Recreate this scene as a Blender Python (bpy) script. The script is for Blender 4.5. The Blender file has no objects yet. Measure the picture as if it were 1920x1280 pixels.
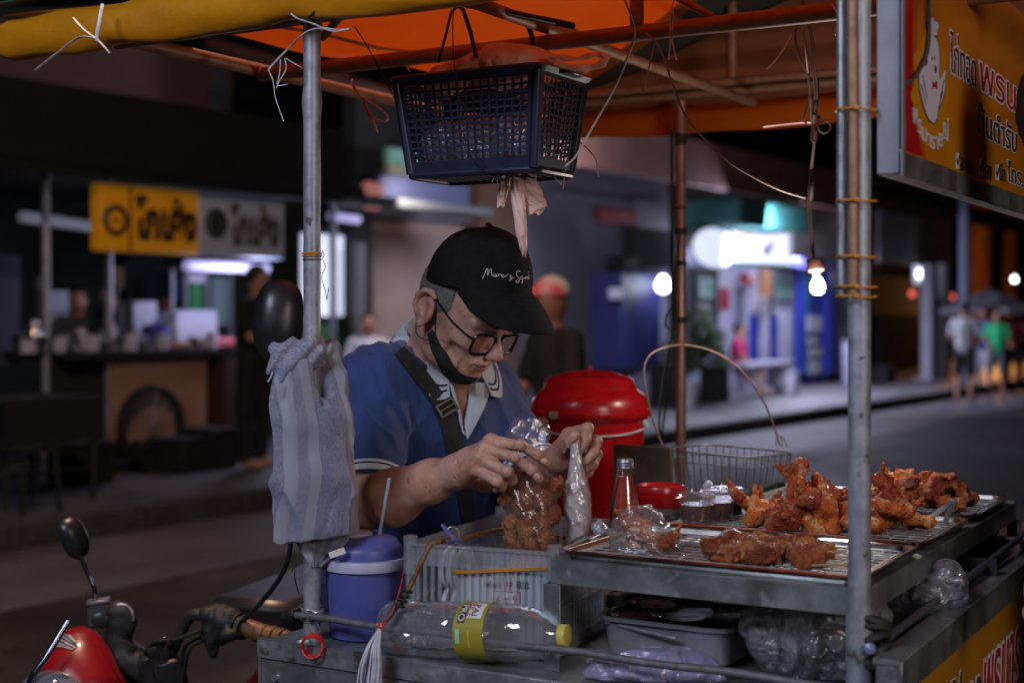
import bpy, math, random
import numpy as np
from mathutils import Vector, Matrix
import openvdb as vdb
SC = bpy.context.scene
COL = SC.collection
R = math.radians
PI = math.pi
rng = random.Random(7)
# ------------------------------------------------------------------ camera, sky, exposure
CAM_H, FPX, HOR = 1.45, 2666.7, 590.0
cam_d = bpy.data.cameras.new("camera")
cam = bpy.data.objects.new("camera", cam_d)
COL.objects.link(cam)
cam.location = (0, 0, CAM_H)
cam.rotation_euler = (R(90), 0, 0)
cam_d.lens = 50
cam_d.sensor_width = 36
cam_d.shift_y = -50 / 1920
cam_d.clip_start = 0.05
cam_d.clip_end = 400
cam_d.dof.use_dof = True
cam_d.dof.focus_distance = 2.33
cam_d.dof.aperture_fstop = 2.9
SC.camera = cam
world = bpy.data.worlds.new("World")
SC.world = world
world.use_nodes = True
wn = world.node_tree
bg = wn.nodes["Background"]
sky = wn.nodes.new("ShaderNodeTexSky")
sky.sky_type = 'NISHITA'
sky.sun_disc = False
sky.sun_elevation = R(-4)
sky.sun_rotation = R(210)
wn.links.new(sky.outputs[0], bg.inputs[0])
bg.inputs[1].default_value = 0.05
SC.view_settings.view_transform = 'Standard'
SC.view_settings.look = 'None'
SC.view_settings.exposure = 0.0
SC.view_settings.gamma = 1.0
SC.render.engine = 'CYCLES'
SC.cycles.use_denoising = True
SC.cycles.max_bounces = 8
SC.cycles.transparent_max_bounces = 14
SC.cycles.sample_clamp_indirect = 4.0
SC.cycles.caustics_reflective = False
SC.cycles.caustics_refractive = False
def lamp(name, kind, loc, energy, color, size=0.1, target=None, sx=None):
 d = bpy.data.lights.new(name, kind)
 d.energy = energy
 d.color = color
 if kind == 'AREA':
  d.shape = 'DISK'
  d.size = size
 elif kind == 'SUN':
  d.angle = size
 else:
  d.shadow_soft_size = size
 o = bpy.data.objects.new(name, d)
 COL.objects.link(o)
 o.location = loc
 if target is not None:
  o.rotation_euler = (Vector(target) - Vector(loc)).to_track_quat('-Z', 'Y').to_euler()
 return o
# cool key light, added; its lamp is unseen behind the camera
lamp("unseen_key_lamp", 'AREA', (-2.3, -1.2, 3.9), 125, (0.74, 0.81, 1.0), 1.5, (0.0, 2.5, 1.1))
lamp("unseen_warm_lamp", 'AREA', (-.9, 3.3, 6.2), 230, (1.0, .64, .46), 0.4, (-1.3, 5.2, 0))  # added warm light from above; its lamp is unseen
lamp("stall_lamp_light", 'AREA', (2.0, -.9, 2.3), 34, (1.0, .84, .74), 1.2, (.7, 2.4, 1.4))  # added to light the sign and side panel; no lamp in view
# ------------------------------------------------------------------ frames of reference
def P(px, py, Y):
 """point seen at photo pixel px,py at depth Y metres"""
 return Vector(((px - 960) / FPX * Y, Y, CAM_H - (py - HOR) / FPX * Y))
CO = Vector((0.452, 1.85, 0))
CA = Vector((-0.8660, 0.5, 0))
CB = Vector((0.5, 0.8660, 0))
UZ = Vector((0, 0, 1))
def C(u, v, z):
 return CO + CA * u + CB * v + UZ * z
K0 = Vector((1.97, 16.2, 0))
SS = Vector((0.56, 0.8285, 0)).normalized()
SN = Vector((-SS.y, SS.x, 0))
def S(t, n, z=0.0):
 return K0 + SS * t + SN * n + UZ * z
def st(px, n):
 r = (px - 960) / FPX
 return (r * (K0.y + SN.y * n) - K0.x - SN.x * n) / (SS.x - r * SS.y)
def sz(px, py, n):
 Y = S(st(px, n), n).y
 return CAM_H - (py - HOR) / FPX * Y
# ------------------------------------------------------------------ objects and properties
def link_mesh(name, me, mat, parent=None):
 o = bpy.data.objects.new(name, me)
 COL.objects.link(o)
 if mat is not None:
  me.materials.append(mat)
 if parent is not None:
  me.transform(Matrix.Translation(-world_origin(parent)))
  o.parent = parent
 return o
def world_origin(o):
 v = Vector((0, 0, 0))
 while o is not None:
  v = v + Vector(o.location)
  o = o.parent
 return v
def thing(name, label, cat, loc=(0, 0, 0), group=None):
 o = bpy.data.objects.new(name, None)
 COL.objects.link(o)
 o.location = loc
 o.empty_display_size = 0.05
 o["label"] = label
 o["category"] = cat
 if group:
  o["group"] = group
 return o
def tag(o, label, cat, group=None, kind=None):
 if label:
  o["label"] = label
 if cat:
  o["category"] = cat
 if group:
  o["group"] = group
 if kind:
  o["kind"] = kind
 return o
def structure(o):
 o["kind"] = "structure"
 return o
def copy_tree(o, parent=None):
 c = o.copy()
 COL.objects.link(c)
 c.parent = parent
 for ch in list(o.children):
  copy_tree(ch, c)
 return c
class G:
 """collects geometry in world coordinates"""
 def __init__(s):
  s.v = []
  s.f = []
  s.uv = None
 def add(s, vs, fs):
  b = len(s.v)
  s.v += [tuple(x) for x in vs]
  s.f += [tuple(i + b for i in f) for f in fs]
  return s
 def box(s, c, ax, ay, az, hx, hy, hz, bev=0.0):
  c = Vector(c)
  ax, ay, az = Vector(ax).normalized(), Vector(ay).normalized(), Vector(az).normalized()
  if bev <= 0:
   vs = [c + ax * hx * i + ay * hy * j + az * hz * k for k in (-1, 1) for j in (-1, 1) for i in (-1, 1)]
   s.add(vs, [(0, 2, 3, 1), (4, 5, 7, 6), (0, 1, 5, 4), (2, 6, 7, 3), (0, 4, 6, 2), (1, 3, 7, 5)])
   return s
  b = min(bev, hx * .49, hy * .49, hz * .49)
  vs = []
  idx = {}
  for k in (-1, 1):
   for j in (-1, 1):
    for i in (-1, 1):
     for e in range(3):
      h = [hx - b, hy - b, hz - b]
      h[e] += b
      idx[(i, j, k, e)] = len(vs)
      vs.append(c + ax * h[0] * i + ay * h[1] * j + az * h[2] * k)
  fs = []
  sg = (-1, 1)
  def q(a, flip):
   fs.append(tuple(a[::-1]) if flip else tuple(a))
  for w in sg:
   q([idx[(w, -1, -1, 0)], idx[(w, 1, -1, 0)], idx[(w, 1, 1, 0)], idx[(w, -1, 1, 0)]], w < 0)
   q([idx[(-1, w, -1, 1)], idx[(-1, w, 1, 1)], idx[(1, w, 1, 1)], idx[(1, w, -1, 1)]], w < 0)
   q([idx[(-1, -1, w, 2)], idx[(1, -1, w, 2)], idx[(1, 1, w, 2)], idx[(-1, 1, w, 2)]], w < 0)
  for i in sg:
   for j in sg:
    q([idx[(i, j, -1, 0)], idx[(i, j, -1, 1)], idx[(i, j, 1, 1)], idx[(i, j, 1, 0)]], i * j < 0)
    q([idx[(i, -1, j, 0)], idx[(i, 1, j, 0)], idx[(i, 1, j, 2)], idx[(i, -1, j, 2)]], i * j < 0)
    q([idx[(-1, i, j, 1)], idx[(-1, i, j, 2)], idx[(1, i, j, 2)], idx[(1, i, j, 1)]], i * j < 0)
  for i in sg:
   for j in sg:
    for k in sg:
     q([idx[(i, j, k, 0)], idx[(i, j, k, 1)], idx[(i, j, k, 2)]], i * j * k < 0)
  s.add(vs, fs)
  return s
 def tube(s, pts, r, n=10, cap=True, flat=None):
  pts = [Vector(p) for p in pts]
  m = len(pts)
  rs = r if isinstance(r, (list, tuple)) else [r] * m
  vs, fs = [], []
  prev = None
  for i, p in enumerate(pts):
   d = (pts[min(i + 1, m - 1)] - pts[max(i - 1, 0)])
   if d.length < 1e-9:
    d = Vector((0, 0, 1))
   d.normalize()
   if prev is None:
    a = Vector((0, 0, 1)) if abs(d.z) < .9 else Vector((1, 0, 0))
    e1 = d.cross(a).normalized()
   else:
    e1 = (prev - d * prev.dot(d))
    e1 = e1.normalized() if e1.length > 1e-6 else d.orthogonal().normalized()
   prev = e1
   e2 = d.cross(e1).normalized()
   fl = flat if flat else 1.0
   for k in range(n):
    a = 2 * PI * k / n
    vs.append(p + e1 * math.cos(a) * rs[i] + e2 * math.sin(a) * rs[i] * fl)
  for i in range(m - 1):
   for k in range(n):
    k2 = (k + 1) % n
    fs.append((i * n + k, i * n + k2, (i + 1) * n + k2, (i + 1) * n + k))
  if cap:
   fs.append(tuple(range(n))[::-1])
   fs.append(tuple((m - 1) * n + k for k in range(n)))
  s.add(vs, fs)
  return s
 def lathe(s, prof, c, axis=(0, 0, 1), n=32, xdir=None, arc=None):
  """prof: list of (radius, height)"""
  c = Vector(c)
  ax = Vector(axis).normalized()
  e1 = Vector(xdir).normalized() if xdir is not None else ax.orthogonal().normalized()
  e2 = ax.cross(e1)
  vs, fs = [], []
  for (r, h) in prof:
   for k in range(n):
    a = 2 * PI * k / n
    vs.append(c + ax * h + (e1 * math.cos(a) + e2 * math.sin(a)) * max(r, 1e-5))
  for i in range(len(prof) - 1):
   for k in range(n):
    k2 = (k + 1) % n
    fs.append((i * n + k, i * n + k2, (i + 1) * n + k2, (i + 1) * n + k))
  s.add(vs, fs)
  return s
 def grid(s, pts, thick=0.0, closed_u=False):
  """pts[i][j] rows; optional thickness gives a closed slab"""
  m, n = len(pts), len(pts[0])
  P3 = [[Vector(p) for p in row] for row in pts]
  if thick <= 0:
   vs = [p for row in P3 for p in row]
   fs = []
   for i in range(m - 1):
    for j in range(n - 1 + (1 if closed_u else 0)):
     j2 = (j + 1) % n
     fs.append((i * n + j, i * n + j2, (i + 1) * n + j2, (i + 1) * n + j))
   s.add(vs, fs)
   return s
  nor = [[None] * n for _ in range(m)]
  for i in range(m):
   for j in range(n):
    a = P3[min(i + 1, m - 1)][j] - P3[max(i - 1, 0)][j]
    b = P3[i][min(j + 1, n - 1)] - P3[i][max(j - 1, 0)]
    q = a.cross(b)
    nor[i][j] = q.normalized() if q.length > 1e-12 else Vector((0, 0, 1))
  top = [P3[i][j] + nor[i][j] * thick / 2 for i in range(m) for j in range(n)]
  bot = [P3[i][j] - nor[i][j] * thick / 2 for i in range(m) for j in range(n)]
  vs = top + bot
  o = m * n
  fs = []
  for i in range(m - 1):
   for j in range(n - 1):
    a, b, c_, d = i * n + j, i * n + j + 1, (i + 1) * n + j + 1, (i + 1) * n + j
    fs.append((a, d, c_, b))
    fs.append((o + a, o + b, o + c_, o + d))
  for j in range(n - 1):
   fs.append((j, j + 1, o + j + 1, o + j))
   a = (m - 1) * n + j
   fs.append((a, o + a, o + a + 1, a + 1))
  for i in range(m - 1):
   a, b = i * n, (i + 1) * n
   fs.append((a, o + a, o + b, b))
   a, b = i * n + n - 1, (i + 1) * n + n - 1
   fs.append((a, b, o + b, o + a))
  s.add(vs, fs)
  return s
 def mesh(s, name):
  me = bpy.data.meshes.new(name)
  me.from_pydata(s.v, [], s.f)
  me.update()
  return me
 def build(s, name, mat, parent=None, smooth=True, ang=40):
  me = s.mesh(name)
  o = link_mesh(name, me, mat, parent)
  if smooth:
   shade(me, ang)
  return o
def shade(me, ang=40):
 me.polygons.foreach_set("use_smooth", [True] * len(me.polygons))
 try:
  me.set_sharp_from_angle(angle=R(ang))
 except Exception:
  pass
 me.update()
def spline(pts, n=8):
 """Catmull-Rom through the points"""
 pts = [Vector(p) for p in pts]
 out = []
 m = len(pts)
 for i in range(m - 1):
  p0, p1, p2, p3 = pts[max(i - 1, 0)], pts[i], pts[i + 1], pts[min(i + 2, m - 1)]
  for k in range(n):
   t = k / n
   out.append(0.5 * ((2 * p1) + (p2 - p0) * t + (2 * p0 - 5 * p1 + 4 * p2 - p3) * t * t + (3 * p1 - p0 - 3 * p2 + p3) * t ** 3))
 out.append(pts[-1])
 return out
# ------------------------------------------------------------------ materials
def _ramp(nt, fac, stops):
 r = nt.nodes.new("ShaderNodeValToRGB")
 el = r.color_ramp.elements
 while len(el) > 1:
  el.remove(el[-1])
 el[0].position = stops[0][0]
 el[0].color = (*stops[0][1], 1)
 for p, c in stops[1:]:
  e = el.new(p)
  e.color = (*c, 1)
 nt.links.new(fac, r.inputs[0])
 return r.outputs[0]
def mat(name, col, rough=0.5, metal=0.0, col2=None, scale=30, detail=4, bump=0.0, bscale=None, bdist=0.002,
  spec=0.5, emis=None, estr=0, sss=0, coat=0, rvar=0.0, stretch=None, lo=.35, hi=.65, sheen=0, specks=None,
  trans=0, alpha=1.0, spots=None, rnd=0):
 m = bpy.data.materials.new(name)
 m.use_nodes = True
 nt = m.node_tree
 b = nt.nodes["Principled BSDF"]
 b.inputs["Roughness"].default_value = rough
 b.inputs["Metallic"].default_value = metal
 b.inputs["Specular IOR Level"].default_value = spec
 b.inputs["Base Color"].default_value = (*col, 1)
 tc = nt.nodes.new("ShaderNodeTexCoord")
 mp = nt.nodes.new("ShaderNodeMapping")
 nt.links.new(tc.outputs["Object"], mp.inputs[0])
 if stretch:
  mp.inputs["Scale"].default_value = stretch
 colout = None
 if col2 is not None or rvar:
  nz = nt.nodes.new("ShaderNodeTexNoise")
  nz.inputs["Scale"].default_value = scale
  nz.inputs["Detail"].default_value = detail
  nz.inputs["Roughness"].default_value = .6
  nt.links.new(mp.outputs[0], nz.inputs["Vector"])
  if col2 is not None:
   colout = _ramp(nt, nz.outputs["Fac"], [(lo, col), (hi, col2)])
  if rvar:
   mr = nt.nodes.new("ShaderNodeMapRange")
   mr.inputs[1].default_value = .3
   mr.inputs[2].default_value = .7
   mr.inputs[3].default_value = max(rough - rvar, .02)
   mr.inputs[4].default_value = min(rough + rvar, 1)
   nt.links.new(nz.outputs["Fac"], mr.inputs[0])
   nt.links.new(mr.outputs[0], b.inputs["Roughness"])
 if spots is not None:   # (scale, threshold, colour)
  for (ssc, th, sc_) in spots:
   nz2 = nt.nodes.new("ShaderNodeTexNoise")
   nz2.inputs["Scale"].default_value = ssc
   nz2.inputs["Detail"].default_value = 3
   nt.links.new(mp.outputs[0], nz2.inputs["Vector"])
   mr2 = nt.nodes.new("ShaderNodeMapRange")
   mr2.inputs[1].default_value = th
   mr2.inputs[2].default_value = th + .06
   nt.links.new(nz2.outputs["Fac"], mr2.inputs[0])
   mx = nt.nodes.new("ShaderNodeMixRGB")
   nt.links.new(mr2.outputs[0], mx.inputs[0])
   if colout is not None:
    nt.links.new(colout, mx.inputs[1])
   else:
    mx.inputs[1].default_value = (*col, 1)
   mx.inputs[2].default_value = (*sc_, 1)
   colout = mx.outputs[0]
 if rnd:
  oi = nt.nodes.new("ShaderNodeObjectInfo")
  hs_ = nt.nodes.new("ShaderNodeHueSaturation")
  m1 = nt.nodes.new("ShaderNodeMapRange")
  m1.inputs[3].default_value = 1 - rnd
  m1.inputs[4].default_value = 1 + rnd * .7
  nt.links.new(oi.outputs["Random"], m1.inputs[0])
  nt.links.new(m1.outputs[0], hs_.inputs["Value"])
  m2 = nt.nodes.new("ShaderNodeMapRange")
  m2.inputs[3].default_value = .485
  m2.inputs[4].default_value = .512
  nt.links.new(oi.outputs["Random"], m2.inputs[0])
  nt.links.new(m2.outputs[0], hs_.inputs["Hue"])
  nt.links.new(colout, hs_.inputs["Color"])
  colout = hs_.outputs[0]
 if colout is not None:
  nt.links.new(colout, b.inputs["Base Color"])
 if bump:
  nb = nt.nodes.new("ShaderNodeTexNoise")
  nb.inputs["Scale"].default_value = bscale or scale * 4
  nb.inputs["Detail"].default_value = 5
  nt.links.new(mp.outputs[0], nb.inputs["Vector"])
  bp = nt.nodes.new("ShaderNodeBump")
  bp.inputs["Strength"].default_value = bump
  bp.inputs["Distance"].default_value = bdist
  nt.links.new(nb.outputs["Fac"], bp.inputs["Height"])
  nt.links.new(bp.outputs[0], b.inputs["Normal"])
 if emis:
  b.inputs["Emission Color"].default_value = (*emis, 1)
  b.inputs["Emission Strength"].default_value = estr
 if sss:
  b.inputs["Subsurface Weight"].default_value = sss
  b.inputs["Subsurface Radius"].default_value = (.012, .005, .003)
 if coat:
  b.inputs["Coat Weight"].default_value = coat
  b.inputs["Coat Roughness"].default_value = .08
 if sheen:
  b.inputs["Sheen Weight"].default_value = sheen
 if trans:
  b.inputs["Transmission Weight"].default_value = trans
 if alpha < 1:
  b.inputs["Alpha"].default_value = alpha
 return m
def film(name, tint=(.9, .92, 1), haze=.12, gloss=.35, rough=.12, bscale=40, bump=.6, bdist=.01):
 """thin clear plastic: mostly see-through, wrinkled glints, slight milky haze"""
 m = bpy.data.materials.new(name)
 m.use_nodes = True
 nt = m.node_tree
 out = nt.nodes["Material Output"]
 nt.nodes.remove(nt.nodes["Principled BSDF"])
 tr = nt.nodes.new("ShaderNodeBsdfTransparent")
 tr.inputs[0].default_value = (*[.92 + .08 * c for c in tint], 1)
 gl = nt.nodes.new("ShaderNodeBsdfGlossy")
 gl.inputs["Roughness"].default_value = rough
 df = nt.nodes.new("ShaderNodeBsdfDiffuse")
 df.inputs[0].default_value = (*tint, 1)
 tc = nt.nodes.new("ShaderNodeTexCoord")
 nz = nt.nodes.new("ShaderNodeTexNoise")
 nz.inputs["Scale"].default_value = bscale
 nz.inputs["Detail"].default_value = 4
 nz.inputs["Distortion"].default_value = 1.2
 nt.links.new(tc.outputs["Object"], nz.inputs["Vector"])
 bp = nt.nodes.new("ShaderNodeBump")
 bp.inputs["Strength"].default_value = bump
 bp.inputs["Distance"].default_value = bdist
 nt.links.new(nz.outputs["Fac"], bp.inputs["Height"])
 nt.links.new(bp.outputs[0], gl.inputs["Normal"])
 nt.links.new(bp.outputs[0], df.inputs["Normal"])
 fr = nt.nodes.new("ShaderNodeLayerWeight")
 fr.inputs[0].default_value = .3
 mr = nt.nodes.new("ShaderNodeMapRange")
 mr.inputs[3].default_value = gloss * .35
 mr.inputs[4].default_value = min(1, gloss * 1.8)
 nt.links.new(fr.outputs["Facing"], mr.inputs[0])
 m1 = nt.nodes.new("ShaderNodeMixShader")
 m1.inputs[0].default_value = haze
 nt.links.new(tr.outputs[0], m1.inputs[1])
 nt.links.new(df.outputs[0], m1.inputs[2])
 m2 = nt.nodes.new("ShaderNodeMixShader")
 nt.links.new(mr.outputs[0], m2.inputs[0])
 nt.links.new(m1.outputs[0], m2.inputs[1])
 nt.links.new(gl.outputs[0], m2.inputs[2])
 nt.links.new(m2.outputs[0], out.inputs[0])
 return m
def cloth_translucent(name, col, tcol, tw=.5, rough=.6):
 m = bpy.data.materials.new(name)
 m.use_nodes = True
 nt = m.node_tree
 out = nt.nodes["Material Output"]
 b = nt.nodes["Principled BSDF"]
 b.inputs["Base Color"].default_value = (*col, 1)
 b.inputs["Roughness"].default_value = rough
 tl = nt.nodes.new("ShaderNodeBsdfTranslucent")
 tl.inputs[0].default_value = (*tcol, 1)
 mx = nt.nodes.new("ShaderNodeMixShader")
 mx.inputs[0].default_value = tw
 tc = nt.nodes.new("ShaderNodeTexCoord")
 nz = nt.nodes.new("ShaderNodeTexNoise")
 nz.inputs["Scale"].default_value = 5
 nz.inputs["Detail"].default_value = 6
 nt.links.new(tc.outputs["Object"], nz.inputs["Vector"])
 c = _ramp(nt, nz.outputs["Fac"], [(.3, tuple(x * .75 for x in col)), (.7, col)])
 nt.links.new(c, b.inputs["Base Color"])
 bp = nt.nodes.new("ShaderNodeBump")
 bp.inputs["Strength"].default_value = .4
 bp.inputs["Distance"].default_value = .02
 nt.links.new(nz.outputs["Fac"], bp.inputs["Height"])
 nt.links.new(bp.outputs[0], b.inputs["Normal"])
 nt.links.new(b.outputs[0], mx.inputs[1])
 nt.links.new(tl.outputs[0], mx.inputs[2])
 nt.links.new(mx.outputs[0], out.inputs[0])
 return m
M = {}
M['galv'] = mat("galvanised_steel", (.30, .31, .34), .42, .75, (.46, .47, .52), 35, 5, .25, 160, .0008, rvar=.12,
    spots=[(18, .62, (.18, .15, .13))])
M['pole'] = mat("painted_pole", (.25, .26, .31), .5, .4, (.42, .43, .49), 28, 6, .4, 90, .001, rvar=.1,
    spots=[(40, .66, (.12, .10, .09))])
M['alu'] = mat("aluminium_angle", (.20, .215, .22), .42, .7, (.32, .34, .35), 14, 5, .3, 120, .0008, rvar=.14,
    spots=[(30, .64, (.45, .45, .47))], stretch=(1, 1, 1))
M['rust'] = mat("rusty_pipe", (.30, .15, .09), .55, .3, (.42, .24, .16), 40, 5, .3, 200, .001)
M['steel'] = mat("tray_steel", (.62, .6, .58), .2, 1.0, (.5, .48, .46), 12, 4, .1, 200, .0005, rvar=.1)
M['wire'] = mat("bright_wire", (.80, .80, .80), .32, .85)
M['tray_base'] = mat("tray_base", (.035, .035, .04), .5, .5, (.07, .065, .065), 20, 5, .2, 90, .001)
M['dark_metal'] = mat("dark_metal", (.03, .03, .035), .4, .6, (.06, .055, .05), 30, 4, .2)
M['black_plastic'] = mat("black_plastic", (.012, .012, .014), .35, 0, (.02, .02, .022), 20, 3, .1, 200, .0005)
M['rubber'] = mat("black_rubber", (.012, .012, .012), .6, 0, (.025, .025, .022), 60, 3, .3, 150)
M['yellow_tarp'] = mat("yellow_tarp", (.46, .175, .003), .45, 0, (.60, .24, .005), 3, 5, .6, 7, .018, spec=.4)
M['orange_tarp'] = cloth_translucent("orange_tarp", (.80, .27, .04), (.85, .30, .04), .5)
M['dark_tarp'] = cloth_translucent("dark_tarp", (.05, .075, .075), (.02, .02, .02), .1)
M['brown_tarp'] = mat("brown_tarp", (.10, .042, .026), .8, 0, (.13, .06, .035), 4, 4, .3, 20, .01)
M['raffia'] = mat("raffia", (.55, .53, .60), .5, 0, (.8, .78, .85), 80, 3, .4, 300, .001, sss=.0)
M['raffia_pink'] = mat("raffia_pink", (.75, .33, .28), .45, 0, (.85, .48, .42), 50, 3, .4, 200, .001)
M['orange_tie'] = mat("orange_tie", (.6, .23, .02), .4, 0)
M['red_string'] = mat("red_string", (.6, .02, .02), .5, 0)
M['basket'] = mat("navy_basket", (.011, .013, .038), .42, 0, (.018, .02, .055), 30, 3, .1, 200, .0005)
M['skin'] = mat("skin", (.44, .225, .165), .52, 0, (.58, .33, .26), 30, 6, .55, 420, .0016, sss=.05, rvar=.14,
    spots=[(13, .56, (.50, .23, .18)), (95, .66, (.34, .15, .10)), (240, .68, (.30, .15, .11))])
M['lips'] = mat("lips", (.42, .17, .14), .4, 0)
M['skin_far'] = mat("skin_plain", (.42, .22, .15), .6)
M['nail'] = mat("nail", (.74, .5, .42), .3, 0)
M['hair_grey'] = mat("grey_hair", (.10, .095, .09), .8, 0, (.2, .19, .185), 300, 3, .9, 700, .002)
M['hair'] = mat("black_hair", (.01, .009, .009), .6)
M['cap'] = mat("black_cotton", (.004, .004, .0045), .9, 0, (.008, .008, .009), 60, 3, .6, 700, .0008, spec=.25)
M['thread'] = mat("pale_thread", (.75, .7, .68), .6)
M['shirt'] = mat("blue_polo", (.018, .040, .155), .85, 0, (.026, .058, .21), 9, 4, .35, 800, .0006, sheen=.2,
     spots=[(75, .755, (.3, .34, .5))])
M['collar'] = mat("pale_collar", (.42, .48, .56), .85, 0, (.5, .56, .64), 30, 3, .4, 800, .0006)
M['navy'] = mat("navy_stripe", (.01, .015, .09), .8)
M['strap'] = mat("black_webbing", (.012, .011, .013), .7, 0, (.022, .02, .022), 90, 2, .6, 500, .001)
M['mask'] = mat("black_mask", (.008, .008, .009), .85, 0, None, 30, 3, .3, 500, .0006)
M['glasses'] = mat("black_frame", (.006, .005, .005), .25, 0)
M['trousers'] = mat("navy_trousers", (.012, .018, .05), .9)
M['towel_base'] = None
M['red_plastic'] = mat("red_plastic", (.36, .003, .008), .3, 0, (.42, .005, .011), 7, 3, .15, 60, .001, coat=.12, rvar=.14,
      spots=[(60, .67, (.45, .06, .06)), (9, .62, (.30, .004, .006))])
M['white_plastic'] = mat("white_plastic", (.62, .62, .68), .4, 0, (.7, .7, .75), 20)
M['cup_blue'] = mat("blue_cup", (.085, .095, .33), .42, 0, (.105, .115, .37), 12, 4, .1, 80, .0008, rvar=.12, spots=[(90, .70, (.16, .17, .38))])
M['cup_rim'] = mat("lilac_rim", (.45, .45, .62), .4, 0)
M['brown_board'] = mat("brown_board", (.022, .013, .008), .7, 0, (.06, .035, .02), 20, 4, .3)
M['cane'] = mat("cane", (.30, .15, .05), .5, 0, (.10, .045, .02), 90, 4, .4, 200, .001)
M['chicken'] = mat("fried_crust", (.76, .19, .038), .56, 0, (.46, .075, .018), 60, 8, 1.0, 300, .007, coat=.05, sss=.05,
     spots=[(34, .57, (.74, .36, .17)), (75, .64, (.14, .028, .010))], rnd=.4)
M['chicken_dark'] = mat("dark_fried_crust", (.50, .15, .045), .48, 0, (.25, .055, .016), 60, 7, 1.0, 260, .006, coat=.08,
      spots=[(40, .62, (.6, .28, .1))], rnd=.35)
M['stick'] = mat("bamboo_stick", (.5, .32, .16), .6)
M['film'] = film("clear_bag", haze=.035, gloss=.22, rough=.1)
M['film_haze'] = film("milky_bag", (.78, .8, .9), .4, .3, .2, 30)
M['film_purple'] = film("purple_bag", (.5, .48, .8), .45, .3, .2, 34)
M['film_tub'] = film("clear_cup", (.9, .9, .95), .02, .16, .06, 10, .1)
M['pink_bag'] = mat("pink_bag", (.86, .36, .24), .4, 0, (.9, .5, .36), 14, 4, .8, 30, .01, sss=.2)
M['glove'] = mat("vinyl_glove", (.80, .50, .46), .38, 0, (.86, .6, .56), 18, 4, .5, 40, .006, sss=.3)
M['sauce'] = mat("dark_sauce", (.05, .008, .004), .2, 0, (.12, .02, .008), 120, 4, .3, 200)
M['red_sauce'] = mat("chilli_sauce", (.42, .02, .008), .15, 0, (.58, .06, .02), 120, 4, .2, 200, .001, coat=1)
M['foam'] = mat("foam_cup", (.62, .62, .64), .6)
M['crate'] = film("milky_crate", (.70, .75, .84), .17, .26, .25, 8, .15)
M['sheet'] = mat("printed_sheet", (.58, .60, .64), .35, 0, (.5, .53, .56), 9)
M['ink_red'] = mat("ink_red", (.45, .01, .02), .5)
M['ink_dark'] = mat("ink_dark", (.03, .03, .05), .5)
M['ink_white'] = mat("ink_white", (.70, .68, .82), .5)
M['paper'] = mat("paper", (.7, .7, .68), .6)
M['label_yellow'] = mat("label_yellow", (.34, .29, .03), .35)
M['cap_yellow'] = mat("cap_yellow", (.72, .58, .14), .4)
M['sign_yellow'] = mat("sign_yellow", (.60, .16, .006), .35, 0, (.66, .27, .008), 2, 3, coat=.3)
M['sign_red'] = mat("sign_red", (.50, .012, .012), .35, 0, coat=.3)
M['sign_orange'] = mat("sign_orange", (.72, .30, .005), .35, 0, coat=.3)
M['panel_orange'] = mat("panel_orange", (.46, .19, .005), .4, 0, (.56, .25, .008), 3, 3, coat=.3)
M['bike_red'] = mat("bike_red", (.20, .003, .007), .34, 0, (.28, .005, .010), 6, 3, coat=.3,
     spots=[(9, .60, (.34, .18, .19))])
M['chrome'] = mat("chrome", (.20, .21, .27), .22, 1.0)
M['grip'] = mat("brown_grip", (.16, .07, .025), .45, 0, (.22, .1, .04), 60, 3, .2)
M['rope'] = mat("dark_rope", (.05, .05, .075), .7, 0, (.09, .09, .12), 100, 3, .6, 300, .002)
M['copper'] = mat("old_socket", (.22, .12, .10), .5, .3)
M['cord'] = mat("twin_flex", (.12, .06, .045), .5)
M['cord_pale'] = mat("pale_cord", (.4, .3, .28), .5, 0, (.55, .45, .42), 60)
# ------------------------------------------------------------------ signed distance modelling
def noise3(x, y, z, scale, seed=0):
 """value noise in -1..1 on broadcast coordinate arrays"""
 rs = np.random.RandomState(seed)
 L = rs.rand(32, 32, 32).astype(np.float32) * 2 - 1
 x, y, z = np.broadcast_arrays(x * scale, y * scale, z * scale)
 xi, yi, zi = np.floor(x).astype(np.int32), np.floor(y).astype(np.int32), np.floor(z).astype(np.int32)
 fx, fy, fz = x - xi, y - yi, z - zi
 fx, fy, fz = fx * fx * (3 - 2 * fx), fy * fy * (3 - 2 * fy), fz * fz * (3 - 2 * fz)
 r = 0
 for a in (0, 1):
  wa = fx if a else 1 - fx
  for b in (0, 1):
   wb = fy if b else 1 - fy
   for c in (0, 1):
    wc = fz if c else 1 - fz
    r = r + L[(xi + a) & 31, (yi + b) & 31, (zi + c) & 31] * wa * wb * wc
 return r
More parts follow.
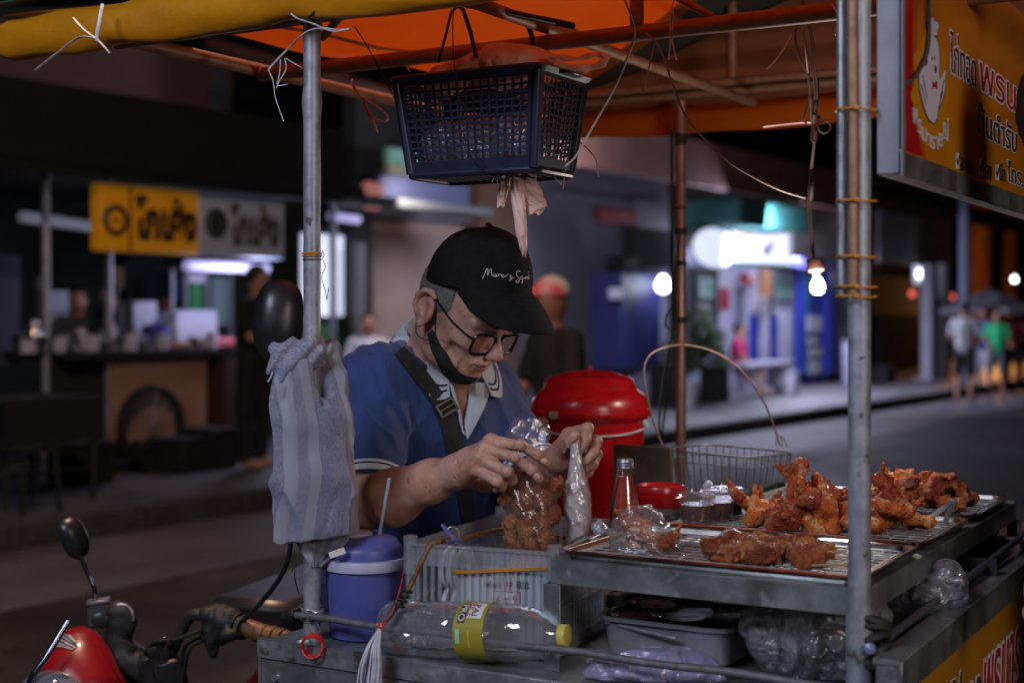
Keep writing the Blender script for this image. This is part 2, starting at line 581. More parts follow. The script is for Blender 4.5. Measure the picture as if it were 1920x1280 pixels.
class SDF:
 def __init__(s, lo, hi, vox):
  s.lo = np.array(lo, np.float32)
  s.vox = vox
  s.n = np.ceil((np.array(hi) - s.lo) / vox).astype(int) + 1
  s.ax = [s.lo[i] + np.arange(s.n[i], dtype=np.float32) * vox for i in range(3)]
  s.d = np.full(tuple(s.n), 0.08, np.float32)
  s.T = None     # local frame: (origin, 3x3 columns)
 def w(s, p):
  p = np.array(p, float)
  if s.T is None:
   return p
  return s.T[0] + s.T[1] @ p
 def reg(s, lo, hi):
  a = np.clip(np.floor((lo - s.lo) / s.vox).astype(int), 0, s.n)
  b = np.clip(np.ceil((hi - s.lo) / s.vox).astype(int) + 1, 0, s.n)
  if np.any(b <= a):
   return None
  sl = tuple(slice(a[i], b[i]) for i in range(3))
  X = s.ax[0][sl[0]][:, None, None]
  Y = s.ax[1][sl[1]][None, :, None]
  Z = s.ax[2][sl[2]][None, None, :]
  return sl, X, Y, Z
 def comb(s, sl, b, k, sub):
  a = s.d[sl]
  if sub:
   b = -b
   if k > 0:
    h = np.maximum(k - np.abs(a - b), 0) / k
    s.d[sl] = np.maximum(a, b) + h * h * k * .25
   else:
    s.d[sl] = np.maximum(a, b)
  else:
   if k > 0:
    h = np.maximum(k - np.abs(a - b), 0) / k
    s.d[sl] = np.minimum(a, b) - h * h * k * .25
   else:
    s.d[sl] = np.minimum(a, b)
 def cap(s, p, q, r1, r2=None, k=0.01, sub=False):
  r2 = r1 if r2 is None else r2
  p, q = s.w(p), s.w(q)
  m = max(r1, r2) + max(k, .0) + 4 * s.vox + .01
  g = s.reg(np.minimum(p, q) - m, np.maximum(p, q) + m)
  if g is None:
   return s
  sl, X, Y, Z = g
  ba = q - p
  L = float(ba @ ba) + 1e-12
  t = np.clip(((X - p[0]) * ba[0] + (Y - p[1]) * ba[1] + (Z - p[2]) * ba[2]) / L, 0, 1)
  d = np.sqrt((X - p[0] - t * ba[0]) ** 2 + (Y - p[1] - t * ba[1]) ** 2 + (Z - p[2] - t * ba[2]) ** 2) - (r1 + (r2 - r1) * t)
  s.comb(sl, d.astype(np.float32), k, sub)
  return s
 def chain(s, pts, rs, k=.006, kk=.008):
  """a finger: built apart, then joined"""
  P_ = [s.w(p) for p in pts]
  m = max(rs) + max(k, kk) + 4 * s.vox + .01
  lo = np.min(P_, 0) - m
  hi = np.max(P_, 0) + m
  g = s.reg(lo, hi)
  sl, X, Y, Z = g
  D = None
  for i in range(len(P_) - 1):
   p, q = P_[i], P_[i + 1]
   ba = q - p
   L = float(ba @ ba) + 1e-12
   t = np.clip(((X - p[0]) * ba[0] + (Y - p[1]) * ba[1] + (Z - p[2]) * ba[2]) / L, 0, 1)
   d = np.sqrt((X - p[0] - t * ba[0]) ** 2 + (Y - p[1] - t * ba[1]) ** 2 + (Z - p[2] - t * ba[2]) ** 2) - (rs[i] + (rs[i + 1] - rs[i]) * t)
   if D is None:
    D = d
   else:
    h = np.maximum(kk - np.abs(D - d), 0) / kk
    D = np.minimum(D, d) - h * h * kk * .25
  s.comb(sl, D.astype(np.float32), k, False)
  return s
 def ell(s, c, r, k=0.01, sub=False, rot=None):
  c = s.w(c)
  A = np.eye(3) if s.T is None else s.T[1].copy()
  if rot is not None:
   A = A @ np.array(Matrix.Rotation(0, 3, 'X').to_3x3() if rot is None else rot)
  r = np.array(r, float)
  m = r.max() + k + 4 * s.vox + .01
  g = s.reg(c - m, c + m)
  if g is None:
   return s
  sl, X, Y, Z = g
  x, y, z = X - c[0], Y - c[1], Z - c[2]
  u = (x * A[0, 0] + y * A[1, 0] + z * A[2, 0])
  v = (x * A[0, 1] + y * A[1, 1] + z * A[2, 1])
  w_ = (x * A[0, 2] + y * A[1, 2] + z * A[2, 2])
  k0 = np.sqrt((u / r[0]) ** 2 + (v / r[1]) ** 2 + (w_ / r[2]) ** 2)
  k1 = np.sqrt((u / r[0] ** 2) ** 2 + (v / r[1] ** 2) ** 2 + (w_ / r[2] ** 2) ** 2)
  d = k0 * (k0 - 1) / np.maximum(k1, 1e-6)
  d = np.where(k0 < .05, -r.min(), d)
  s.comb(sl, d.astype(np.float32), k, sub)
  return s
 def disp(s, f, band=.03):
  d = s.d
  m = np.abs(d) < band
  idx = np.nonzero(m)
  x, y, z = s.ax[0][idx[0]], s.ax[1][idx[1]], s.ax[2][idx[2]]
  d[idx] += f(x, y, z).astype(np.float32)
  return s
 def cut(s, p, nrm, k=0.0):
  """remove the half space on the side of nrm"""
  p, nrm = np.array(p, float), np.array(nrm, float)
  nrm = nrm / np.linalg.norm(nrm)
  X = s.ax[0][:, None, None]
  Y = s.ax[1][None, :, None]
  Z = s.ax[2][None, None, :]
  b = (X - p[0]) * nrm[0] + (Y - p[1]) * nrm[1] + (Z - p[2]) * nrm[2]
  a = s.d
  if k > 0:
   h = np.maximum(k - np.abs(a - b), 0) / k
   s.d = (np.maximum(a, b) + h * h * k * .25).astype(np.float32)
  else:
   s.d = np.maximum(a, b).astype(np.float32)
  return s
 def at(s, p):
  q = (np.array(p) - s.lo) / s.vox
  i = np.floor(q).astype(int)
  if np.any(i < 0) or np.any(i >= s.n - 1):
   return .05
  f = q - i
  r = 0
  for a in (0, 1):
   for b in (0, 1):
    for c in (0, 1):
     r += s.d[i[0] + a, i[1] + b, i[2] + c] * (f[0] if a else 1 - f[0]) * (f[1] if b else 1 - f[1]) * (f[2] if c else 1 - f[2])
  return float(r)
 def nor(s, p):
  e = s.vox * 1.5
  g = [s.at((p[0] + e, p[1], p[2])) - s.at((p[0] - e, p[1], p[2])),
    s.at((p[0], p[1] + e, p[2])) - s.at((p[0], p[1] - e, p[2])),
    s.at((p[0], p[1], p[2] + e)) - s.at((p[0], p[1], p[2] - e))]
  v = Vector(g)
  return v.normalized() if v.length > 1e-9 else Vector((0, -1, 0))
 def hit(s, o, d, off=0.0, t0=0.0, t1=6.0):
  """first point along the line o + t d, lifted off the surface"""
  o, d = Vector(o), Vector(d).normalized()
  t = t0
  while t < t1:
   p = o + d * t
   v = s.at(p)
   if v < .0006:
    n = s.nor(p)
    return p + n * off, n
   t += max(abs(v) * .7, .0008)
  return None, None
 def mesh(s, name, smooth=True, keep=None):
  d = s.d
  band = 3 * s.vox
  d = np.clip(d, -band, band)
  for i in range(3):
   sl0 = [slice(None)] * 3
   sl0[i] = 0
   d[tuple(sl0)] = band
   sl0[i] = -1
   d[tuple(sl0)] = band
  f = vdb.FloatGrid(background=float(band))
  f.copyFromArray(np.ascontiguousarray(d), tolerance=0.0)
  pts, quads = f.convertToQuads(isovalue=0.0)
  pts = pts * s.vox + s.lo
  quads = quads[:, ::-1]
  me = bpy.data.meshes.new(name)
  nv, nq = len(pts), len(quads)
  me.vertices.add(nv)
  me.vertices.foreach_set("co", pts.astype(np.float32).ravel())
  me.loops.add(nq * 4)
  me.loops.foreach_set("vertex_index", quads.astype(np.int32).ravel())
  me.polygons.add(nq)
  me.polygons.foreach_set("loop_start", np.arange(0, nq * 4, 4, dtype=np.int32))
  me.update(calc_edges=True)
  me.validate()
  # outward?
  c = pts[quads[0]]
  nn = np.cross(c[1] - c[0], c[3] - c[0])
  e = s.vox
  a = s.at(c.mean(0) + nn / (np.linalg.norm(nn) + 1e-12) * e)
  if a < 0:
   me.flip_normals()
  if smooth:
   me.polygons.foreach_set("use_smooth", [True] * len(me.polygons))
  me.update()
  return me
 def build(s, name, m, parent=None):
  return link_mesh(name, s.mesh(name), m, parent)
# ------------------------------------------------------------------ lettering
def text_mesh(body, name="lettering", offset=0.0, extrude=.5e-3, bold=False):
 c = bpy.data.curves.new("txt", "FONT")
 c.body = body
 c.size = 1
 c.offset = offset
 c.extrude = extrude
 c.resolution_u = 3
 o = bpy.data.objects.new("txt", c)
 COL.objects.link(o)
 bpy.context.view_layer.update()
 me = bpy.data.meshes.new_from_object(o.evaluated_get(bpy.context.evaluated_depsgraph_get()))
 me.name = name
 bpy.data.objects.remove(o)
 return me
def text_on(body, m, parent, org, xd, yd, width, height, name="lettering", offset=0.0, lift=0.0, ext=.0008, ref=None, shear=0.0):
 """lettering fitted to width x height on the plane (org = lower corner)"""
 me = text_mesh(body, name, offset, 0.0005)
 co = np.empty(len(me.vertices) * 3, np.float32)
 me.vertices.foreach_get("co", co)
 co = co.reshape(-1, 3)
 if ref is None:
  lo, hi = co.min(0), co.max(0)
 else:
  lo, hi = ref
 xd, yd = Vector(xd).normalized(), Vector(yd).normalized()
 nd = xd.cross(yd).normalized()
 sx, sy = width / (hi[0] - lo[0]), height / (hi[1] - lo[1])
 x = (co[:, 0] - lo[0]) * sx
 y = (co[:, 1] - lo[1]) * sy
 x = x + y * shear
 z = co[:, 2] / .0005 * ext + lift
 out = np.array(org)[None, :] + x[:, None] * np.array(xd) + y[:, None] * np.array(yd) + z[:, None] * np.array(nd)
 me.vertices.foreach_set("co", out.astype(np.float32).ravel())
 me.update()
 o = link_mesh(name, me, m, parent)
 return o, (lo, hi)
def poly_on(pts2, m, parent, name, f3, thick=.001):
 """a flat cut-out: 2D outline pts2 mapped by f3(x, y, h)"""
 n = len(pts2)
 vs = [f3(x, y, thick) for x, y in pts2] + [f3(x, y, 0) for x, y in pts2]
 fs = [tuple(range(n)), tuple(range(n, 2 * n))[::-1]] + [(i, i + n, (i + 1) % n + n, (i + 1) % n) for i in range(n)]
 g = G()
 g.add(vs, fs)
 return g.build(name, m, parent, smooth=False)
# =================================================================== GROUND
M['asphalt'] = mat("asphalt", (.015, .011, .010), .75, 0, (.034, .026, .024), 1.2, 8, .6, 90, .006, rvar=.15, spots=[(.7, .54, (.048, .042, .040)), (5, .62, (.008, .007, .007)), (30, .70, (.09, .085, .08))])
M['paving'] = mat("paving", (.075, .073, .082), .6, 0, (.13, .125, .14), 2.2, 6, .3, 60, .004, rvar=.12, spots=[(1.3, .56, (.05, .048, .052)), (14, .68, (.20, .19, .2))])
M['kerb'] = mat("kerb_stone", (.03, .03, .032), .8, 0, (.06, .058, .06), 8, 5, .3)
M['wall_violet'] = mat("grey_violet_plaster", (.17, .17, .21), .8, 0, (.22, .22, .26), 1.1, 6, .2, 30, .006)
M['wall_brown'] = mat("mauve_brown_plaster", (.24, .13, .125), .85, 0, (.30, .17, .16), .6, 6, .2, 20, .01)
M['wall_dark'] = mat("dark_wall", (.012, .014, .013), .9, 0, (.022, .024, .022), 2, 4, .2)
M['wood_pillar'] = mat("brown_pillar", (.12, .06, .035), .7, 0, (.17, .09, .055), 6, 5, .3, stretch=(4, 4, .6))
M['shutter'] = mat("beige_shutter", (.36, .27, .25), .6, 0, (.42, .33, .30), 1.5, 5, .1)
M['awning_shade'] = mat("shaded_awning", (.003, .0035, .003), .9, 0, (.006, .007, .006), 2, 4, .2)  # near black: shade under the awnings put into the colour
M['awning_teal'] = mat("teal_awning", (.02, .12, .11), .7, 0, (.03, .16, .14), 3, 4, .2)
M['awning_navy'] = mat("navy_awning", (.02, .025, .07), .7, 0, (.03, .035, .09), 3, 4, .2)
M['roof_brown'] = mat("brown_roof", (.17, .075, .06), .8, 0, (.26, .12, .095), 2, 4, .2)
M['blue_board'] = mat("deep_blue_board", (.03, .035, .17), .5, 0, (.04, .045, .2), 2, 4)
M['blue_door'] = mat("bright_blue_door", (.025, .04, .36), .35, 0, (.04, .06, .45), 2, 4)
M['teal_strip'] = mat("teal_strip", (.02, .2, .3), .4)
M['shop_white'] = mat("shop_white", (.42, .42, .52), .5, 0, (.52, .52, .62), 2.5, 5)
M['shop_lilac'] = mat("shop_lilac", (.28, .29, .42), .5, 0, (.36, .37, .5), 2.5, 5)
M['poster_grey'] = mat("faded_poster", (.20, .19, .20), .6, 0, (.34, .32, .32), 2.2, 6, spots=[(1.8, .6, (.22, .06, .05)), (3.1, .62, (.10, .12, .16))])
M['poster_green'] = mat("green_poster", (.05, .16, .11), .6, 0, (.26, .3, .28), 2.4, 5)
M['red_sign'] = mat("red_sign", (.35, .02, .03), .5)
M['green'] = mat("green_panel", (.03, .17, .05), .5, 0, (.05, .24, .08), 3, 4)
M['plant'] = mat("leaf_green", (.035, .06, .025), .6, 0, (.07, .10, .045), 20, 3)
M['glow_white'] = mat("lit_white_panel", (.8, .8, .85), .4, emis=(.72, .78, 1), estr=1.0)
M['glow_lilac'] = mat("lit_lilac_tube", (.7, .7, .9), .4, emis=(.50, .47, .95), estr=.62)
M['glow_bulb'] = mat("lit_bulb", (.9, .9, 1), .3, emis=(.8, .88, 1), estr=7)
M['glow_red'] = mat("lit_red_lamp", (.8, .1, .1), .3, emis=(1, .16, .12), estr=1.2)
M['glow_yellow'] = mat("lit_yellow_sign", (.75, .30, .01), .5, emis=(1, .40, .01), estr=.09)
M['glow_window'] = mat("lit_window", (.8, .85, .9), .4, emis=(.66, .72, .95), estr=.85)
M['sign_white_far'] = mat("white_sign_board", (.50, .58, .72), .5, 0, (.58, .66, .80), 2, 4)
M['stall_metal'] = mat("stall_metal", (.30, .31, .34), .4, .6, (.4, .4, .44), 6, 4)
M['counter_tan'] = mat("tan_counter_panel", (.34, .18, .11), .6, 0, (.4, .23, .15), 2, 4)
M['dark_goods'] = mat("dark_cloth", (.008, .008, .010), .85)
M['white_goods'] = mat("white_goods", (.5, .5, .6), .5, 0, (.6, .6, .7), 4)
M['blue_goods'] = mat("blue_goods", (.05, .05, .28), .5)
g = G()
g.add([(-150, -60, 0), (150, -60, 0), (150, 220, 0), (-150, 220, 0)], [(0, 1, 2, 3)])
structure(g.build("road", M['asphalt'], smooth=False))
g = G()
LO, HI = -70, 110
a = [S(LO, .18, 0), S(HI, .18, 0), S(HI, 9, 0), S(LO, 9, 0)]
vs = [p + UZ * .15 for p in a] + [p - UZ * .3 for p in a]
g.add(vs, [(0, 1, 2, 3), (0, 4, 5, 1), (1, 5, 6, 2), (2, 6, 7, 3), (3, 7, 4, 0)])
pav = structure(g.build("pavement", M['paving'], smooth=False))
# kerb stones, one metre each, along the part in view
kerb_me = None
for i in range(-11, 26):
 c = S(i + .5, .09, .0)
 if kerb_me is None:
  g = G()
  g.box((0, 0, .075), SS, SN, UZ, .492, .088, .08, .012)
  kerb_me = g.mesh("kerb_stone")
  kerb_me.materials.append(M['kerb'])
 o = bpy.data.objects.new("kerb_stone", kerb_me)
 COL.objects.link(o)
 o.parent = pav
 o.location = c
# gutter strip: shop light pooled on the road, put into a pale colour
M['gutter'] = mat("lit_gutter", (.07, .068, .078), .7, 0, (.13, .125, .14), 1.5, 7, .3, 60, .004)
g = G()
g.add([S(-70, -.02, .004), S(110, -.02, .004), S(110, -1.5, .004), S(-70, -1.5, .004)], [(0, 3, 2, 1)])
structure(g.build("gutter_strip", M['gutter'], smooth=False))
def fp(g, x0, y0, x1, y1, n, th=.08, bev=0, corr=0):
 """board parallel to the street between photo columns x0..x1, rows y0..y1 at offset n"""
 t0, t1 = st(x0, n), st(x1, n)
 xm = (x0 + x1) / 2
 z1, z0 = sz(xm, y0, n), sz(xm, y1, n)
 c = S((t0 + t1) / 2, n, (z0 + z1) / 2)
 g.box(c, SS, SN, UZ, abs(t1 - t0) / 2, th / 2, abs(z1 - z0) / 2, bev)
 return g
# =================================================================== BUILDINGS
NW = 3.3
# long shop row: grey-violet plaster wall, pillar, shutter, openings
lamp("pavement_fill_light", 'AREA', S(9.4, 2.4, 2.85), 190, (.72, .72, 1), .8, S(8.6, -.6, 0))  # added to brighten far pavement and road; no lamp seen there
lamp("wall_lamp_light", 'AREA', S(st(1060, .3), .3, 3.0), 70, (.78, .78, 1), .6, S(st(1070, 3.3), 3.3, 1.6))  # added to brighten the violet wall; no lamp hangs here
lamp("awning_lamp_light", 'AREA', S(st(800, 1.6), 1.6, 2.75), 26, (1, .84, .78), .6, S(st(790, 3.3), 3.3, 1.3))  # added to brighten the shutter; no lamp seen under the awning
row = thing("shop_building", "long grey-violet shop building with dim shopfronts behind the far pavement", "building", S(3, NW, .15))
g = G()
g.box(S((st(990, NW) + st(1255, NW)) / 2, NW + .15, 2.2), SS, SN, UZ, (st(1255, NW) - st(990, NW)) / 2, .15, 2.05, .02)
g.build("wall", M['wall_violet'], row)
g = G()
fp(g, 655, 200, 990, 1000, NW + .5, .2)
fp(g, 1255, 380, 1760, 760, NW + .5, .2)
g.build("wall", M['wall_dark'], row)
g = G()
fp(g, 883, 230, 952, 760, NW - .05, .3, .02)
g.build("pillar", M['wood_pillar'], row)
g = G()     # corrugated shutter
t0, t1 = st(684, NW + .1), st(884, NW + .1)
z1, z0 = sz(780, 405, NW + .1), .15
N = 46
rows_ = []
for k in range(2):
 r_ = []
 for i in range(N * 2 + 1):
  t = t0 + (t1 - t0) * i / (N * 2)
  r_.append(S(t, NW + .1 + (.018 if i % 2 else -.018), z0 if k == 0 else z1))
 rows_.append(r_)
g.grid(rows_, .01)
g.build("shutter", M['shutter'], row, smooth=False)
g = G()
fp(g, 676, 392, 892, 410, NW, .2)
g.build("shutter_box", M['wall_violet'], row)
g = G()     # step in the plaster wall
fp(g, 1048, 372, 1186, 384, NW - .06, .12)
g.build("ledge", M['wall_violet'], row)
# upper floor band and roof of the row
g = G()
fp(g, 560, -40, 1760, 205, NW + .7, .3)
g.build("upper_wall", M['wall_dark'], row)
# mauve-brown house above the left stalls
hs = thing("town_house", "mauve-brown plastered town house rising above the dark market roof", "building", S(-3, 8.2, .15))
g = G()
fp(g, -420, 40, 418, 700, 8.2, .4)
g.build("wall", M['wall_brown'], hs)
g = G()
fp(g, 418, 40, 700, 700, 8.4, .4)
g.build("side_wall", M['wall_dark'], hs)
for x in (395,):
 g = G()
 fp(g, x, 110, x + 26, 215, 8.0, .1)
 g.build("drainpipe", M['wall_violet'], hs)
# market roof over the left stalls, shade under it put into black colour
rf = thing("market_roof", "broad market roof, painted black as shade, hanging over the stalls on the far pavement", "roof", S(-6, 2.0, .15))
g = G()
za = sz(200, 330, 1.6)
t0, t1 = st(-260, 1.6), st(640, 1.6)
pts = [S(t0, 1.3, za + .05), S(t1, 1.3, za - .02), S(t1, 7.6, za + .25), S(t0, 7.6, za + .25)]
vs = [p for p in pts] + [p + UZ * .12 for p in pts]
g.add(vs, [(3, 2, 1, 0), (4, 5, 6, 7), (0, 1, 5, 4), (1, 2, 6, 5), (2, 3, 7, 6), (3, 0, 4, 7)])
g.build("roof_sheet", M['awning_shade'], rf, smooth=False)
g = G()
fp(g, -260, 172, 640, 335, 1.35, .05)
g.build("fascia", M['awning_shade'], rf)  # black board standing in for shade beneath the awnings
for x in (-120, 86, 204, 624):
 g = G()
 t = st(x, 1.9)
 g.tube([S(t, 1.9, .15), S(t, 1.9, za + .1)], .035, 8)
 g.build("post", M['stall_metal'], rf)
# =================================================================== LEFT FOOD STALL
stl = thing("market_stall", "food stall with tan counter panel under the lit yellow sign", "stall", S(-7, 2.2, .15))
g = G()
fp(g, 60, 655, 440, 668, 2.2, .9)
g.build("counter_top", M['dark_metal'], stl)
g = G()
fp(g, 208, 670, 384, 822, 1.85, .04)
g.build("front_panel", M['counter_tan'], stl)
g = G()
fp(g, 100, 670, 206, 800, 1.95, .04)
g.build("side_panel", M['wall_dark'], stl)
g = G()
fp(g, 386, 670, 440, 860, 2.0, .5)
g.build("end_cabinet", mat("dark_wood", (.05, .03, .02), .7), stl)
def wheel(g, c, r, w, axis, n=28):
 prof = [(r * .82, -w / 2), (r * .97, -w / 2), (r, -w * .2), (r, w * .2), (r * .97, w / 2), (r * .82, w / 2), (r * .82, -w / 2)]
 g.lathe(prof, c, axis, n)
t = st(284, 1.7)
zc = sz(284, 790, 1.7)
wr = (zc - sz(284, 868, 1.7))
g = G()
wheel(g, S(t, 1.7, .15 + .36), .36, .07, SN)
wh = g.build("wheel", M['rubber'], stl)
g = G()
for k in range(14):
 a = 2 * PI * k / 14
 g.tube([S(t, 1.7, .51), S(t, 1.7, .51) + SS * math.cos(a) * .3 + UZ * math.sin(a) * .3], .005, 5)
g.build("spoke", M['stall_metal'], wh)["kind"] = "stuff"
g = G()
fp(g, 205, 826, 430, 850, 1.9, .5)
g.build("lower_shelf", M['dark_goods'], stl)
# things on the left counter, small lit shapes
ztop = sz(250, 655, 2.2) + .0
def on_counter(px, w, h, m, n=2.1, kind="box", name="jar", lab=None, cat="jar", grp=None, zz=None):
 t = st(px, n)
 z = ztop + .003 if zz is None else zz
 g = G()
 c = S(t, n, z)
 if kind == "cyl":
  g.lathe([(0, 0), (w / 2, 0), (w / 2, h * .8), (w * .36, h * .88), (w * .36, h), (0, h)], c, UZ, 16)
 elif kind == "pot":
  g.lathe([(0, 0), (w * .45, 0), (w / 2, h * .3), (w / 2, h * .9), (w * .54, h * .92), (w * .1, h), (w * .06, h * 1.1), (0, h * 1.1)], c, UZ, 20)
 else:
  g.box(c + UZ * h / 2, SS, SN, UZ, w / 2, w * .35, h / 2, .02)
 o = g.build(name, m)
 tag(o, lab, cat, grp)
 return o
on_counter(128, .20, .16, M['steel'], 2.0, "pot", "cooking_pot", "round steel pot at the far end of the stall counter by the blue screen", "pot")
on_counter(43, .16, .15, M['steel'], 2.0, "pot", "cooking_pot", "shiny pot glinting next to the blue screen of the stall", "pot")
on_counter(63, .12, .25, M['steel'], 2.4, "cyl", "steel_canister", "tall steel canister standing behind the shiny pots", "canister")
on_counter(95, .26, .08, M['blue_goods'], 2.0, "box", "food_tub", "flat blue food tub among the steel pots on the stall counter", "tub")
on_counter(152, .10, .19, M['white_goods'], 1.95, "cyl", "squeeze_bottle", "stout white bottle beside the round steel pot on the stall", "bottle")
on_counter(190, .12, .17, M['steel'], 2.0, "cyl", "steel_canister", "short steel canister in the middle of the stall counter", "canister")
on_counter(212, .06, .22, M['white_goods'], 2.2, "cyl", "squeeze_bottle", "slim white bottle below the lit yellow sign", "bottle")
on_counter(232, .16, .12, M['steel'], 1.95, "pot", "cooking_pot", "small steel pot right under the lit yellow sign", "pot")
on_counter(258, .30, .42, M['white_goods'], 2.5, "box", "foam_box", "tall white foam box standing at the middle of the stall", "box")
on_counter(292, .24, .22, M['blue_goods'], 2.2, "pot", "rice_bowl", "blue lidded bowl between the white boxes of the stall", "bowl")
on_counter(345, .52, .34, M['white_goods'], 2.45, "box", "foam_box", "wide white foam box near the end of the stall counter", "box")
on_counter(330, .22, .07, M['counter_tan'], 1.9, "box", "chopping_board", "pale wooden board lying in front of the wide foam box", "board")
on_counter(384, .20, .10, M['white_goods'], 1.95, "box", "foam_box", "small white foam box next to the pink tray", "box")
on_counter(412, .24, .09, mat("pink_tray", (.6, .12, .16), .5), 1.95, "box", "food_tray", "pink food tray at the end of the stall counter", "tray")
for k, (px, w, h, z) in enumerate(((52, .12, .10, 0), (78, .10, .14, 0), (112, .11, .12, 0), (140, .10, .10, 0), (172, .12, .13, 0), (203, .12, .09, 0), (246, .10, .14, 0), (272, .12, .10, 0), (305, .11, .13, 0), (362, .12, .11, 0), (398, .10, .16, 0))):
 on_counter(px, w, h, M['steel'] if k % 2 else M['white_goods'], 1.86, "pot" if k % 3 else "cyl", "small_bowl",
    "small bright dish along the stall's front edge, %s from the blue screen" % "first second third fourth fifth sixth seventh eighth ninth tenth eleventh".split()[k], "dish", "small dishes along the stall counter")
for k, (px, y0, y1, mm) in enumerate(((70, 520, 560, 'shop_white'), (208, 500, 540, 'counter_tan'), (318, 520, 560, 'blue_goods'), (300, 560, 590, 'red_sign'))):
 g = G()
 fp(g, px, y0, px + 20, y1, 4.6, .08)
 tag(g.build("wall_notice", M[mm]), ["pale notice on the wall behind the steel pots", "tan notice on the wall behind the cooks", "blue notice on the wall near the display case", "red notice on the wall low beside the display case"][k], "notice")
# glass display case with green drinks
cs = thing("display_case", "small glass display case with green goods below the white sign", "display case", S(st(375, 2.6), 2.6, .9))
g = G()
for x in (320, 345, 385, 430):
 fp(g, x, 505, x + 5, 650, 2.5, .03)
fp(g, 320, 500, 432, 507, 2.5, .3)
g.build("frame", M['stall_metal'], cs)
g = G()
fp(g, 350, 530, 384, 600, 2.6, .1)
g.build("goods", M['green'], cs)
g = G()
fp(g, 392, 520, 428, 610, 2.6, .1)
g.build("poster", mat("pale_green_poster", (.2, .28, .28), .5), cs)
g = G()
fp(g, 348, 512, 382, 530, 2.55, .1)
g.build("box", M['white_goods'], cs)
# lit yellow sign and white sign
ys = thing("stall_sign", "glowing yellow stall sign with brown Thai letters and a round emblem", "sign", S(st(270, 1.5), 1.5, 2.4))
nS = 1.5
g = G()
t0, t1 = st(178, nS), st(363, nS)
zt, zb = sz(178, 343, nS), sz(178, 470, nS)
g.box(S((t0 + t1) / 2, nS, (zt + zb) / 2), SS, SN, UZ, (t1 - t0) / 2, .06, (zt - zb) / 2, .01)
g.build("light_box", M['glow_yellow'], ys)
g = G()
tm = st(234, nS)
g.box(S(tm, nS - .065, (zt + zb) / 2), SS, SN, UZ, .008, .006, (zt - zb) / 2 - .01)
g.build("divider", mat("sign_brown", (.05, .022, .01), .6), ys)
M['sign_brown'] = mat("letter_brown", (.035, .012, .008), .6)
H_ = zt - zb
W_ = t1 - t0
def ring(g, c, r, rr, ex, ey, n=28):
 g.tube([c + ex * math.cos(2 * PI * k / n) * r + ey * math.sin(2 * PI * k / n) * r for k in range(n + 1)], rr, 6, cap=False)
g = G()
ring(g, S(t0 + W_ * .145, nS - .066, zb + H_ * .46), W_ * .10, .022, SS, UZ)
g.box(S(t0 + W_ * .145, nS - .066, zb + H_ * .46), SS, SN, UZ, .03, .006, .012)
g.build("emblem", M['sign_brown'], ys)
text_on("โกเค้ง", M['sign_brown'], ys, S(t0 + W_ * .34, nS - .062, zb + H_ * .18), SS, UZ, W_ * .64, H_ * .70, offset=.05, ext=.004)
ws = thing("stall_sign", "unlit grey-white stall sign with a round emblem beside the glowing one", "sign", S(st(440, nS), nS, 2.3))
t0, t1 = st(366, nS), st(524, nS)
g = G()
g.box(S((t0 + t1) / 2, nS, (zt + zb) / 2), SS, SN, UZ, (t1 - t0) / 2, .06, (zt - zb) / 2, .01)
g.build("board", M['sign_white_far'], ws)
W_ = t1 - t0
g = G()
ring(g, S(t0 + W_ * .17, nS - .066, zb + H_ * .52), W_ * .10, .03, SS, UZ)
g.lathe([(0, 0), (W_ * .09, 0), (W_ * .09, .008), (0, .008)], S(t0 + W_ * .17, nS - .072, zb + H_ * .52), SN, 24)
g.build("emblem", mat("emblem_grey", (.045, .05, .05), .6), ws)
text_on("โกเค้ง", mat("letter_grey_brown", (.10, .08, .075), .6), ws, S(t0 + W_ * .34, nS - .062, zb + H_ * .18), SS, UZ, W_ * .60, H_ * .70, offset=.05, ext=.004)
# tube lamp under the white sign
g = G()
t0, t1 = st(350, 2.0), st(500, 2.0)
z = sz(420, 500, 2.0)
g.tube([S(t0, 2.0, z), S(t1, 2.0, z)], .05, 10)
tag(g.build("tube_lamp", M['glow_lilac']), "lit lilac tube lamp under the grey-white stall sign", "lamp")
lamp("tube_lamp_light", 'POINT', S((t0 + t1) / 2, 1.6, z - .12), 24, (.66, .66, 1), .15)
g = G()
t0, t1 = st(40, 3.0), st(170, 3.0)
g.tube([S(t0, 3.0, sz(100, 410, 3.0)), S(t1, 3.0, sz(100, 420, 3.0))], .05, 10)
tag(g.build("tube_lamp", mat("dim_tube", (.5, .5, .6), .4, emis=(.6, .65, .8), estr=.12)), "dim grey tube lamp behind the lit yellow sign", "lamp")
# back wall of the stalls
g = G()
fp(g, -300, 330, 660, 860, 5.4, .2)
tag(g.build("stall_backdrop_wall", mat("green_grey_wall", (.035, .045, .04), .85, 0, (.055, .065, .058), 2, 4)), "dull green-grey wall closing off the market stalls behind the cooks", "wall")
g = G()
fp(g, 232, 470, 300, 640, 5.1, .1)
tag(g.build("door_panel", mat("slate_blue", (.05, .055, .085), .6)), "slate blue door in the wall behind the stall cooks", "door")
g = G()
fp(g, -200, 475, 34, 690, 2.6, .06, 0)
tag(g.build("privacy_screen", mat("blue_screen", (.045, .055, .10), .7, 0, (.06, .07, .13), 3)), "slate blue screen standing at the frame edge beside the stall", "screen")
g = G()
fp(g, 66, 545, 116, 640, 3.2, .2)
tag(g.build("white_cabinet", M['white_goods']), "pale upright cabinet between the stall posts", "cabinet")
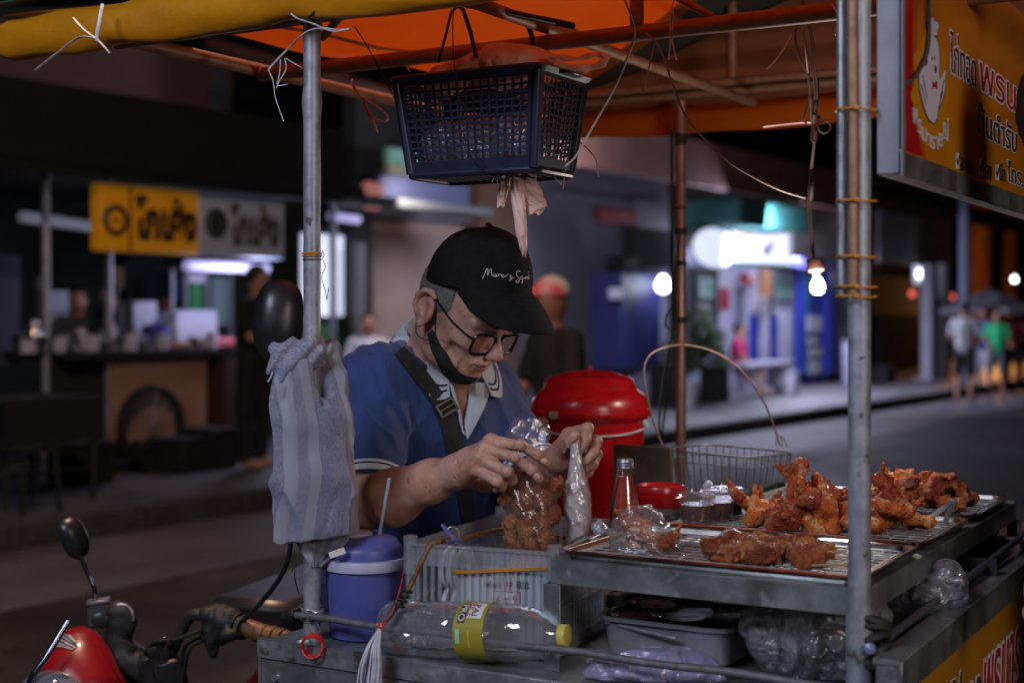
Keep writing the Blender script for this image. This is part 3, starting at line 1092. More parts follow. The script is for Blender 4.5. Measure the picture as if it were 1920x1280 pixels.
# parked pushchair / crates, dark table with stools at the lower edge
tb = thing("folding_table", "dark cloth-covered table on thin legs standing at the pavement edge", "table", S(st(60, .9), .9, .15))
nT = .9
t0, t1 = st(-60, nT), st(128, nT)
zt_ = .15 + .72
g = G()
g.box(S((t0 + t1) / 2, nT, zt_), SS, SN, UZ, (t1 - t0) / 2, .38, .015, .005)
g.build("tabletop", M['dark_goods'], tb)
g = G()
g.box(S((t0 + t1) / 2, nT - .385, zt_ - .14), SS, SN, UZ, (t1 - t0) / 2, .006, .14)
g.build("cloth", M['dark_goods'], tb)
for (tt, nn) in ((t0 + .05, -.33), (t1 - .05, -.33), (t0 + .05, .33), (t1 - .05, .33)):
 g = G()
 g.tube([S(tt, nT + nn, .15), S(tt, nT + nn, zt_ - .01)], .02, 8)
 g.build("leg", M['dark_metal'], tb)
g = G()
g.tube([S(t0 + .05, nT - .33, .38), S(t1 - .05, nT - .33, .38)], .012, 6)
g.build("stretcher", M['dark_metal'], tb)
g = G()
c0 = S(st(15, .5), .5, .15)
stl2 = thing("plastic_stool", "black stool tucked under the dark folding table", "stool", S(st(52, .42), .42, .15))
g = G()
cs_ = S(st(52, .42), .42, .15)
g.box(cs_ + UZ * .42, SS, SN, UZ, .15, .15, .015, .005)
g.build("seat", M['dark_goods'], stl2)
for i in (-1, 1):
 for j in (-1, 1):
  g = G()
  g.tube([cs_ + SS * .15 * i + SN * .15 * j, cs_ + SS * .12 * i + SN * .12 * j + UZ * .405], .016, 6)
  g.build("leg", M['dark_goods'], stl2)
# crates heaped under the counter
for k, (x, w, h, z) in enumerate([(150, .36, .3, .15), (345, .42, .26, .15), (392, .3, .32, .15)]):
 g = G()
 c = S(st(x, 1.5), 1.5, z)
 g.box(c + UZ * (h / 2), SS, SN, UZ, w / 2, .2, h / 2, .02)
 g.box(c + UZ * (h + .005), SS, SN, UZ, w / 2 + .01, .21, .012)
 tag(g.build("crate", M['dark_goods']), ["black crate on the ground under the unlit end of the stall",
           "black crate beside the cart wheel under the tan panel",
           "tallest black crate under the end cabinet of the stall"][k], "crate")
# =================================================================== MIDDLE SHOPFRONTS
win = thing("lit_window", "tall bright white window panel above a green base behind the pole", "window", S(st(610, 3.1), 3.1, 1.5))
g = G()
fp(g, 566, 434, 644, 596, 3.0, .08, .04)
g.build("pane", M['glow_window'], win)
g = G()
fp(g, 560, 428, 650, 440, 3.0, .12)
fp(g, 560, 592, 650, 602, 3.0, .12)
fp(g, 643, 428, 652, 602, 3.0, .12)
g.build("frame", M['awning_navy'], win)
g = G()
fp(g, 560, 603, 650, 800, 3.05, .1)
g.build("base_panel", M['green'], win)
lamp("window_light", 'AREA', S(st(600, 2.7), 2.7, 1.6), 7, (.7, .76, 1), .7, S(st(600, 0), 0, 0.6))
g = G()
fp(g, 652, 400, 690, 800, 2.9, .15)
tag(g.build("dark_post", M['wall_dark']), "dark upright post next to the green panel", "post")
g = G()
fp(g, 664, 455, 680, 780, 2.7, .08)
tag(g.build("downpipe", mat("grey_pipe", (.10, .10, .11), .6)), "thin grey downpipe fixed to the dark post", "pipe")
g = G()
fp(g, 690, 336, 862, 392, 2.2, .3, .03)
tag(g.build("shop_awning", M['awning_navy']), "navy blue shop awning above the beige shutter", "awning")
g = G()
fp(g, 640, 378, 900, 396, 2.0, .4, .02)
tag(g.build("awning_rail", mat("dark_grey_rail", (.05, .055, .06), .5)), "dark grey rail below the navy awning", "rail")
g = G()
fp(g, 684, 342, 712, 392, 2.0, .12, .03)
tag(g.build("hanging_lantern", mat("lantern", (.6, .3, .3), .5, emis=(1, .35, .3), estr=.25)), "small red and white lantern at the corner of the navy awning", "lantern")
g = G()
fp(g, 724, 282, 800, 312, 2.9, .1, .01)
sg = g.build("shop_sign", mat("teal_sign", (.10, .26, .19), .5, 0, (.16, .34, .26), 5))
tag(sg, "teal shop sign tucked behind the hanging basket", "sign")
g = G()
fp(g, 724, 314, 822, 338, 2.85, .1, .01)
tag(g.build("shop_sign", mat("cream_sign", (.22, .21, .14), .5)), "cream shop sign just below the teal one", "sign")
g = G()
t0, t1 = st(620, 2.4), st(672, 2.4)
g.tube([S(t0, 2.4, sz(620, 405, 2.4)), S(t1, 2.4, sz(672, 412, 2.4))], .045, 8)
tag(g.build("tube_lamp", M['glow_lilac']), "short lilac tube lamp over the bright white window", "lamp")
g = G()
fp(g, 1122, 392, 1190, 420, NW - .1, .06)
tag(g.build("wall_sign", M['red_sign']), "small dark red plate on the grey-violet wall", "sign")
g = G()
fp(g, 1192, 378, 1252, 436, NW - .1, .05)
tag(g.build("wall_sign", mat("grey_plate", (.22, .22, .24), .5)), "square grey-white plate beside the dark red one", "sign")
g = G()
fp(g, 1135, 512, 1210, 690, 2.6, .5, .02)
tag(g.build("upright_cabinet", M['blue_board']), "deep blue upright cabinet against the grey-violet wall", "cabinet")
g = G()
fp(g, 1170, 515, 1228, 700, 2.9, .4, .02)
tag(g.build("upright_cabinet", M['shop_lilac']), "pale grey cabinet behind the deep blue one", "cabinet")
g = G()
fp(g, 1150, 480, 1182, 512, 2.6, .3, .05)
tag(g.build("cloth_bundle", M['dark_goods']), "dark bundle lying on top of the deep blue cabinet", "bundle")
g = G()
fp(g, 1180, 430, 1262, 500, 3.1, .2)
tag(g.build("ventilation_box", M['wall_dark']), "dark box recess in the wall over the cabinets", "box")
def bulb(px, py, n, r, e, lab, m='glow_bulb', name="wall_bulb"):
 c = S(st(px, n), n, sz(px, py, n))
 g = G()
 g.lathe([(0, -r), (r * .7, -r * .7), (r, 0), (r * .7, r * .7), (r * .3, r * 1.3), (0, r * 1.3)], c, UZ, 14)
 o = g.build(name, M[m])
 tag(o, lab, "lamp")
 if e:
  lamp(name + "_light", 'POINT', c - SN * (r * 2), e, (.75, .8, 1), r)
bulb(1243, 535, 2.2, .11, 10, "bright white bulb on the pale wall beside the deep blue cabinet")
# oval light box and rectangular light box
ov = thing("light_box_sign", "oval white light-box sign glowing beside the copper-coloured post", "sign", S(st(1330, 1.9), 1.9, 2.6))
c = S(st(1330, 1.9), 1.9, sz(1330, 465, 1.9))
rw = (S(st(1370, 1.9), 1.9) - S(st(1290, 1.9), 1.9)).length / 2
rh = sz(1330, 428, 1.9) - c.z
g = G()
vs = []
n = 36
for (f, h) in ((0, -.11), (.93, -.11), (1, -.08)):
 for k in range(n):
  a = 2 * PI * k / n
  vs.append(c + SS * math.cos(a) * rw * f + UZ * math.sin(a) * rh * f + SN * h)
fs = []
for i in range(2):
 for k in range(n):
  fs.append((i * n + k, i * n + (k + 1) % n, (i + 1) * n + (k + 1) % n, (i + 1) * n + k))
g.add(vs, fs)
g.build("face", M['glow_white'], ov)
vs = []
for (f, h) in ((1, -.085), (1.05, -.08), (1.05, .1), (0, .1)):
 for k in range(n):
  a = 2 * PI * k / n
  vs.append(c + SS * math.cos(a) * rw * f + UZ * math.sin(a) * rh * f + SN * h)
g = G()
fs = []
for i in range(3):
 for k in range(n):
  fs.append((i * n + k, i * n + (k + 1) % n, (i + 1) * n + (k + 1) % n, (i + 1) * n + k))
g.add(vs, fs)
g.build("rim", M['shop_lilac'], ov)
g = G()
nR = 2.2
fp(g, 1376, 432, 1480, 494, nR, .12, .03)
rb = thing("light_box_sign", "rectangular white light-box sign with a dark figure on it under the teal awning", "sign", S(st(1425, nR), nR, 2.6))
g.build("face", M['glow_white'], rb)
g = G()
fp(g, 1374, 425, 1483, 431, nR, .16)
fp(g, 1374, 494, 1483, 500, nR, .16)
g.build("frame", M['awning_teal'], rb)
g = G()
fp(g, 1380, 430, 1410, 440, nR - .07, .04, .01)
g.build("orange_mark", mat("orange_mark", (.7, .3, .05), .5), rb)
g = G()
cx = S(st(1430, nR), nR - .07, sz(1430, 470, nR))
g.lathe([(0, -.01), (.10, -.01), (.10, .01), (0, .01)], cx, SN, 16)
g.box(cx + SS * .16 + UZ * .06, (SS * .8 + UZ * .6), SN, (UZ * .8 - SS * .6), .16, .01, .04)
g.build("printed_figure", mat("figure_grey", (.12, .14, .2), .5), rb)
lamp("light_box_light", 'AREA', S(st(1400, .7), .7, sz(1400, 470, 1.9)), 75, (.72, .74, 1), 1.6, S(st(1380, -1.5), -1.5, 0))
lamp("shop_light", 'AREA', S(st(1440, 1.2), 1.2, 2.6), 130, (.7, .72, 1), 1.0, S(st(1440, 3.2), 3.2, 1.2))  # added fill for the shopfront, without a visible source
g = G()
fp(g, 1335, 384, 1476, 430, 1.7, .9, .02)
tag(g.build("shop_awning", M['awning_teal']), "dull teal shop awning over the rectangular light box", "awning")
# brown overhanging roof
g = G()
t0, t1 = st(1000, 1.0), st(2100, 1.0)
zr = sz(1300, 330, 1.0)
pts = [S(t0, .9, zr), S(t1, .9, zr), S(t1, 6.0, zr + 1.6), S(t0, 6.0, zr + 1.6)]
vs = pts + [p + UZ * .15 for p in pts]
g.add(vs, [(3, 2, 1, 0), (4, 5, 6, 7), (0, 1, 5, 4), (1, 2, 6, 5), (2, 3, 7, 6), (3, 0, 4, 7)])
fp(g, 1010, 268, 1640, 352, .85, .08)
orf = g.build("overhanging_roof", M['roof_brown'], smooth=False)
tag(orf, "dark brown roof jutting out over the lit shopfronts", "roof")
# shopfront with posters, doors
shp = thing("shopfront", "pale lilac shopfront with glass doors and bright blue doorway", "shop", S(st(1440, 2.9), 2.9, .15))
g = G()
fp(g, 1290, 500, 1600, 745, 3.1, .1)
g.build("wall", M['shop_lilac'], shp)
for k, (x0, x1, y0, y1, mm, nn) in enumerate([
  (1345, 1372, 505, 730, 'shop_white', 2.95), (1398, 1440, 530, 735, 'shop_white', 2.95),
  (1452, 1492, 500, 740, 'shop_white', 2.9), (1574, 1600, 515, 740, 'shop_white', 2.9)]):
 g = G()
 fp(g, x0, y0, x1, y1, nn, .06)
 g.build("door_leaf", M[mm], shp)
g = G()
fp(g, 1472, 488, 1594, 506, 2.7, .2, .02)
g.build("lintel", mat("blue_lit_lintel", (.10, .10, .4), .5, 0, (.2, .2, .5), 3), shp)
for (x0, x1) in ((1495, 1508), (1548, 1566)):
 g = G()
 fp(g, x0, 506, x1, 700, 2.75, .1)
 g.build("door_post", M['blue_door'], shp)
g = G()
fp(g, 1508, 506, 1548, 720, 2.85, .08)
g.build("door", M['blue_door'], shp)
g = G()
fp(g, 1509, 506, 1514, 700, 2.72, .05)
g.build("teal_strip", M['teal_strip'], shp)
for (x0, y0, x1, y1) in ((1512, 592, 1540, 622), (1514, 632, 1534, 646), (1518, 652, 1540, 668), (1516, 675, 1538, 700)):
 g = G()
 fp(g, x0, y0, x1, y1, 2.7, .04)
 g.build("notice", M['shop_white'], shp)
g = G()
fp(g, 1390, 512, 1416, 524, 2.7, .08, .02)
fp(g, 1390, 524, 1416, 534, 2.69, .08, .02)
tag(g.build("round_sign", M['red_sign']), "small red and white sign hanging by the shop door", "sign")
g = G()
fp(g, 1424, 505, 1444, 556, 2.7, .05)
tag(g.build("hanging_banner", mat("orange_banner", (.42, .2, .08), .6)), "small orange banner hanging beside the red sign", "banner")
for (x0, x1, lab) in ((1407, 1420, "narrow blue banner standing by the shop door"), (1446, 1456, "second narrow blue banner nearer the bright blue doorway")):
 g = G()
 fp(g, x0, 590, x1, 680, 2.6, .05)
 tag(g.build("standing_banner", M['blue_door']), lab, "banner")
g = G()
fp(g, 1300, 500, 1345, 640, 2.95, .06)
tag(g.build("mirror_window", M['wall_dark']), "dark window pane beside the glass doors", "window")
g = G()
fp(g, 1480, 384, 1596, 486, 1.6, .08)
tag(g.build("hoarding", M['poster_grey']), "faded poster board hanging behind the light bulb", "poster board")
g = G()
fp(g, 1646, 400, 1708, 494, 1.9, .08)
tag(g.build("hoarding", mat("grey_white_board", (.24, .25, .27), .6, 0, (.3, .31, .33), 2)), "blank grey-white board beyond the thick pole", "poster board")
g = G()
fp(g, 1712, 410, 1782, 498, 2.2, .08)
tag(g.build("hoarding", M['poster_green']), "green and white printed board beyond the thick pole", "poster board")
g = G()
fp(g, 1640, 500, 1770, 522, 3.0, .2)
tag(g.build("fascia_board", mat("rust_fascia", (.10, .04, .02), .7)), "rusty brown fascia below the printed boards", "fascia")
g = G()
fp(g, 1640, 590, 1745, 690, 3.4, .3)
tag(g.build("low_wall", mat("dark_hedge_wall", (.02, .022, .02), .8)), "dark low wall behind the white gate posts", "wall")
g = G()
fp(g, 1640, 520, 1745, 590, 5.6, .3)
tag(g.build("parked_van", mat("grey_van", (.09, .095, .10), .4)), "grey van body seen beyond the low wall", "van")
lampv = [(1710, 551, .07, "small red lamp glowing above the dark low wall"), (1786, 557, .06, "small red lamp near the white gate posts"), (1897, 586, .07, "red lamp glowing among the people under the umbrella")]
for x, y, r_, lab in lampv:
 bulb(x, y, 2.6 if x < 1800 else 1.0, r_, 0, lab, 'glow_red', "red_lamp")
g = G()
fp(g, 1716, 498, 1738, 532, 1.9, .1, .02)
tag(g.build("wall_lantern", mat("lantern_white", (.5, .5, .6), .4, emis=(.7, .75, 1), estr=.45)), "white box lantern beside the printed boards", "lantern")
bulb(1727, 514, 1.75, .09, 26, "bright bulb inside the white box lantern")
# white gate posts
gp = thing("gate_frame", "pair of white gate posts joined by a crossbar on the far pavement", "gate", S(st(1758, 1.6), 1.6, .15))
for x in (1736, 1762):
 g = G()
 fp(g, x, 495, x + 12, 716, 1.6, .22, .02)
 g.build("post", M['shop_white'], gp)
g = G()
fp(g, 1736, 560, 1774, 592, 1.6, .1)
g.build("crossbar", M['shop_lilac'], gp)
g = G()
fp(g, 1728, 706, 1786, 722, 1.6, .4, .02)
g.build("plinth", M['shop_white'], gp)
# street pole
g = G()
c = S(st(1808, .5), .5, .15)
g.tube([c, c + UZ * 7], .10, 12)
tag(g.build("street_pole", mat("blue_grey_pole", (.13, .15, .22), .5)), "tall blue-grey street pole behind the umbrella", "pole")
# amber-lit tree trunks and dark foliage far behind
M['bark'] = mat("bark", (.30, .12, .045), .8, 0, (.16, .06, .025), 6, 6, .8, 20, .02, stretch=(1, 1, .3))
M['foliage_dark'] = mat("dark_foliage", (.010, .014, .008), .8, 0, (.03, .04, .02), 3, 4)
for k, (px, w, lab) in enumerate([(1832, .55, "stout amber-lit tree trunk right behind the street pole"), (1893, .32, "slimmer amber-lit tree trunk at the edge of the picture"), (2010, .4, None)]):
 if lab is None:
  continue
 c = S(st(px, 5.5), 5.5, .1)
 tr = thing("street_tree", lab, "tree", c)
 g = G()
 g.tube(spline([c, c + UZ * 1.2 + SS * .1, c + UZ * 2.6 - SS * .1, c + UZ * 5 + SS * .2], 4), [w * (1 - .3 * i / 12) for i in range(13)], 10)
 g.build("trunk", M['bark'], tr)
 g = G()
 r2 = random.Random(k + 3)
 for q in range(900):
  a, b_, rr = r2.uniform(0, 2 * PI), r2.uniform(-1, 1), r2.uniform(.4, 1) ** .5
  p = c + UZ * 6.2 + Vector((math.cos(a) * 2.6 * rr * math.sqrt(1 - b_ * b_), math.sin(a) * 2.2 * rr, b_ * 1.7 * rr))
  e1 = Vector((r2.uniform(-1, 1), r2.uniform(-1, 1), r2.uniform(-1, 1))).normalized() * .22
  e2 = e1.orthogonal().normalized() * .12
  g.add([p - e1, p + e2, p + e1, p - e2], [(0, 1, 2, 3)])
 g.build("crown", M['foliage_dark'], tr, smooth=False)
lamp("amber_lamp_light", 'POINT', S(st(1855, 3.2), 3.2, 1.9), 520, (1, .42, .12), .2)
g = G()
c = S(st(1855, 3.2), 3.2, 1.9)
g = G()
fp(g, 1650, -60, 2300, 560, 9.5, .5)
tag(g.build("far_building", M['wall_dark']), "unlit black building closing the end of the street", "building")
bulb(1902, 524, 3.0, .07, 0, "tiny pale lamp near the amber-lit trunks")
# plants in front of the pale shopfront
for k, (px, n, h, w, lab) in enumerate([(1303, 2.2, 1.2, .34, "taller dark potted plant beside the white pot"), (1330, 2.0, .85, .30, "leafy potted plant next to the glass doors"), (1277, 2.3, .7, .26, "small potted plant behind the copper-coloured post")]):
 c = S(st(px, n), n, .15)
 pl = thing("potted_plant", lab, "plant", c)
 g = G()
 g.lathe([(0, 0), (.12, 0), (.16, .26), (.17, .28), (.14, .28), (0, .25)], c, UZ, 16)
 g.build("pot", mat("terracotta", (.12, .06, .045), .7) if k else M['white_goods'], pl)
 r2 = random.Random(k + 11)
 g = G()
 for q in range(260):
  a, rr = r2.uniform(0, 2 * PI), r2.random() ** .5
  hh = r2.uniform(.3, 1)
  p = c + UZ * (.2 + h * hh) + Vector((math.cos(a), math.sin(a), 0)) * w * rr * (1.1 - .4 * hh)
  e1 = (Vector((math.cos(a), math.sin(a), r2.uniform(-.6, .9)))).normalized() * r2.uniform(.06, .12)
  e2 = e1.orthogonal().normalized() * .03
  g.add([p - e1, p + e2, p + e1, p - e2], [(0, 1, 2, 3)])
 g.build("foliage", M['plant'], pl, smooth=False)
g = G()
c = S(st(1284, 1.7), 1.7, .15)
g.lathe([(0, 0), (.14, 0), (.18, .36), (.19, .38), (.15, .38), (0, .34)], c, UZ, 18)
tag(g.build("white_tub", M['white_goods']), "empty white tub on the pavement by the potted plants", "tub")
for k, (x0, y0, x1, y1, mm, n_, lab) in enumerate(((1312, 520, 1338, 560, 'poster_green', 2.88, "green poster on the dark window pane"), (1306, 570, 1330, 610, 'poster_grey', 2.88, "faded poster low on the dark window pane"),
  (1352, 540, 1366, 580, 'red_sign', 2.88, "small red poster on the first glass door"), (1424, 560, 1438, 600, 'poster_grey', 2.85, "mottled poster beside the blue banner"),
  (1456, 520, 1488, 560, 'poster_green', 2.8, "green poster by the bright blue doorway"), (1576, 540, 1596, 600, 'poster_grey', 2.8, "tall mottled poster beyond the bright blue doorway"),
  (1215, 560, 1226, 610, 'poster_grey', 2.6, "narrow poster on the pale grey cabinet"), (1142, 540, 1165, 560, 'shop_white', 2.3, "small white notice on the deep blue cabinet"))):
 g = G()
 fp(g, x0, y0, x1, y1, n_, .02)
 tag(g.build("wall_poster", M[mm]), lab, "poster")
for k, (px, w, h, mm, lab) in enumerate(((1340, .3, .5, 'dark_goods', "black crate on the pavement left of the bench"), (1475, .25, .35, 'white_goods', "white carton on the pavement right of the bench"), (1250, .4, .6, 'dark_goods', "dark carton by the copper-coloured post"),
         (1602, .3, .8, 'shop_lilac', "pale bin at the shop corner near the thick pole"), (1655, .5, .3, 'dark_goods', "low black crate on the pavement beyond the thick pole"))):
 g = G()
 c = S(st(px, 1.9), 1.9, .15)
 g.box(c + UZ * h / 2, SS, SN, UZ, w / 2, .18, h / 2, .02)
 g.box(c + UZ * (h + .012), SS, SN, UZ, w / 2 + .015, .195, .012, .005)
 tag(g.build("crate", M[mm]), lab.replace("left of", "beside").replace("right of", "past"), "crate")
# bench and clutter in front of the shop
bn = thing("stone_bench", "pale bench in front of the glass doors", "bench", S(st(1420, 2.0), 2.0, .15))
g = G()
fp(g, 1395, 678, 1468, 686, 2.0, .4, .01)
g.build("seat", M['shop_white'], bn)
for x in (1402, 1452):
 g = G()
 fp(g, x, 687, x + 10, 722, 2.0, .3, .01)
 g.build("leg", M['shop_white'], bn)
# =================================================================== BACKGROUND PEOPLE
def crowd_person(px, n, h, top, bottom, lab, yaw=0, hat=None, skinm=None, sit=False, arms=.3, base=.15, vox=.016, pos=None, hairc=True, lean=0.0):
 c = S(st(px, n), n, base) if pos is None else Vector(pos)
 k = h / 1.7
 o = thing("person", lab, "person", c)
 f = Vector((math.sin(yaw), -math.cos(yaw), 0))
 s_ = Vector((math.cos(yaw), math.sin(yaw), 0))
 A = np.array([[s_.x, f.x, 0], [s_.y, f.y, 0], [0, 0, 1]]) * 1.0
 hipz = .90 if not sit else .46
 lo = Vector((c.x - .6, c.y - .6, c.z - .05))
 hi = Vector((c.x + .6, c.y + .6, c.z + 1.85 * k))
 def mk():
  q = SDF(lo, hi, vox)
  q.T = (np.array(c), A * k)
  return q
 sh = hipz + .52
 ln = lean
 body = mk()
 for sg in (-1, 1):
  if sit:
   body.cap((sg * .1, .02, hipz), (sg * .12, .42, hipz + .02), .085 * k, .06 * k, .03)
   body.cap((sg * .12, .42, hipz), (sg * .13, .40, .06), .055 * k, .04 * k, .02)
   body.cap((sg * .13, .38, .04), (sg * .14, .52, .03), .035 * k, .03 * k, .02)
  else:
   body.cap((sg * .09, 0, hipz), (sg * .11, .03 * sg, .48), .085 * k, .06 * k, .03)
   body.cap((sg * .11, .03 * sg, .48), (sg * .12, -.02, .08), .055 * k, .04 * k, .02)
   body.cap((sg * .12, -.03, .05), (sg * .13, .14, .035), .038 * k, .03 * k, .02)
  body.cap((sg * .19, ln, sh - .02), (sg * .25, ln + .03 + .1 * arms, sh - .30), .045 * k, .038 * k, .03)
  body.cap((sg * .25, ln + .03 + .1 * arms, sh - .30), (sg * (.25 - .12 * arms), ln + .05 + .55 * arms, sh - .52 + .35 * arms), .036 * k, .028 * k, .02)
  body.ell((sg * (.25 - .13 * arms), ln + .07 + .6 * arms, sh - .55 + .36 * arms), np.array((.03, .05, .04)) * k, .02)
 body.cap((0, 0, hipz + .03), (0, ln * .6, sh - .12), .13 * k, .14 * k, .05)
 body.cap((-.14, ln, sh - .03), (.14, ln, sh - .03), .06 * k, .06 * k, .05)
 body.cap((0, ln, sh), (0, ln + .02, sh + .12), .05 * k, .05 * k, .03)
 body.ell((0, ln + .03, sh + .20), np.array((.075, .095, .115)) * k, .03)
 body.ell((0, ln + .12, sh + .18), np.array((.014, .02, .02)) * k, .02)
 body.build("body", skinm or M['skin_far'], o)
 t = mk()
 t.cap((0, 0, hipz + .05), (0, ln * .6, sh - .12), .15 * k, .16 * k, .05)
 t.cap((-.15, ln, sh - .03), (.15, ln, sh - .03), .072 * k, .072 * k, .05)
 for sg in (-1, 1):
  t.cap((sg * .19, ln, sh - .03), (sg * .24, ln + .02 + .07 * arms, sh - .22), .06 * k, .06 * k, .04)
 t.build("shirt", top, o)
 b = mk()
 for sg in (-1, 1):
  if sit:
   b.cap((sg * .1, 0, hipz + .02), (sg * .12, .40, hipz + .02), .10 * k, .075 * k, .04)
  else:
   b.cap((sg * .08, 0, hipz + .02), (sg * .115, .03 * sg, .50), .11 * k, .085 * k, .04)
   if bottom[1]:
    b.cap((sg * .115, .03 * sg, .5), (sg * .125, -.02, .10), .07 * k, .06 * k, .03)
 b.build("trousers", bottom[0], o)
 hr = mk()
 if hat is None:
  hr.ell((0, ln + .015, sh + .23), np.array((.084, .10, .10)) * k, .0)
  hr.ell((0, ln + .11, sh + .17), np.array((.075, .07, .09)) * k, .02, sub=True)
  hr.build("hair", M['hair'], o)
 else:
  hr.ell((0, ln + .02, sh + .25), np.array((.088, .105, .09)) * k, .0)
  hr.cut(S_pt(c, A, k, (0, 0, sh + .22)), (0, 0, -1))
  hr.cap((0, ln + .11, sh + .235), (0, ln + .17, sh + .225), .05 * k, .04 * k, 0)
  hr.cut(S_pt(c, A, k, (0, 0, sh + .215)), (0, 0, -1))
  hr.build("hat", hat, o)
 return o
def S_pt(c, A, k, p):
 return np.array(c) + (A * k) @ np.array(p)
fc = R(35)
crowd_person(478, 1.15, 1.68, M['dark_goods'], (M['dark_goods'], True), "standing person in black turned sideways beside the food stall", yaw=R(70), arms=.75)
crowd_person(150, 2.9, 1.5, mat("dark_teal_shirt", (.03, .05, .06), .8), (M['dark_goods'], True), "cook in dark clothes bending behind the steel pots", yaw=R(10), lean=.12)
crowd_person(222, 3.0, 1.55, mat("dark_grey_shirt", (.03, .03, .035), .8), (M['dark_goods'], True), "second cook in grey behind the slim white bottle", yaw=R(-30), lean=.1)
crowd_person(690, 2.4, 1.55, M['white_goods'], (M['dark_goods'], True), "seated person in a white top before the beige shutter", yaw=R(10), sit=True, base=.28)
pc = P(1052, 900, 7.6)
crowd_person(0, 0, 1.60, M['dark_goods'], (M['dark_goods'], True), "person in black wearing a red and white cap on the road behind the cook", yaw=R(-60), hat=mat("red_white_cap", (.60, .52, .52), .6, 0, (.7, .1, .12), 4, 1, lo=.45, hi=.55), pos=(pc.x, 7.6, 0), vox=.012, lean=.04, skinm=mat("warm_skin", (.30, .12, .08), .6))
crowd_person(1385, 2.2, 1.45, mat("magenta_shirt", (.42, .02, .10), .7), (M['dark_goods'], True), "seated person in a magenta top in front of the shopfront", yaw=R(80), sit=True, base=.2)
crowd_person(1808, -.3, 1.62, mat("pale_tshirt", (.42, .42, .44), .8), (M['dark_goods'], False), "walker in a pale shirt and black shorts near the umbrella", yaw=R(150), base=0)
crowd_person(1845, .2, 1.55, mat("blue_tshirt", (.06, .08, .3), .8), (M['white_goods'], True), "person in a blue shirt and white trousers under the umbrella", yaw=R(-40), base=0)
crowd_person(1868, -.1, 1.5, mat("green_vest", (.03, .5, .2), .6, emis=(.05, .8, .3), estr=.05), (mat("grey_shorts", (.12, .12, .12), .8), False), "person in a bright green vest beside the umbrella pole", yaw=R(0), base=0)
crowd_person(1900, .1, 1.62, mat("red_pink_shirt", (.45, .06, .08), .8), (M['dark_goods'], True), "person in a red and pink shirt at the edge of the picture", yaw=R(-20), base=0)
# umbrella
um = thing("market_umbrella", "grey-white market umbrella over the people near the street pole", "umbrella", S(st(1856, .4), .4, 0))
c = S(st(1856, .4), .4, 0)
zt = sz(1856, 545, .4)
g = G()
g.tube([c, c + UZ * zt], .03, 8)
g.build("pole", M['stall_metal'], um)
g = G()
n = 8
vs = [c + UZ * (zt + .05)]
Rr = 1.0
for k in range(n):
 a = 2 * PI * k / n
 vs.append(c + Vector((math.cos(a) * Rr, math.sin(a) * Rr, zt - .36)))
for k in range(n):
 a = 2 * PI * k / n
 vs.append(c + Vector((math.cos(a) * Rr, math.sin(a) * Rr, zt - .46)))
fs = [(0, 1 + k, 1 + (k + 1) % n) for k in range(n)] + [(1 + k, 1 + n + k, 1 + n + (k + 1) % n, 1 + (k + 1) % n) for k in range(n)]
g.add(vs, fs)
g.build("canopy", mat("umbrella_cloth", (.24, .24, .27), .7), um, smooth=False)
# =================================================================== FOOD CART
def rr(c, ax, ay, hx, hy, r, n=5):
 """rounded rectangle outline"""
 c, ax, ay = Vector(c), Vector(ax), Vector(ay)
 out = []
 r = min(r, hx, hy)
 for (sx, sy, a0) in ((1, 1, 0), (-1, 1, 90), (-1, -1, 180), (1, -1, 270)):
  for k in range(n + 1):
   a = R(a0 + 90 * k / n)
   out.append(c + ax * (sx * (hx - r) + math.cos(a) * r) + ay * (sy * (hy - r) + math.sin(a) * r))
 return out
def loft(g, rings, cap0=False, cap1=False):
 n = len(rings[0])
 vs = [p for r_ in rings for p in r_]
 fs = []
 for i in range(len(rings) - 1):
  for k in range(n):
   k2 = (k + 1) % n
   fs.append((i * n + k, i * n + k2, (i + 1) * n + k2, (i + 1) * n + k))
 if cap0:
  fs.append(tuple(range(n))[::-1])
 if cap1:
  fs.append(tuple((len(rings) - 1) * n + k for k in range(n)))
 g.add(vs, fs)
 return g
DZ = .925      # deck
cart = thing("food_cart", "fried chicken cart of galvanised pipe with yellow and orange canopy and Thai sign", "food cart", C(.45, .75, 0))
def pipe_between(g, a, b, r, seg=10, n=14, wob=.0006):
 a, b = Vector(a), Vector(b)
 pts = [a + (b - a) * i / seg for i in range(seg + 1)]
 g.tube(pts, [r + rng.uniform(-wob, wob) for _ in pts], n)
 return g
# deck and body
g = G()
g.box(C(.4525, .73, DZ - .012), CA, CB, UZ, .5125, .77, .012, .003)
g.build("deck", M['alu'], cart)
g = G()
g.box(C(.4525, -.044, DZ - .18), CA, CB, UZ, .512, .003, .165)
g.build("front_panel", M['alu'], cart)
g = G()
g.box(C(.4525, -.048, DZ - .010), CA, CB, UZ, .514, .004, .016, .002)
edge = g.build("edge_strip", M['galv'], cart)
for u in (.93, .78, .60, .44, .26):
 g = G()
 c = C(u, -.0475, DZ - .055)
 g.lathe([(0, .006), (.005, .006), (.006, .003), (.006, 0), (.009, 0), (.009, -.001)], c, -CB, 12)
 g.build("bolt", M['galv'], cart)
for (x0, x1, n_) in ((-.058, .96, "side_wall"),):
 g = G()
 g.box(C(.962, .72, DZ - .17), CA, CB, UZ, .003, .77, .155)
 g.build("side_wall", M['alu'], cart)
g = G()
g.box(C(.45, 1.497, DZ - .17), CA, CB, UZ, .51, .003, .155)
g.build("rear_wall", M['alu'], cart)
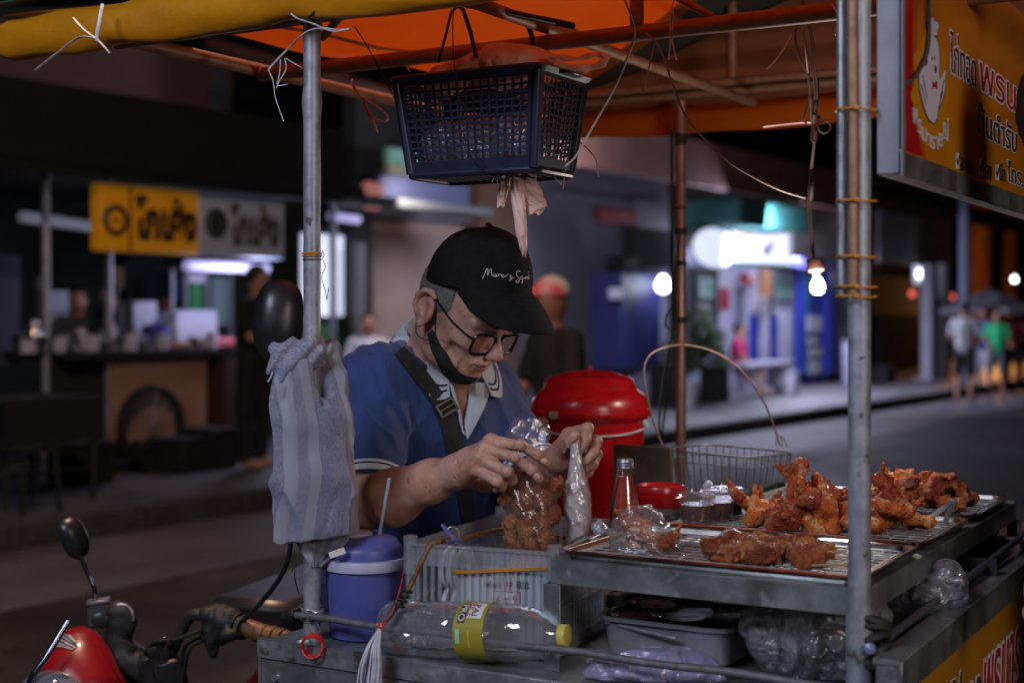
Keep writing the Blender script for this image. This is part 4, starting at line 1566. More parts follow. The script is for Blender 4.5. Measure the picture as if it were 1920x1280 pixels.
# lower frame and wheels (below the picture)
for (u, v) in ((.02, 0), (.9, 0), (.02, 1.45), (.9, 1.45)):
 g = G()
 g.box(C(u, v, .48), CA, CB, UZ, .015, .015, .265)
 g.build("leg", M['alu'], cart)
for (u, v) in ((.05, .2), (.86, .2), (.05, 1.25), (.86, 1.25)):
 g = G()
 wheel(g, C(u, v, .22), .22, .05, CA)
 w_ = g.build("wheel", M['rubber'], cart)
 g = G()
 g.lathe([(0, -.02), (.17, -.02), (.18, 0), (.17, .02), (0, .02)], C(u, v, .22), CA, 20)
 g.build("rim", M['galv'], w_)
g = G()
g.box(C(.45, .72, .27), CA, CB, UZ, .46, .76, .015)
g.build("under_frame", M['alu'], cart)
# posts
g = G()
seg = [C(.895, 0, z) for z in np.linspace(.90, 1.955, 40)]
rs = []
for p in seg:
 z = p.z
 r = .0142 + .0004 * math.sin(z * 50) + rng.uniform(-.0002, .0002)
 if abs(z - 1.783) < .014:
  r += .0022
 if abs(z - 1.56) < .010:
  r += .0006
 rs.append(r)
g.tube(seg, rs, 20)
g.build("post", M['pole'], cart, ang=60)
g = G()
seg = [C(0, 0, z) for z in np.linspace(.80, 2.06, 40)]
g.tube(seg, [.0148 + (.0025 if z.z < 1.06 else 0) + rng.uniform(-.0002, .0002) for z in seg], 20)
p_ = g.build("post", M['pole'], cart, ang=60)
p_["label"] = "thickest post, in front, with a bamboo rod strapped to its upper half"
dcam = Vector((.24, .97, 0)).normalized()
scam = Vector((dcam.y, -dcam.x, 0))
g = G()
c = C(0, 0, 0) - scam * .0225 - dcam * .006
g.tube([c + UZ * z for z in np.linspace(1.472, 2.06, 12)], .0068, 12)
g.build("thin_rod", M['galv'], p_)
g = G()
c = C(0, 0, 0) - scam * .0085 - dcam * .0185
g.tube([c + UZ * z + scam * (.001 * math.sin(z * 9)) for z in np.linspace(1.476, 2.06, 14)], [.0062 + .0004 * math.sin(i * 2.2) for i in range(14)], 10)
g.build("bamboo_rod", M['rust'], p_)
for yy in (208, 378, 482, 538, 556):
 z = CAM_H - (yy - HOR) / FPX * 1.85
 g = G()
 c = C(0, 0, z) - scam * .004 - dcam * .006
 pts = [c + scam * math.cos(a) * .0255 + dcam * math.sin(a) * .0215 + UZ * (.0012 * math.sin(a * 2)) for a in np.linspace(0, 2 * PI, 25)]
 g.tube(pts, .0015, 6, cap=False)
 g.lathe([(0, -.003), (.003, -.003), (.0036, 0), (.003, .003), (0, .003)], c - dcam * .0235 + scam * .001, scam, 8)
 g.build("strap_tie", M['orange_tie'], p_)
g = G()
for dz in (0, .004):
 pts = [C(.895, 0, 1.545 + dz) + Vector((math.cos(a), math.sin(a), 0)) * .0158 for a in np.linspace(0, 2 * PI, 21)]
 g.tube(pts, .0014, 6, cap=False)
lp = [o for o in cart.children if o.name.startswith("post")][0]
g.build("rubber_band", M['orange_tie'], lp)
g = G()
pts = [C(.895, 0, 1.539) + Vector((math.cos(a), math.sin(a), 0)) * .0155 for a in np.linspace(0, 2 * PI, 21)]
g.tube(pts, .0008, 5, cap=False)
g.tube(spline([P(606, 488, 2.28), P(610, 500, 2.28), P(603, 520, 2.28), P(610, 545, 2.28), P(613, 562, 2.28), P(616, 540, 2.28)], 5), .0006, 5)
g.tube(spline([P(604, 486, 2.28), P(608, 478, 2.28), P(604, 470, 2.28)], 4), .0006, 5)
g.build("thread", M['rubber'], lp)
# rear posts
g = G()
seg = [C(.895, 1.5, z) for z in np.linspace(.80, 1.99, 30)]
g.tube(seg, [.0132 + rng.uniform(-.0003, .0003) for _ in seg], 16)
bp = g.build("post", mat("coppery_pipe", (.30, .15, .13), .42, .45, (.42, .24, .21), 40, 5, .3, 90, .001), cart, ang=60)
bp["label"] = "rear post wrapped with black tape bands"
for yy, hh in ((262, 22), (388, 8), (434, 12), (494, 9), (600, 12), (258, 8)):
 z = CAM_H - (yy - HOR) / FPX * 3.6
 g = G()
 g.lathe([(.0138, -hh / 2667 * 3.6 * .5), (.0148, -hh / 2667 * 3.6 * .45), (.0146, 0), (.0149, hh / 2667 * 3.6 * .45), (.0138, hh / 2667 * 3.6 * .5)], C(.895, 1.5, z), UZ, 16)
 g.build("tape_band", M['rubber'], bp)
for yy in (386, 478, 638):
 z = CAM_H - (yy - HOR) / FPX * 3.6
 g = G()
 g.tube([C(.895, 1.5, z) + Vector((math.cos(a), math.sin(a), 0)) * .0165 for a in np.linspace(0, 2 * PI, 19)], .002, 6, cap=False)
 g.build("strap_tie", M['orange_tie'], bp)
g = G()
g.tube([C(.915, 1.49, z) for z in np.linspace(1.45, 1.92, 8)], .0042, 8)
g.build("conduit", M['dark_metal'], bp)
g = G()
pipe_between(g, C(-.01, 1.5, .8), C(-.01, 1.5, 2.03), .0135)
g.build("post", M['pole'], cart)
# front rail and lower rails
g = G()
pts = [C(.91 - i * .94 / 20, -.022, .968 + .0016 * math.sin(i * 1.3)) for i in range(21)]
g.tube(pts, .0058, 10)
g.build("front_rail", mat("rail_bar", (.12, .115, .125), .6, .4, (.2, .19, .21), 60, 5, .5, 160, .001), cart)
g = G()
g.box(C(-.045, .76, 1.012), CA, CB, UZ, .017, .80, .004, .001)
g.box(C(-.063, .76, .992), CA, CB, UZ, .003, .80, .0235, .001)
g.build("side_cap", M['alu'], cart)
g = G()
g.box(C(-.048, -.035, .80), CA, CB, UZ, .016, .003, .207, .001)
g.box(C(-.0655, -.021, .79), CA, CB, UZ, .002, .017, .175, .001)
g.build("corner_angle", M['galv'], cart)
# orange side panel with lettering
UPN = -.060
g = G()
g.box(C(UPN, .78, .79), CA, CB, UZ, .002, .775, .178)
sp = g.build("side_panel", M['panel_orange'], cart)
def plane_uv(px, py, u):
 r = (px - 960) / FPX
 v = (r * (CO.y + CA.y * u) - CO.x - CA.x * u) / (CB.x - r * CB.y)
 Y = CO.y + CA.y * u + CB.y * v
 return v, CAM_H - (py - HOR) / FPX * Y
def sign_text(body, x0, y0, x1, y1, m, par, u, offset=0.0, lift=0.0, border=None, bo=.05, shear=0.0):
 """x0,y0 = lower start, x1,y1 = upper end (photo) on plane u"""
 v0, z0 = plane_uv(x0, y0, u)
 v1, z1 = plane_uv(x1, y1, u)
 ref = None
 o, ref = text_on(body, m, par, C(u - .0, v0, z0), CB, UZ, v1 - v0, z1 - z0, offset=offset, lift=.0016 + lift, ext=.0004, shear=shear)
 if border is not None:
  text_on(body, border, par, C(u, v0, z0), CB, UZ, v1 - v0, z1 - z0, offset=offset + bo, lift=.0004 + lift, ext=.0003, ref=ref, shear=shear)
u_ = UPN - .002
v0, z0 = plane_uv(1775, 1300, u_)
text_on("ไก่ทอด", M['ink_dark'], sp, C(u_, .225, .832), CB, UZ, .20, .098, offset=.0, lift=.0016, ext=.0004, shear=.12)
text_on("ไก่ทอด", M['ink_white'], sp, C(u_, .223, .830), CB, UZ, .204, .102, offset=.05, lift=.0004, ext=.0003, shear=.12)
text_on("พรนารายณ์", M['ink_red'], sp, C(u_, .445, .806), CB, UZ, .52, .140, offset=.0, lift=.0016, ext=.0004, shear=.12)
text_on("พรนารายณ์", M['ink_white'], sp, C(u_, .442, .803), CB, UZ, .526, .146, offset=.05, lift=.0004, ext=.0003, shear=.12)
# rack for the trays
g = G()
RZ = 1.087
rk_u0, rk_u1, rk_v0, rk_v1 = -.0, .468, .022, 1.05
for v in (rk_v0, rk_v1):
 g.box(C((rk_u0 + rk_u1) / 2, v, RZ - .016), CA, CB, UZ, (rk_u1 - rk_u0) / 2, .0022, .018, .0008)
 g.box(C((rk_u0 + rk_u1) / 2, v + (.010 if v < .5 else -.010), RZ + .0005), CA, CB, UZ, (rk_u1 - rk_u0) / 2, .010, .0018)
for u in (rk_u0, rk_u1):
 g.box(C(u, (rk_v0 + rk_v1) / 2, RZ - .016), CA, CB, UZ, .0022, (rk_v1 - rk_v0) / 2 - .004, .0175, .0008)
 g.box(C(u + (.010 if u < .2 else -.010), (rk_v0 + rk_v1) / 2, RZ + .0001), CA, CB, UZ, .0095, (rk_v1 - rk_v0) / 2 - .022, .0016)
for v in (.33, .665):
 g.box(C((rk_u0 + rk_u1) / 2, v, RZ - .010), CA, CB, UZ, (rk_u1 - rk_u0) / 2 - .003, .010, .0016)
rack = g.build("tray_rack", M['alu'], cart)
for (u, v) in ((rk_u1 - .003, rk_v0 + .003), (rk_u1 - .003, rk_v1 - .004), (rk_u0 + .003, rk_v1 - .004)):
 g = G()
 su = -1 if u > .2 else 1
 sv = 1 if v < .5 else -1
 g.box(C(u, v - sv * .0055, (DZ + RZ - .034) / 2), CA, CB, UZ, .014, .0016, (RZ - .034 - DZ) / 2 + .0, .0006)
 g.box(C(u - su * .0125, v + sv * .009, (DZ + RZ - .034) / 2), CA, CB, UZ, .0016, .0125, (RZ - .034 - DZ) / 2, .0006)
 g.build("leg", M['alu'], rack)
# canopy --------------------------------------------------------------
PZ = 1.93
g = G()
NU, NV = 56, 48
UMAX = 1.33
def roof_z(u, v):
 s_ = max(0, min(1, (v + .05) / 1.65))
 a = max(0, min(1, (UMAX - u) / 1.0))
 a = a * a * (3 - 2 * a)
 b_ = min(1, s_ / .34)
 return 1.966 + .075 * math.sin(PI * s_ * .5) + .245 * a * b_ + .010 * math.sin(u * 7.3 + v * 3) * math.sin(v * 9 + u * 2)
def seam(u):
 return np.interp(u, [-.4, .0, .3, .62, .8, 1.0, 1.2, 1.4], [.40, .55, .80, 1.12, 1.27, 1.36, 1.50, 1.55])
rows_ = []
for i in range(NV + 1):
 r_ = []
 for j in range(NU + 1):
  u = -.34 + (UMAX + .34) * j / NU
  v = -.05 + (seam(u) + .05 + .04) * i / NV
  r_.append(C(u, v, roof_z(u, v)))
 rows_.append(r_)
g.grid(rows_, .002)
o = g.build("canopy_sheet", M['orange_tarp'], cart, ang=80)
o["label"] = "orange tarpaulin underside of the canopy"
rows_ = []
for i in range(NV + 1):
 r_ = []
 for j in range(NU + 1):
  u = -.34 + (UMAX + .34) * j / NU
  v = seam(u) - .03 + (1.6 - seam(u) + .03) * i / NV
  r_.append(C(u, v, roof_z(u, v) + .008 + .006 * math.sin(u * 11)))
 rows_.append(r_)
g = G()
g.grid(rows_, .002)
M['dark_tarp'] = cloth_translucent("dark_tarp", (.075, .10, .10), (.02, .02, .02), .08)
o = g.build("canopy_sheet", M['dark_tarp'], cart, ang=80)
o["label"] = "dark grey-green tarpaulin over the back half of the canopy"
g = G()
g.grid([[C(u, 1.585, z_) if k_ else C(u, 1.585, roof_z(u, 1.58) + .005) for u in np.linspace(-.34, UMAX, 30)] for k_, z_ in ((0, 0), (1, 1.99))], .003)
g.build("end_sheet", mat("red_brown_tarp", (.26, .085, .035), .8, 0, (.34, .12, .05), 4, 4, .3, 20, .01), cart, ang=80)
g = G()     # brown patch under the dark tarp
rows_ = []
for i in range(13):
 r_ = []
 for j in range(13):
  a, b_ = j / 12, i / 12
  u = -.16 + .80 * a
  v = seam(u) + .05 + (1.36 - seam(u)) * b_
  r_.append(C(u, v, roof_z(u, v) - .004 - .022 * math.sin(PI * a) * math.sin(PI * b_)))
 rows_.append(r_)
g.grid(rows_, .002)
g.build("patch", M['brown_tarp'], cart, ang=80)
def roll(g, path, rz, rd, n=18, wob=.1, seed=1, out=Vector((0, 0, 0))):
 rings = []
 m = len(path)
 for i, p in enumerate(path):
  ring_ = []
  for k in range(n):
   a = 2 * PI * k / n
   w_ = 1 + wob * math.sin(3 * a + i * .35 + seed) * .5 + wob * math.sin(i * .8 + seed * 2) * .5
   ring_.append(p + CB * math.cos(a) * rd * w_ + UZ * math.sin(a) * rz * w_)
  rings.append(ring_)
 loft(g, rings, True, True)
g = G()
path = []
N = 60
rzs = []
for i in range(N + 1):
 u = 1.60 - i / N * 1.95
 sag = .004 * math.sin(u * 8)
 path.append(C(u, -.052 + .006 * math.sin(u * 13), 1.949 + sag + (.012 if u < .2 else 0)))
rings = []
for i, p in enumerate(path):
 u = 1.60 - i / N * 1.95
 ring_ = []
 pinch = 1 - .16 * math.exp(-((u - 1.27) / .04) ** 2) - .18 * math.exp(-((u - .9) / .03) ** 2)
 endf = min(1, .55 + (1.60 - u) * 7)
 for k in range(22):
  a = 2 * PI * k / 22
  fold = 1 + .05 * math.sin(2 * a + u * 5) + .03 * math.sin(5 * a + u * 21) + .05 * math.sin(a * 3 + u * 33) * (1 if u > 1.1 else .3)
  ring_.append(p + CB * math.cos(a) * .026 * fold * endf + UZ * math.sin(a) * .040 * fold * pinch * endf)
 rings.append(ring_)
loft(g, rings, True, True)
o = g.build("rolled_edge", M['yellow_tarp'], cart, ang=80)
o["label"] = "yellow tarpaulin rolled up along the front eave"
for u_s in (.62, .98, 1.2):
 g = G()
 g.grid([[C(u_s + du, v_s, roof_z(u_s, v_s) - .0035) for du in (-.011, -.009, .009, .011)] for v_s in np.linspace(0, float(seam(u_s)), 30)], .0015)
 g.build("seam_tape", mat("seam_tape", (.55, .17, .02), .7, 0, (.40, .11, .015), 30), cart)
g = G()     # strip of sheet above the roll, and dark green sheet over the far end
rows_ = [[C(u, -.06 + .08 * k, 1.985 + .014 * k + .006 * math.sin(u * 9 + k)) for u in np.linspace(1.55, -.34, 40)] for k in range(3)]
g.grid(rows_, .003)
g.build("eave_sheet", M['yellow_tarp'], cart, ang=80)
g = G()
rows_ = [[C(u, -.10 + .1 * k, 2.008 + .012 * k + .006 * math.sin(u * 7 + k)) for u in np.linspace(1.75, 1.05, 20)] for k in range(4)]
g.grid(rows_, .003)
g.build("over_sheet", mat("dark_green_sheet", (.01, .05, .045), .6, 0, (.015, .07, .06), 4), cart, ang=80)
g = G()     # rear valance: two soft orange rolls
for (dz, v, rz) in ((1.948, 1.57, .030), (1.985, 1.60, .014)):
 rings = []
 for i in range(50):
  u = UMAX + .05 - i / 49 * 1.75
  rings.append([C(u, v, dz + .004 * math.sin(u * 6)) + CB * math.cos(a) * .018 + UZ * math.sin(a) * rz * (1 + .1 * math.sin(u * 17 + a * 2)) for a in np.linspace(0, 2 * PI, 15)[:-1]])
 loft(g, rings, True, True)
M['orange_roll'] = cloth_translucent("orange_roll", (.92, .30, .02), (.98, .36, .03), .65)
g.build("rear_valance", M['orange_roll'], cart, ang=80)
# frame pipes of the canopy
for nm, a, b, r_, m_ in [
  ("eave_pipe", C(UMAX, 0, PZ), C(-.30, 0, PZ + .002), .012, 'rust'),
  ("crossbar", C(UMAX, .39, PZ + .001), C(-.2, .39, PZ + .003), .0145, 'rust'),
  ("side_pipe", C(1.335, -.02, PZ + .012), C(1.345, 1.6, PZ + .01), .0135, 'rust'),
  ("rear_bar", C(UMAX, 1.49, 2.003), C(-.25, 1.49, 2.006), .012, 'rust'),
  ("rear_bar", C(UMAX, 1.445, 2.018), C(-.25, 1.445, 2.02), .010, 'rust'),
  ("rafter", C(.677, .01, PZ + .028), C(.677, 1.43, PZ + .030), .0105, 'rust'),
  ("rafter", C(.74, .02, PZ + .030), C(.62, .385, PZ + .026), .006, 'dark_metal'),
  ("brace", C(.95, .10, PZ - .01), C(.80, -.01, PZ + .02), .007, 'rust'),
  ("brace", C(.50, .40, PZ + .10), C(.36, .39, PZ + .015), .006, 'rust'),
  ("king_post", C(.50, .39, PZ + .016), C(.50, .39, 2.19), .0125, 'rust'),
  ("king_post", C(.735, 1.44, 2.026), C(.735, 1.44, 2.28), .0135, 'rust'),
  ("side_pipe", C(-.215, -.02, PZ + .03), C(-.215, 1.6, PZ + .03), .0135, 'rust'),
]:
 g = G()
 pipe_between(g, a, b, r_, 12, 12)
 g.build(nm, M[m_], cart)
g = G()     # wire from canopy
g.tube(spline([P(665, 50, 2.6), P(690, 90, 2.6), P(730, 165, 2.62), P(752, 215, 2.55)], 4), .0012, 5)
g.build("stay_wire", M['dark_metal'], cart)
# --- name sign, upper corner
SU = -.052
ZS0, ZS1 = 1.629, 1.985
sgn = None
g = G()
g.box(C(-.036, .66, (ZS0 + ZS1) / 2), CA, CB, UZ, .0155, .655, (ZS1 - ZS0) / 2 - .002, .002)
M['frame_grey'] = mat("frame_grey", (.20, .20, .24), .55, .25, (.27, .27, .32), 12, 4, .2, 60, .001)
sgn = g.build("name_sign", M['frame_grey'], cart)
g = G()   # aluminium lower frame, slightly dented
rows_ = []
for i in range(40):
 v = -.002 + 1.32 * i / 39
 w_ = .0015 * math.sin(v * 23) + .001 * math.sin(v * 61)
 rows_.append([C(SU - .003 + w_, v, ZS0 - .001), C(SU - .003 + w_ * .5, v, ZS0 + .028), C(SU - .0005, v, ZS0 + .0325)])
g.grid(rows_, .002)
g.build("lower_frame", M['alu'], sgn)
g = G()
rows_ = []
for i in range(20):
 z = ZS0 + (ZS1 - ZS0) * i / 19
 w_ = .004 * math.exp(-((z - 1.69) / .015) ** 2)
 rows_.append([C(SU - .004, -.003, z), C(SU - .0045, .008 + w_, z), C(SU - .001, .010 + w_, z)])
g.grid(rows_, .0015)
g.build("end_frame", M['frame_grey'], sgn)
g = G()
g.box(C(SU - .001, .66, (ZS0 + .03 + ZS1) / 2), CA, CB, UZ, .001, .65, (ZS1 - ZS0 - .03) / 2)
face = g.build("sign_face", M['sign_yellow'], sgn, smooth=False)
ub = SU - .0022
g = G()   # red edge field with a curved border
n = 24
top, bot = [], []
zlo, zhi = ZS0 + .033, ZS1 - .002
vs, fs = [], []
for i in range(n + 1):
 z = zlo + (zhi - zlo) * i / n
 e = .055 + .050 * ((z - 1.80) / .14) ** 2 if z < 1.80 else .055 + .03 * ((z - 1.80) / .16) ** 2
 vs += [C(ub, .009, z), C(ub, e, z), C(ub - .0004, .009, z), C(ub - .0004, e, z)]
for i in range(n):
 a = i * 4
 fs += [(a + 2, a + 3, a + 7, a + 6), (a, a + 4, a + 5, a + 1), (a + 1, a + 5, a + 7, a + 3)]
g.add(vs, fs)
g.build("red_field", M['sign_red'], sgn, smooth=False)
vs = []
for i in range(n + 1):
 z = zlo + (zhi - zlo) * i / n
 e = .050 + .050 * ((z - 1.80) / .14) ** 2 if z < 1.80 else .050 + .03 * ((z - 1.80) / .16) ** 2
 e2 = e + .028 + (.10 * max(0, (z - 1.86)) / .1)
 vs += [C(ub + .0001, e, z), C(ub + .0001, e2, z), C(ub - .0002, e, z), C(ub - .0002, e2, z)]
g = G()
g.add(vs, fs)
g.build("orange_field", mat("sign_deep_orange", (.55, .075, .008), .35, 0, (.60, .12, .008), 12, 3, coat=.3), sgn, smooth=False)
def spt(px, py, h=0.0):
 v, z = plane_uv(px, py, ub)
 return C(ub - h, v, z)
def sign_poly(pts, m, name, h):
 n = len(pts)
 vs = [spt(x, y, h) for x, y in pts] + [spt(x, y, h - .0004) for x, y in pts]
 g = G()
 g.add(vs, [tuple(range(n)), tuple(range(n, 2 * n))[::-1]] + [(i, (i + 1) % n, (i + 1) % n + n, i + n) for i in range(n)])
 return g.build(name, m, sgn, smooth=False)
# flame disc, hen with a chef's hat, bow tie (photo columns of the sign)
pts = []
for k in range(30):
 a = 2 * PI * k / 30
 rx = 32 * (1 + (.16 if k % 3 == 0 and math.sin(a) > -.2 else 0))
 pts.append((1744 + rx * math.cos(a), 180 - (98 if math.sin(a) < 0 else 120) * math.sin(a) * (1 + (.1 if k % 3 == 0 and math.sin(a) > .2 else 0))))
sign_poly(pts, M['sign_orange'], "flame_emblem", .0006)
wht = M['ink_white']
body = [(1742, 70), (1738, 78), (1737, 100), (1738, 118), (1734, 128), (1731, 120), (1727, 112), (1724, 128), (1722, 150), (1724, 170), (1729, 192), (1735, 212), (1742, 226), (1749, 232), (1755, 224), (1757, 208), (1762, 196), (1768, 178), (1771, 160), (1770, 148), (1772, 130), (1767, 138), (1761, 152), (1759, 140), (1760, 116), (1759, 90), (1755, 74), (1748, 66)]
sign_poly([(x + (1.6 if x > 1748 else -1.6), y + (2.5 if y > 150 else -2.5)) for x, y in body], M['ink_dark'], "hen_outline", .0009)
sign_poly(body, wht, "hen", .0013)
hat = [(1740, 66), (1739, 56), (1736, 50), (1738, 42), (1743, 40), (1746, 32), (1751, 40), (1757, 42), (1759, 50), (1756, 57), (1756, 67)]
sign_poly([(1748 + (x - 1748) * 1.14, 50 + (y - 50) * 1.12) for x, y in hat], M['ink_dark'], "hat_outline", .0010)
sign_poly(hat, wht, "chef_hat", .0014)
sign_poly([(1746, 152), (1750, 156), (1755, 151), (1755, 169), (1750, 163), (1746, 168)], M['ink_red'], "bow_tie", .0018)
sign_poly([(1745, 107), (1746.6, 107), (1746.6, 114), (1745, 114)], M['ink_dark'], "eye", .0018)
sign_poly([(1750, 106), (1751.6, 106), (1751.6, 113), (1750, 113)], M['ink_dark'], "eye", .0018)
sign_poly([(1751, 122), (1754, 128), (1754, 136), (1752, 138), (1750, 130)], M['ink_dark'], "beak", .0018)
for (a, b_) in (((1727, 140), (1736, 186)), ((1725, 158), (1733, 196)), ((1768, 150), (1760, 186)), ((1765, 172), (1757, 204))):
 sign_poly([a, (a[0] + 1.2, a[1] + 1), (b_[0] + .8, b_[1]), b_], M['ink_dark'], "feather_line", .0018)
# arc of white letters under the hen
for (ch, x, y, wd, hh, sl) in (("พ", 1710, 232, 9, 26, 0), ("ร", 1719, 250, 8, 24, 0), ("น", 1727, 264, 9, 22, 0), ("า", 1737, 274, 7, 22, 0),
        ("ร", 1744, 279, 7, 22, 0), ("า", 1752, 279, 6, 22, 0), ("ย", 1758, 274, 8, 22, 0), ("ณ์", 1767, 262, 10, 40, 0)):
 v0, z0 = plane_uv(x, y, ub)
 v1, z1 = plane_uv(x + wd, y - hh, ub)
 text_on(ch, M['ink_white'], sgn, C(ub, v0, z0), CB, UZ, v1 - v0, z1 - z0, offset=.02, lift=.0012, ext=.0003)
u = ub
for (bd, x0, y0, x1, y1, mm, off, bo) in (("ไก่ทอด", 1780, 134, 1828, 56, 'ink_dark', -.004, .045), ("พรนารายณ์", 1836, 168, 1992, 98, 'ink_red', -.004, .045),
           ("ต้นตำรับ", 1831, 250, 1905, 190, 'ink_dark', .008, .04), ("สูตรเด็ด", 1912, 268, 1985, 208, 'ink_dark', .008, .04),
           ("สะโพก", 1800, 320, 1824, 282, 'ink_dark', .0, 0), ("น่อง", 1843, 334, 1858, 292, 'ink_dark', .0, 0),
           ("ปีก", 1874, 338, 1884, 305, 'ink_dark', .0, 0), ("โทร. 098-", 1888, 340, 1952, 300, 'ink_dark', .006, .04)):
 v0, z0 = plane_uv(x0, y0, ub)
 v1, z1 = plane_uv(x1, (y0 + (y1 - y0) * 1.0), ub)
 hgt = (y0 - y1) / FPX * (CO.y + CA.y * ub + CB.y * v0)
 o_, ref = text_on(bd, M[mm], sgn, C(ub, v0, z0), CB, UZ, v1 - v0, hgt, offset=off, lift=.0013, ext=.0003)
 if bo:
  text_on(bd, M['ink_white'], sgn, C(ub, v0, z0), CB, UZ, v1 - v0, hgt, offset=off + bo, lift=.0005, ext=.0003, ref=ref)
for (x, y) in ((1795, 300), (1838, 312), (1869, 322)):
 sign_poly([(x - 3.5, y - 14), (x + 3.5, y - 13), (x + 3.5, y + 17), (x - 3.5, y + 16)], M['ink_white'], "tick_box", .0006)
 sign_poly([(x - 2.5, y - 4), (x - .5, y + 4), (x + 4, y - 13), (x + 5, y - 11), (x, y + 11), (x - 3, y + 1)], M['ink_dark'], "tick", .0012)
g = G()   # wavy reflections come from the slightly ribbed lower sheet
rows_ = []
# rope over the sign
rp = [spt(1733, -30, .006), spt(1734, 20, .005), spt(1735, 60, .005), spt(1731, 100, .005), spt(1718, 130, .005), spt(1704, 150, .005), spt(1692, 158, .004)]
g = G()
g.tube(spline(rp, 6), .0028, 8)
tag(g.build("black_rope", M['rope']), "black and white rope looped across the hen emblem of the sign", "rope")
# rope along the side rail and its dark knob
g = G()
pts = spline([C(-.012, .045, 1.012), C(-.02, .16, 1.022), C(-.028, .45, 1.03), C(-.034, .9, 1.04), C(-.035, 1.45, 1.05)], 10)
g.tube(pts, .0058, 8)
# twisted strand
for ph in (0, PI):
 tw = []
 for i, p in enumerate([pts[0] + (pts[-1] - pts[0]) * 0] if False else pts):
  tw.append(p)
g.build("side_rope", M['rope'])
so = bpy.data.objects["side_rope"]
tag(so, "dark braided rope stretched along the side cap of the cart", "rope")
g = G()
for i in range(5):
 a = i * 1.1
 c = C(-.008, .015, 1.005 + .012 * i)
 g.tube([c + Vector((math.cos(t), math.sin(t), .35 * math.sin(t + a))) * .024 for t in np.linspace(0, 2 * PI, 17)], .006, 7, cap=False)
g.ell = None
kn = g.build("rope_knot", M['rubber'])
tag(kn, "black rubber lashing knotted round the foot of the thickest post", "lashing")
# screw top on the knot
g = G()
g.lathe([(0, 0), (.006, 0), (.0085, .004), (.007, .010), (0, .012)], C(-.016, -.008, 1.02), (-.3, -1, .2), 14)
g.build("knob", mat("lilac_knob", (.16, .16, .34), .3), kn)  # plain lilac base colour
# =================================================================== THE COOK
man = thing("person", "cook in a blue polo, black cap and glasses bagging fried chicken with both hands", "person", (-.23, 2.86, 0))
psi, th = R(52), R(29)
hf = np.array([math.sin(psi) * math.cos(th), -math.cos(psi) * math.cos(th), -math.sin(th)])
ht = np.array([math.sin(psi) * math.sin(th), -math.cos(psi) * math.sin(th), math.cos(th)])
hs = np.array([math.cos(psi), math.sin(psi), 0.0])
H0 = np.array([-.095, 2.64, 1.457])
HA = np.stack([hs, hf, ht], 1)
def HP(x, y, z):
 return Vector(H0 + HA @ np.array([x, y, z]))
bx = np.array([.824, .567, 0.0])
by = np.array([.567, -.824, 0.0])
BA = np.stack([bx, by, np.array([0, 0, 1.0])], 1)
Rs, Re, Rw = np.array([-.262, 2.645, 1.315]), np.array([-.252, 2.50, 1.118]), np.array([-.0905, 2.372, 1.190])
Ls, Le, Lw = np.array([-.050, 2.875, 1.292]), np.array([.050, 2.70, 1.130]), np.array(P(1046, 866, 2.47))
NB = np.array([-.150, 2.745, 1.335])
def capcut(s, p, q, r1, r2, k, end=1.0):
 p, q = np.array(p, float), np.array(q, float)
 m = max(r1, r2) + k + .03
 g = s.reg(np.minimum(p, q) - m, np.maximum(p, q) + m)
 sl, X, Y, Z = g
 ba = q - p
 L = float(ba @ ba)
 tt = ((X - p[0]) * ba[0] + (Y - p[1]) * ba[1] + (Z - p[2]) * ba[2]) / L
 t = np.clip(tt, 0, 1.3)
 d = np.sqrt((X - p[0] - t * ba[0]) ** 2 + (Y - p[1] - t * ba[1]) ** 2 + (Z - p[2] - t * ba[2]) ** 2) - (r1 + (r2 - r1) * t)
 d = np.maximum(d, (tt - end) * math.sqrt(L))
 s.comb(sl, d.astype(np.float32), k, False)
def torso(s, o):
 s.T = (np.array([-.140, 2.745, 1.235]), BA)
 s.ell((-.012, 0, 0), (.152 + o, .105 + o, .150 + o), .02)
 s.T = (np.array([-.168, 2.775, 1.06]), BA)
 s.ell((0, 0, 0), (.138 + o, .112 + o, .17 + o), .06)
 s.T = (np.array([-.235, 2.86, .92]), BA)
 s.ell((0, 0, 0), (.150 + o, .115 + o, .13 + o), .06)
 s.T = None
 # trapezius slopes
 s.cap(NB + (0, 0, .005), Rs + (.01, 0, .012), .048 + o, .046 + o, .05)
 s.cap(NB + (0, 0, .005), Ls + (-.01, 0, .012), .048 + o, .046 + o, .05)
V = .0024
body = SDF((-.42, 2.24, .80), (.20, 3.03, 1.625), V)
torso(body, 0)
# neck
hb = np.array(HP(0, -.022, -.045))
body.cap(hb, NB, .054, .060, .03)
body.cap(np.array(HP(0, .03, -.075)), NB + np.array([.03, -.03, -.01]), .032, .04, .03)
# right arm
body.cap(Rs, Re, .052, .042, .03)
body.chain([Re, Re + (Rw - Re) * .28 + np.array([0, 0, -.004]), Re + (Rw - Re) * .7, Rw], [.043, .0475, .034, .0275], .015, .02)
body.cap(Ls, Le, .050, .040, .03)
body.chain([Le, Le + (Lw - Le) * .35, Lw], [.040, .042, .027], .015, .02)
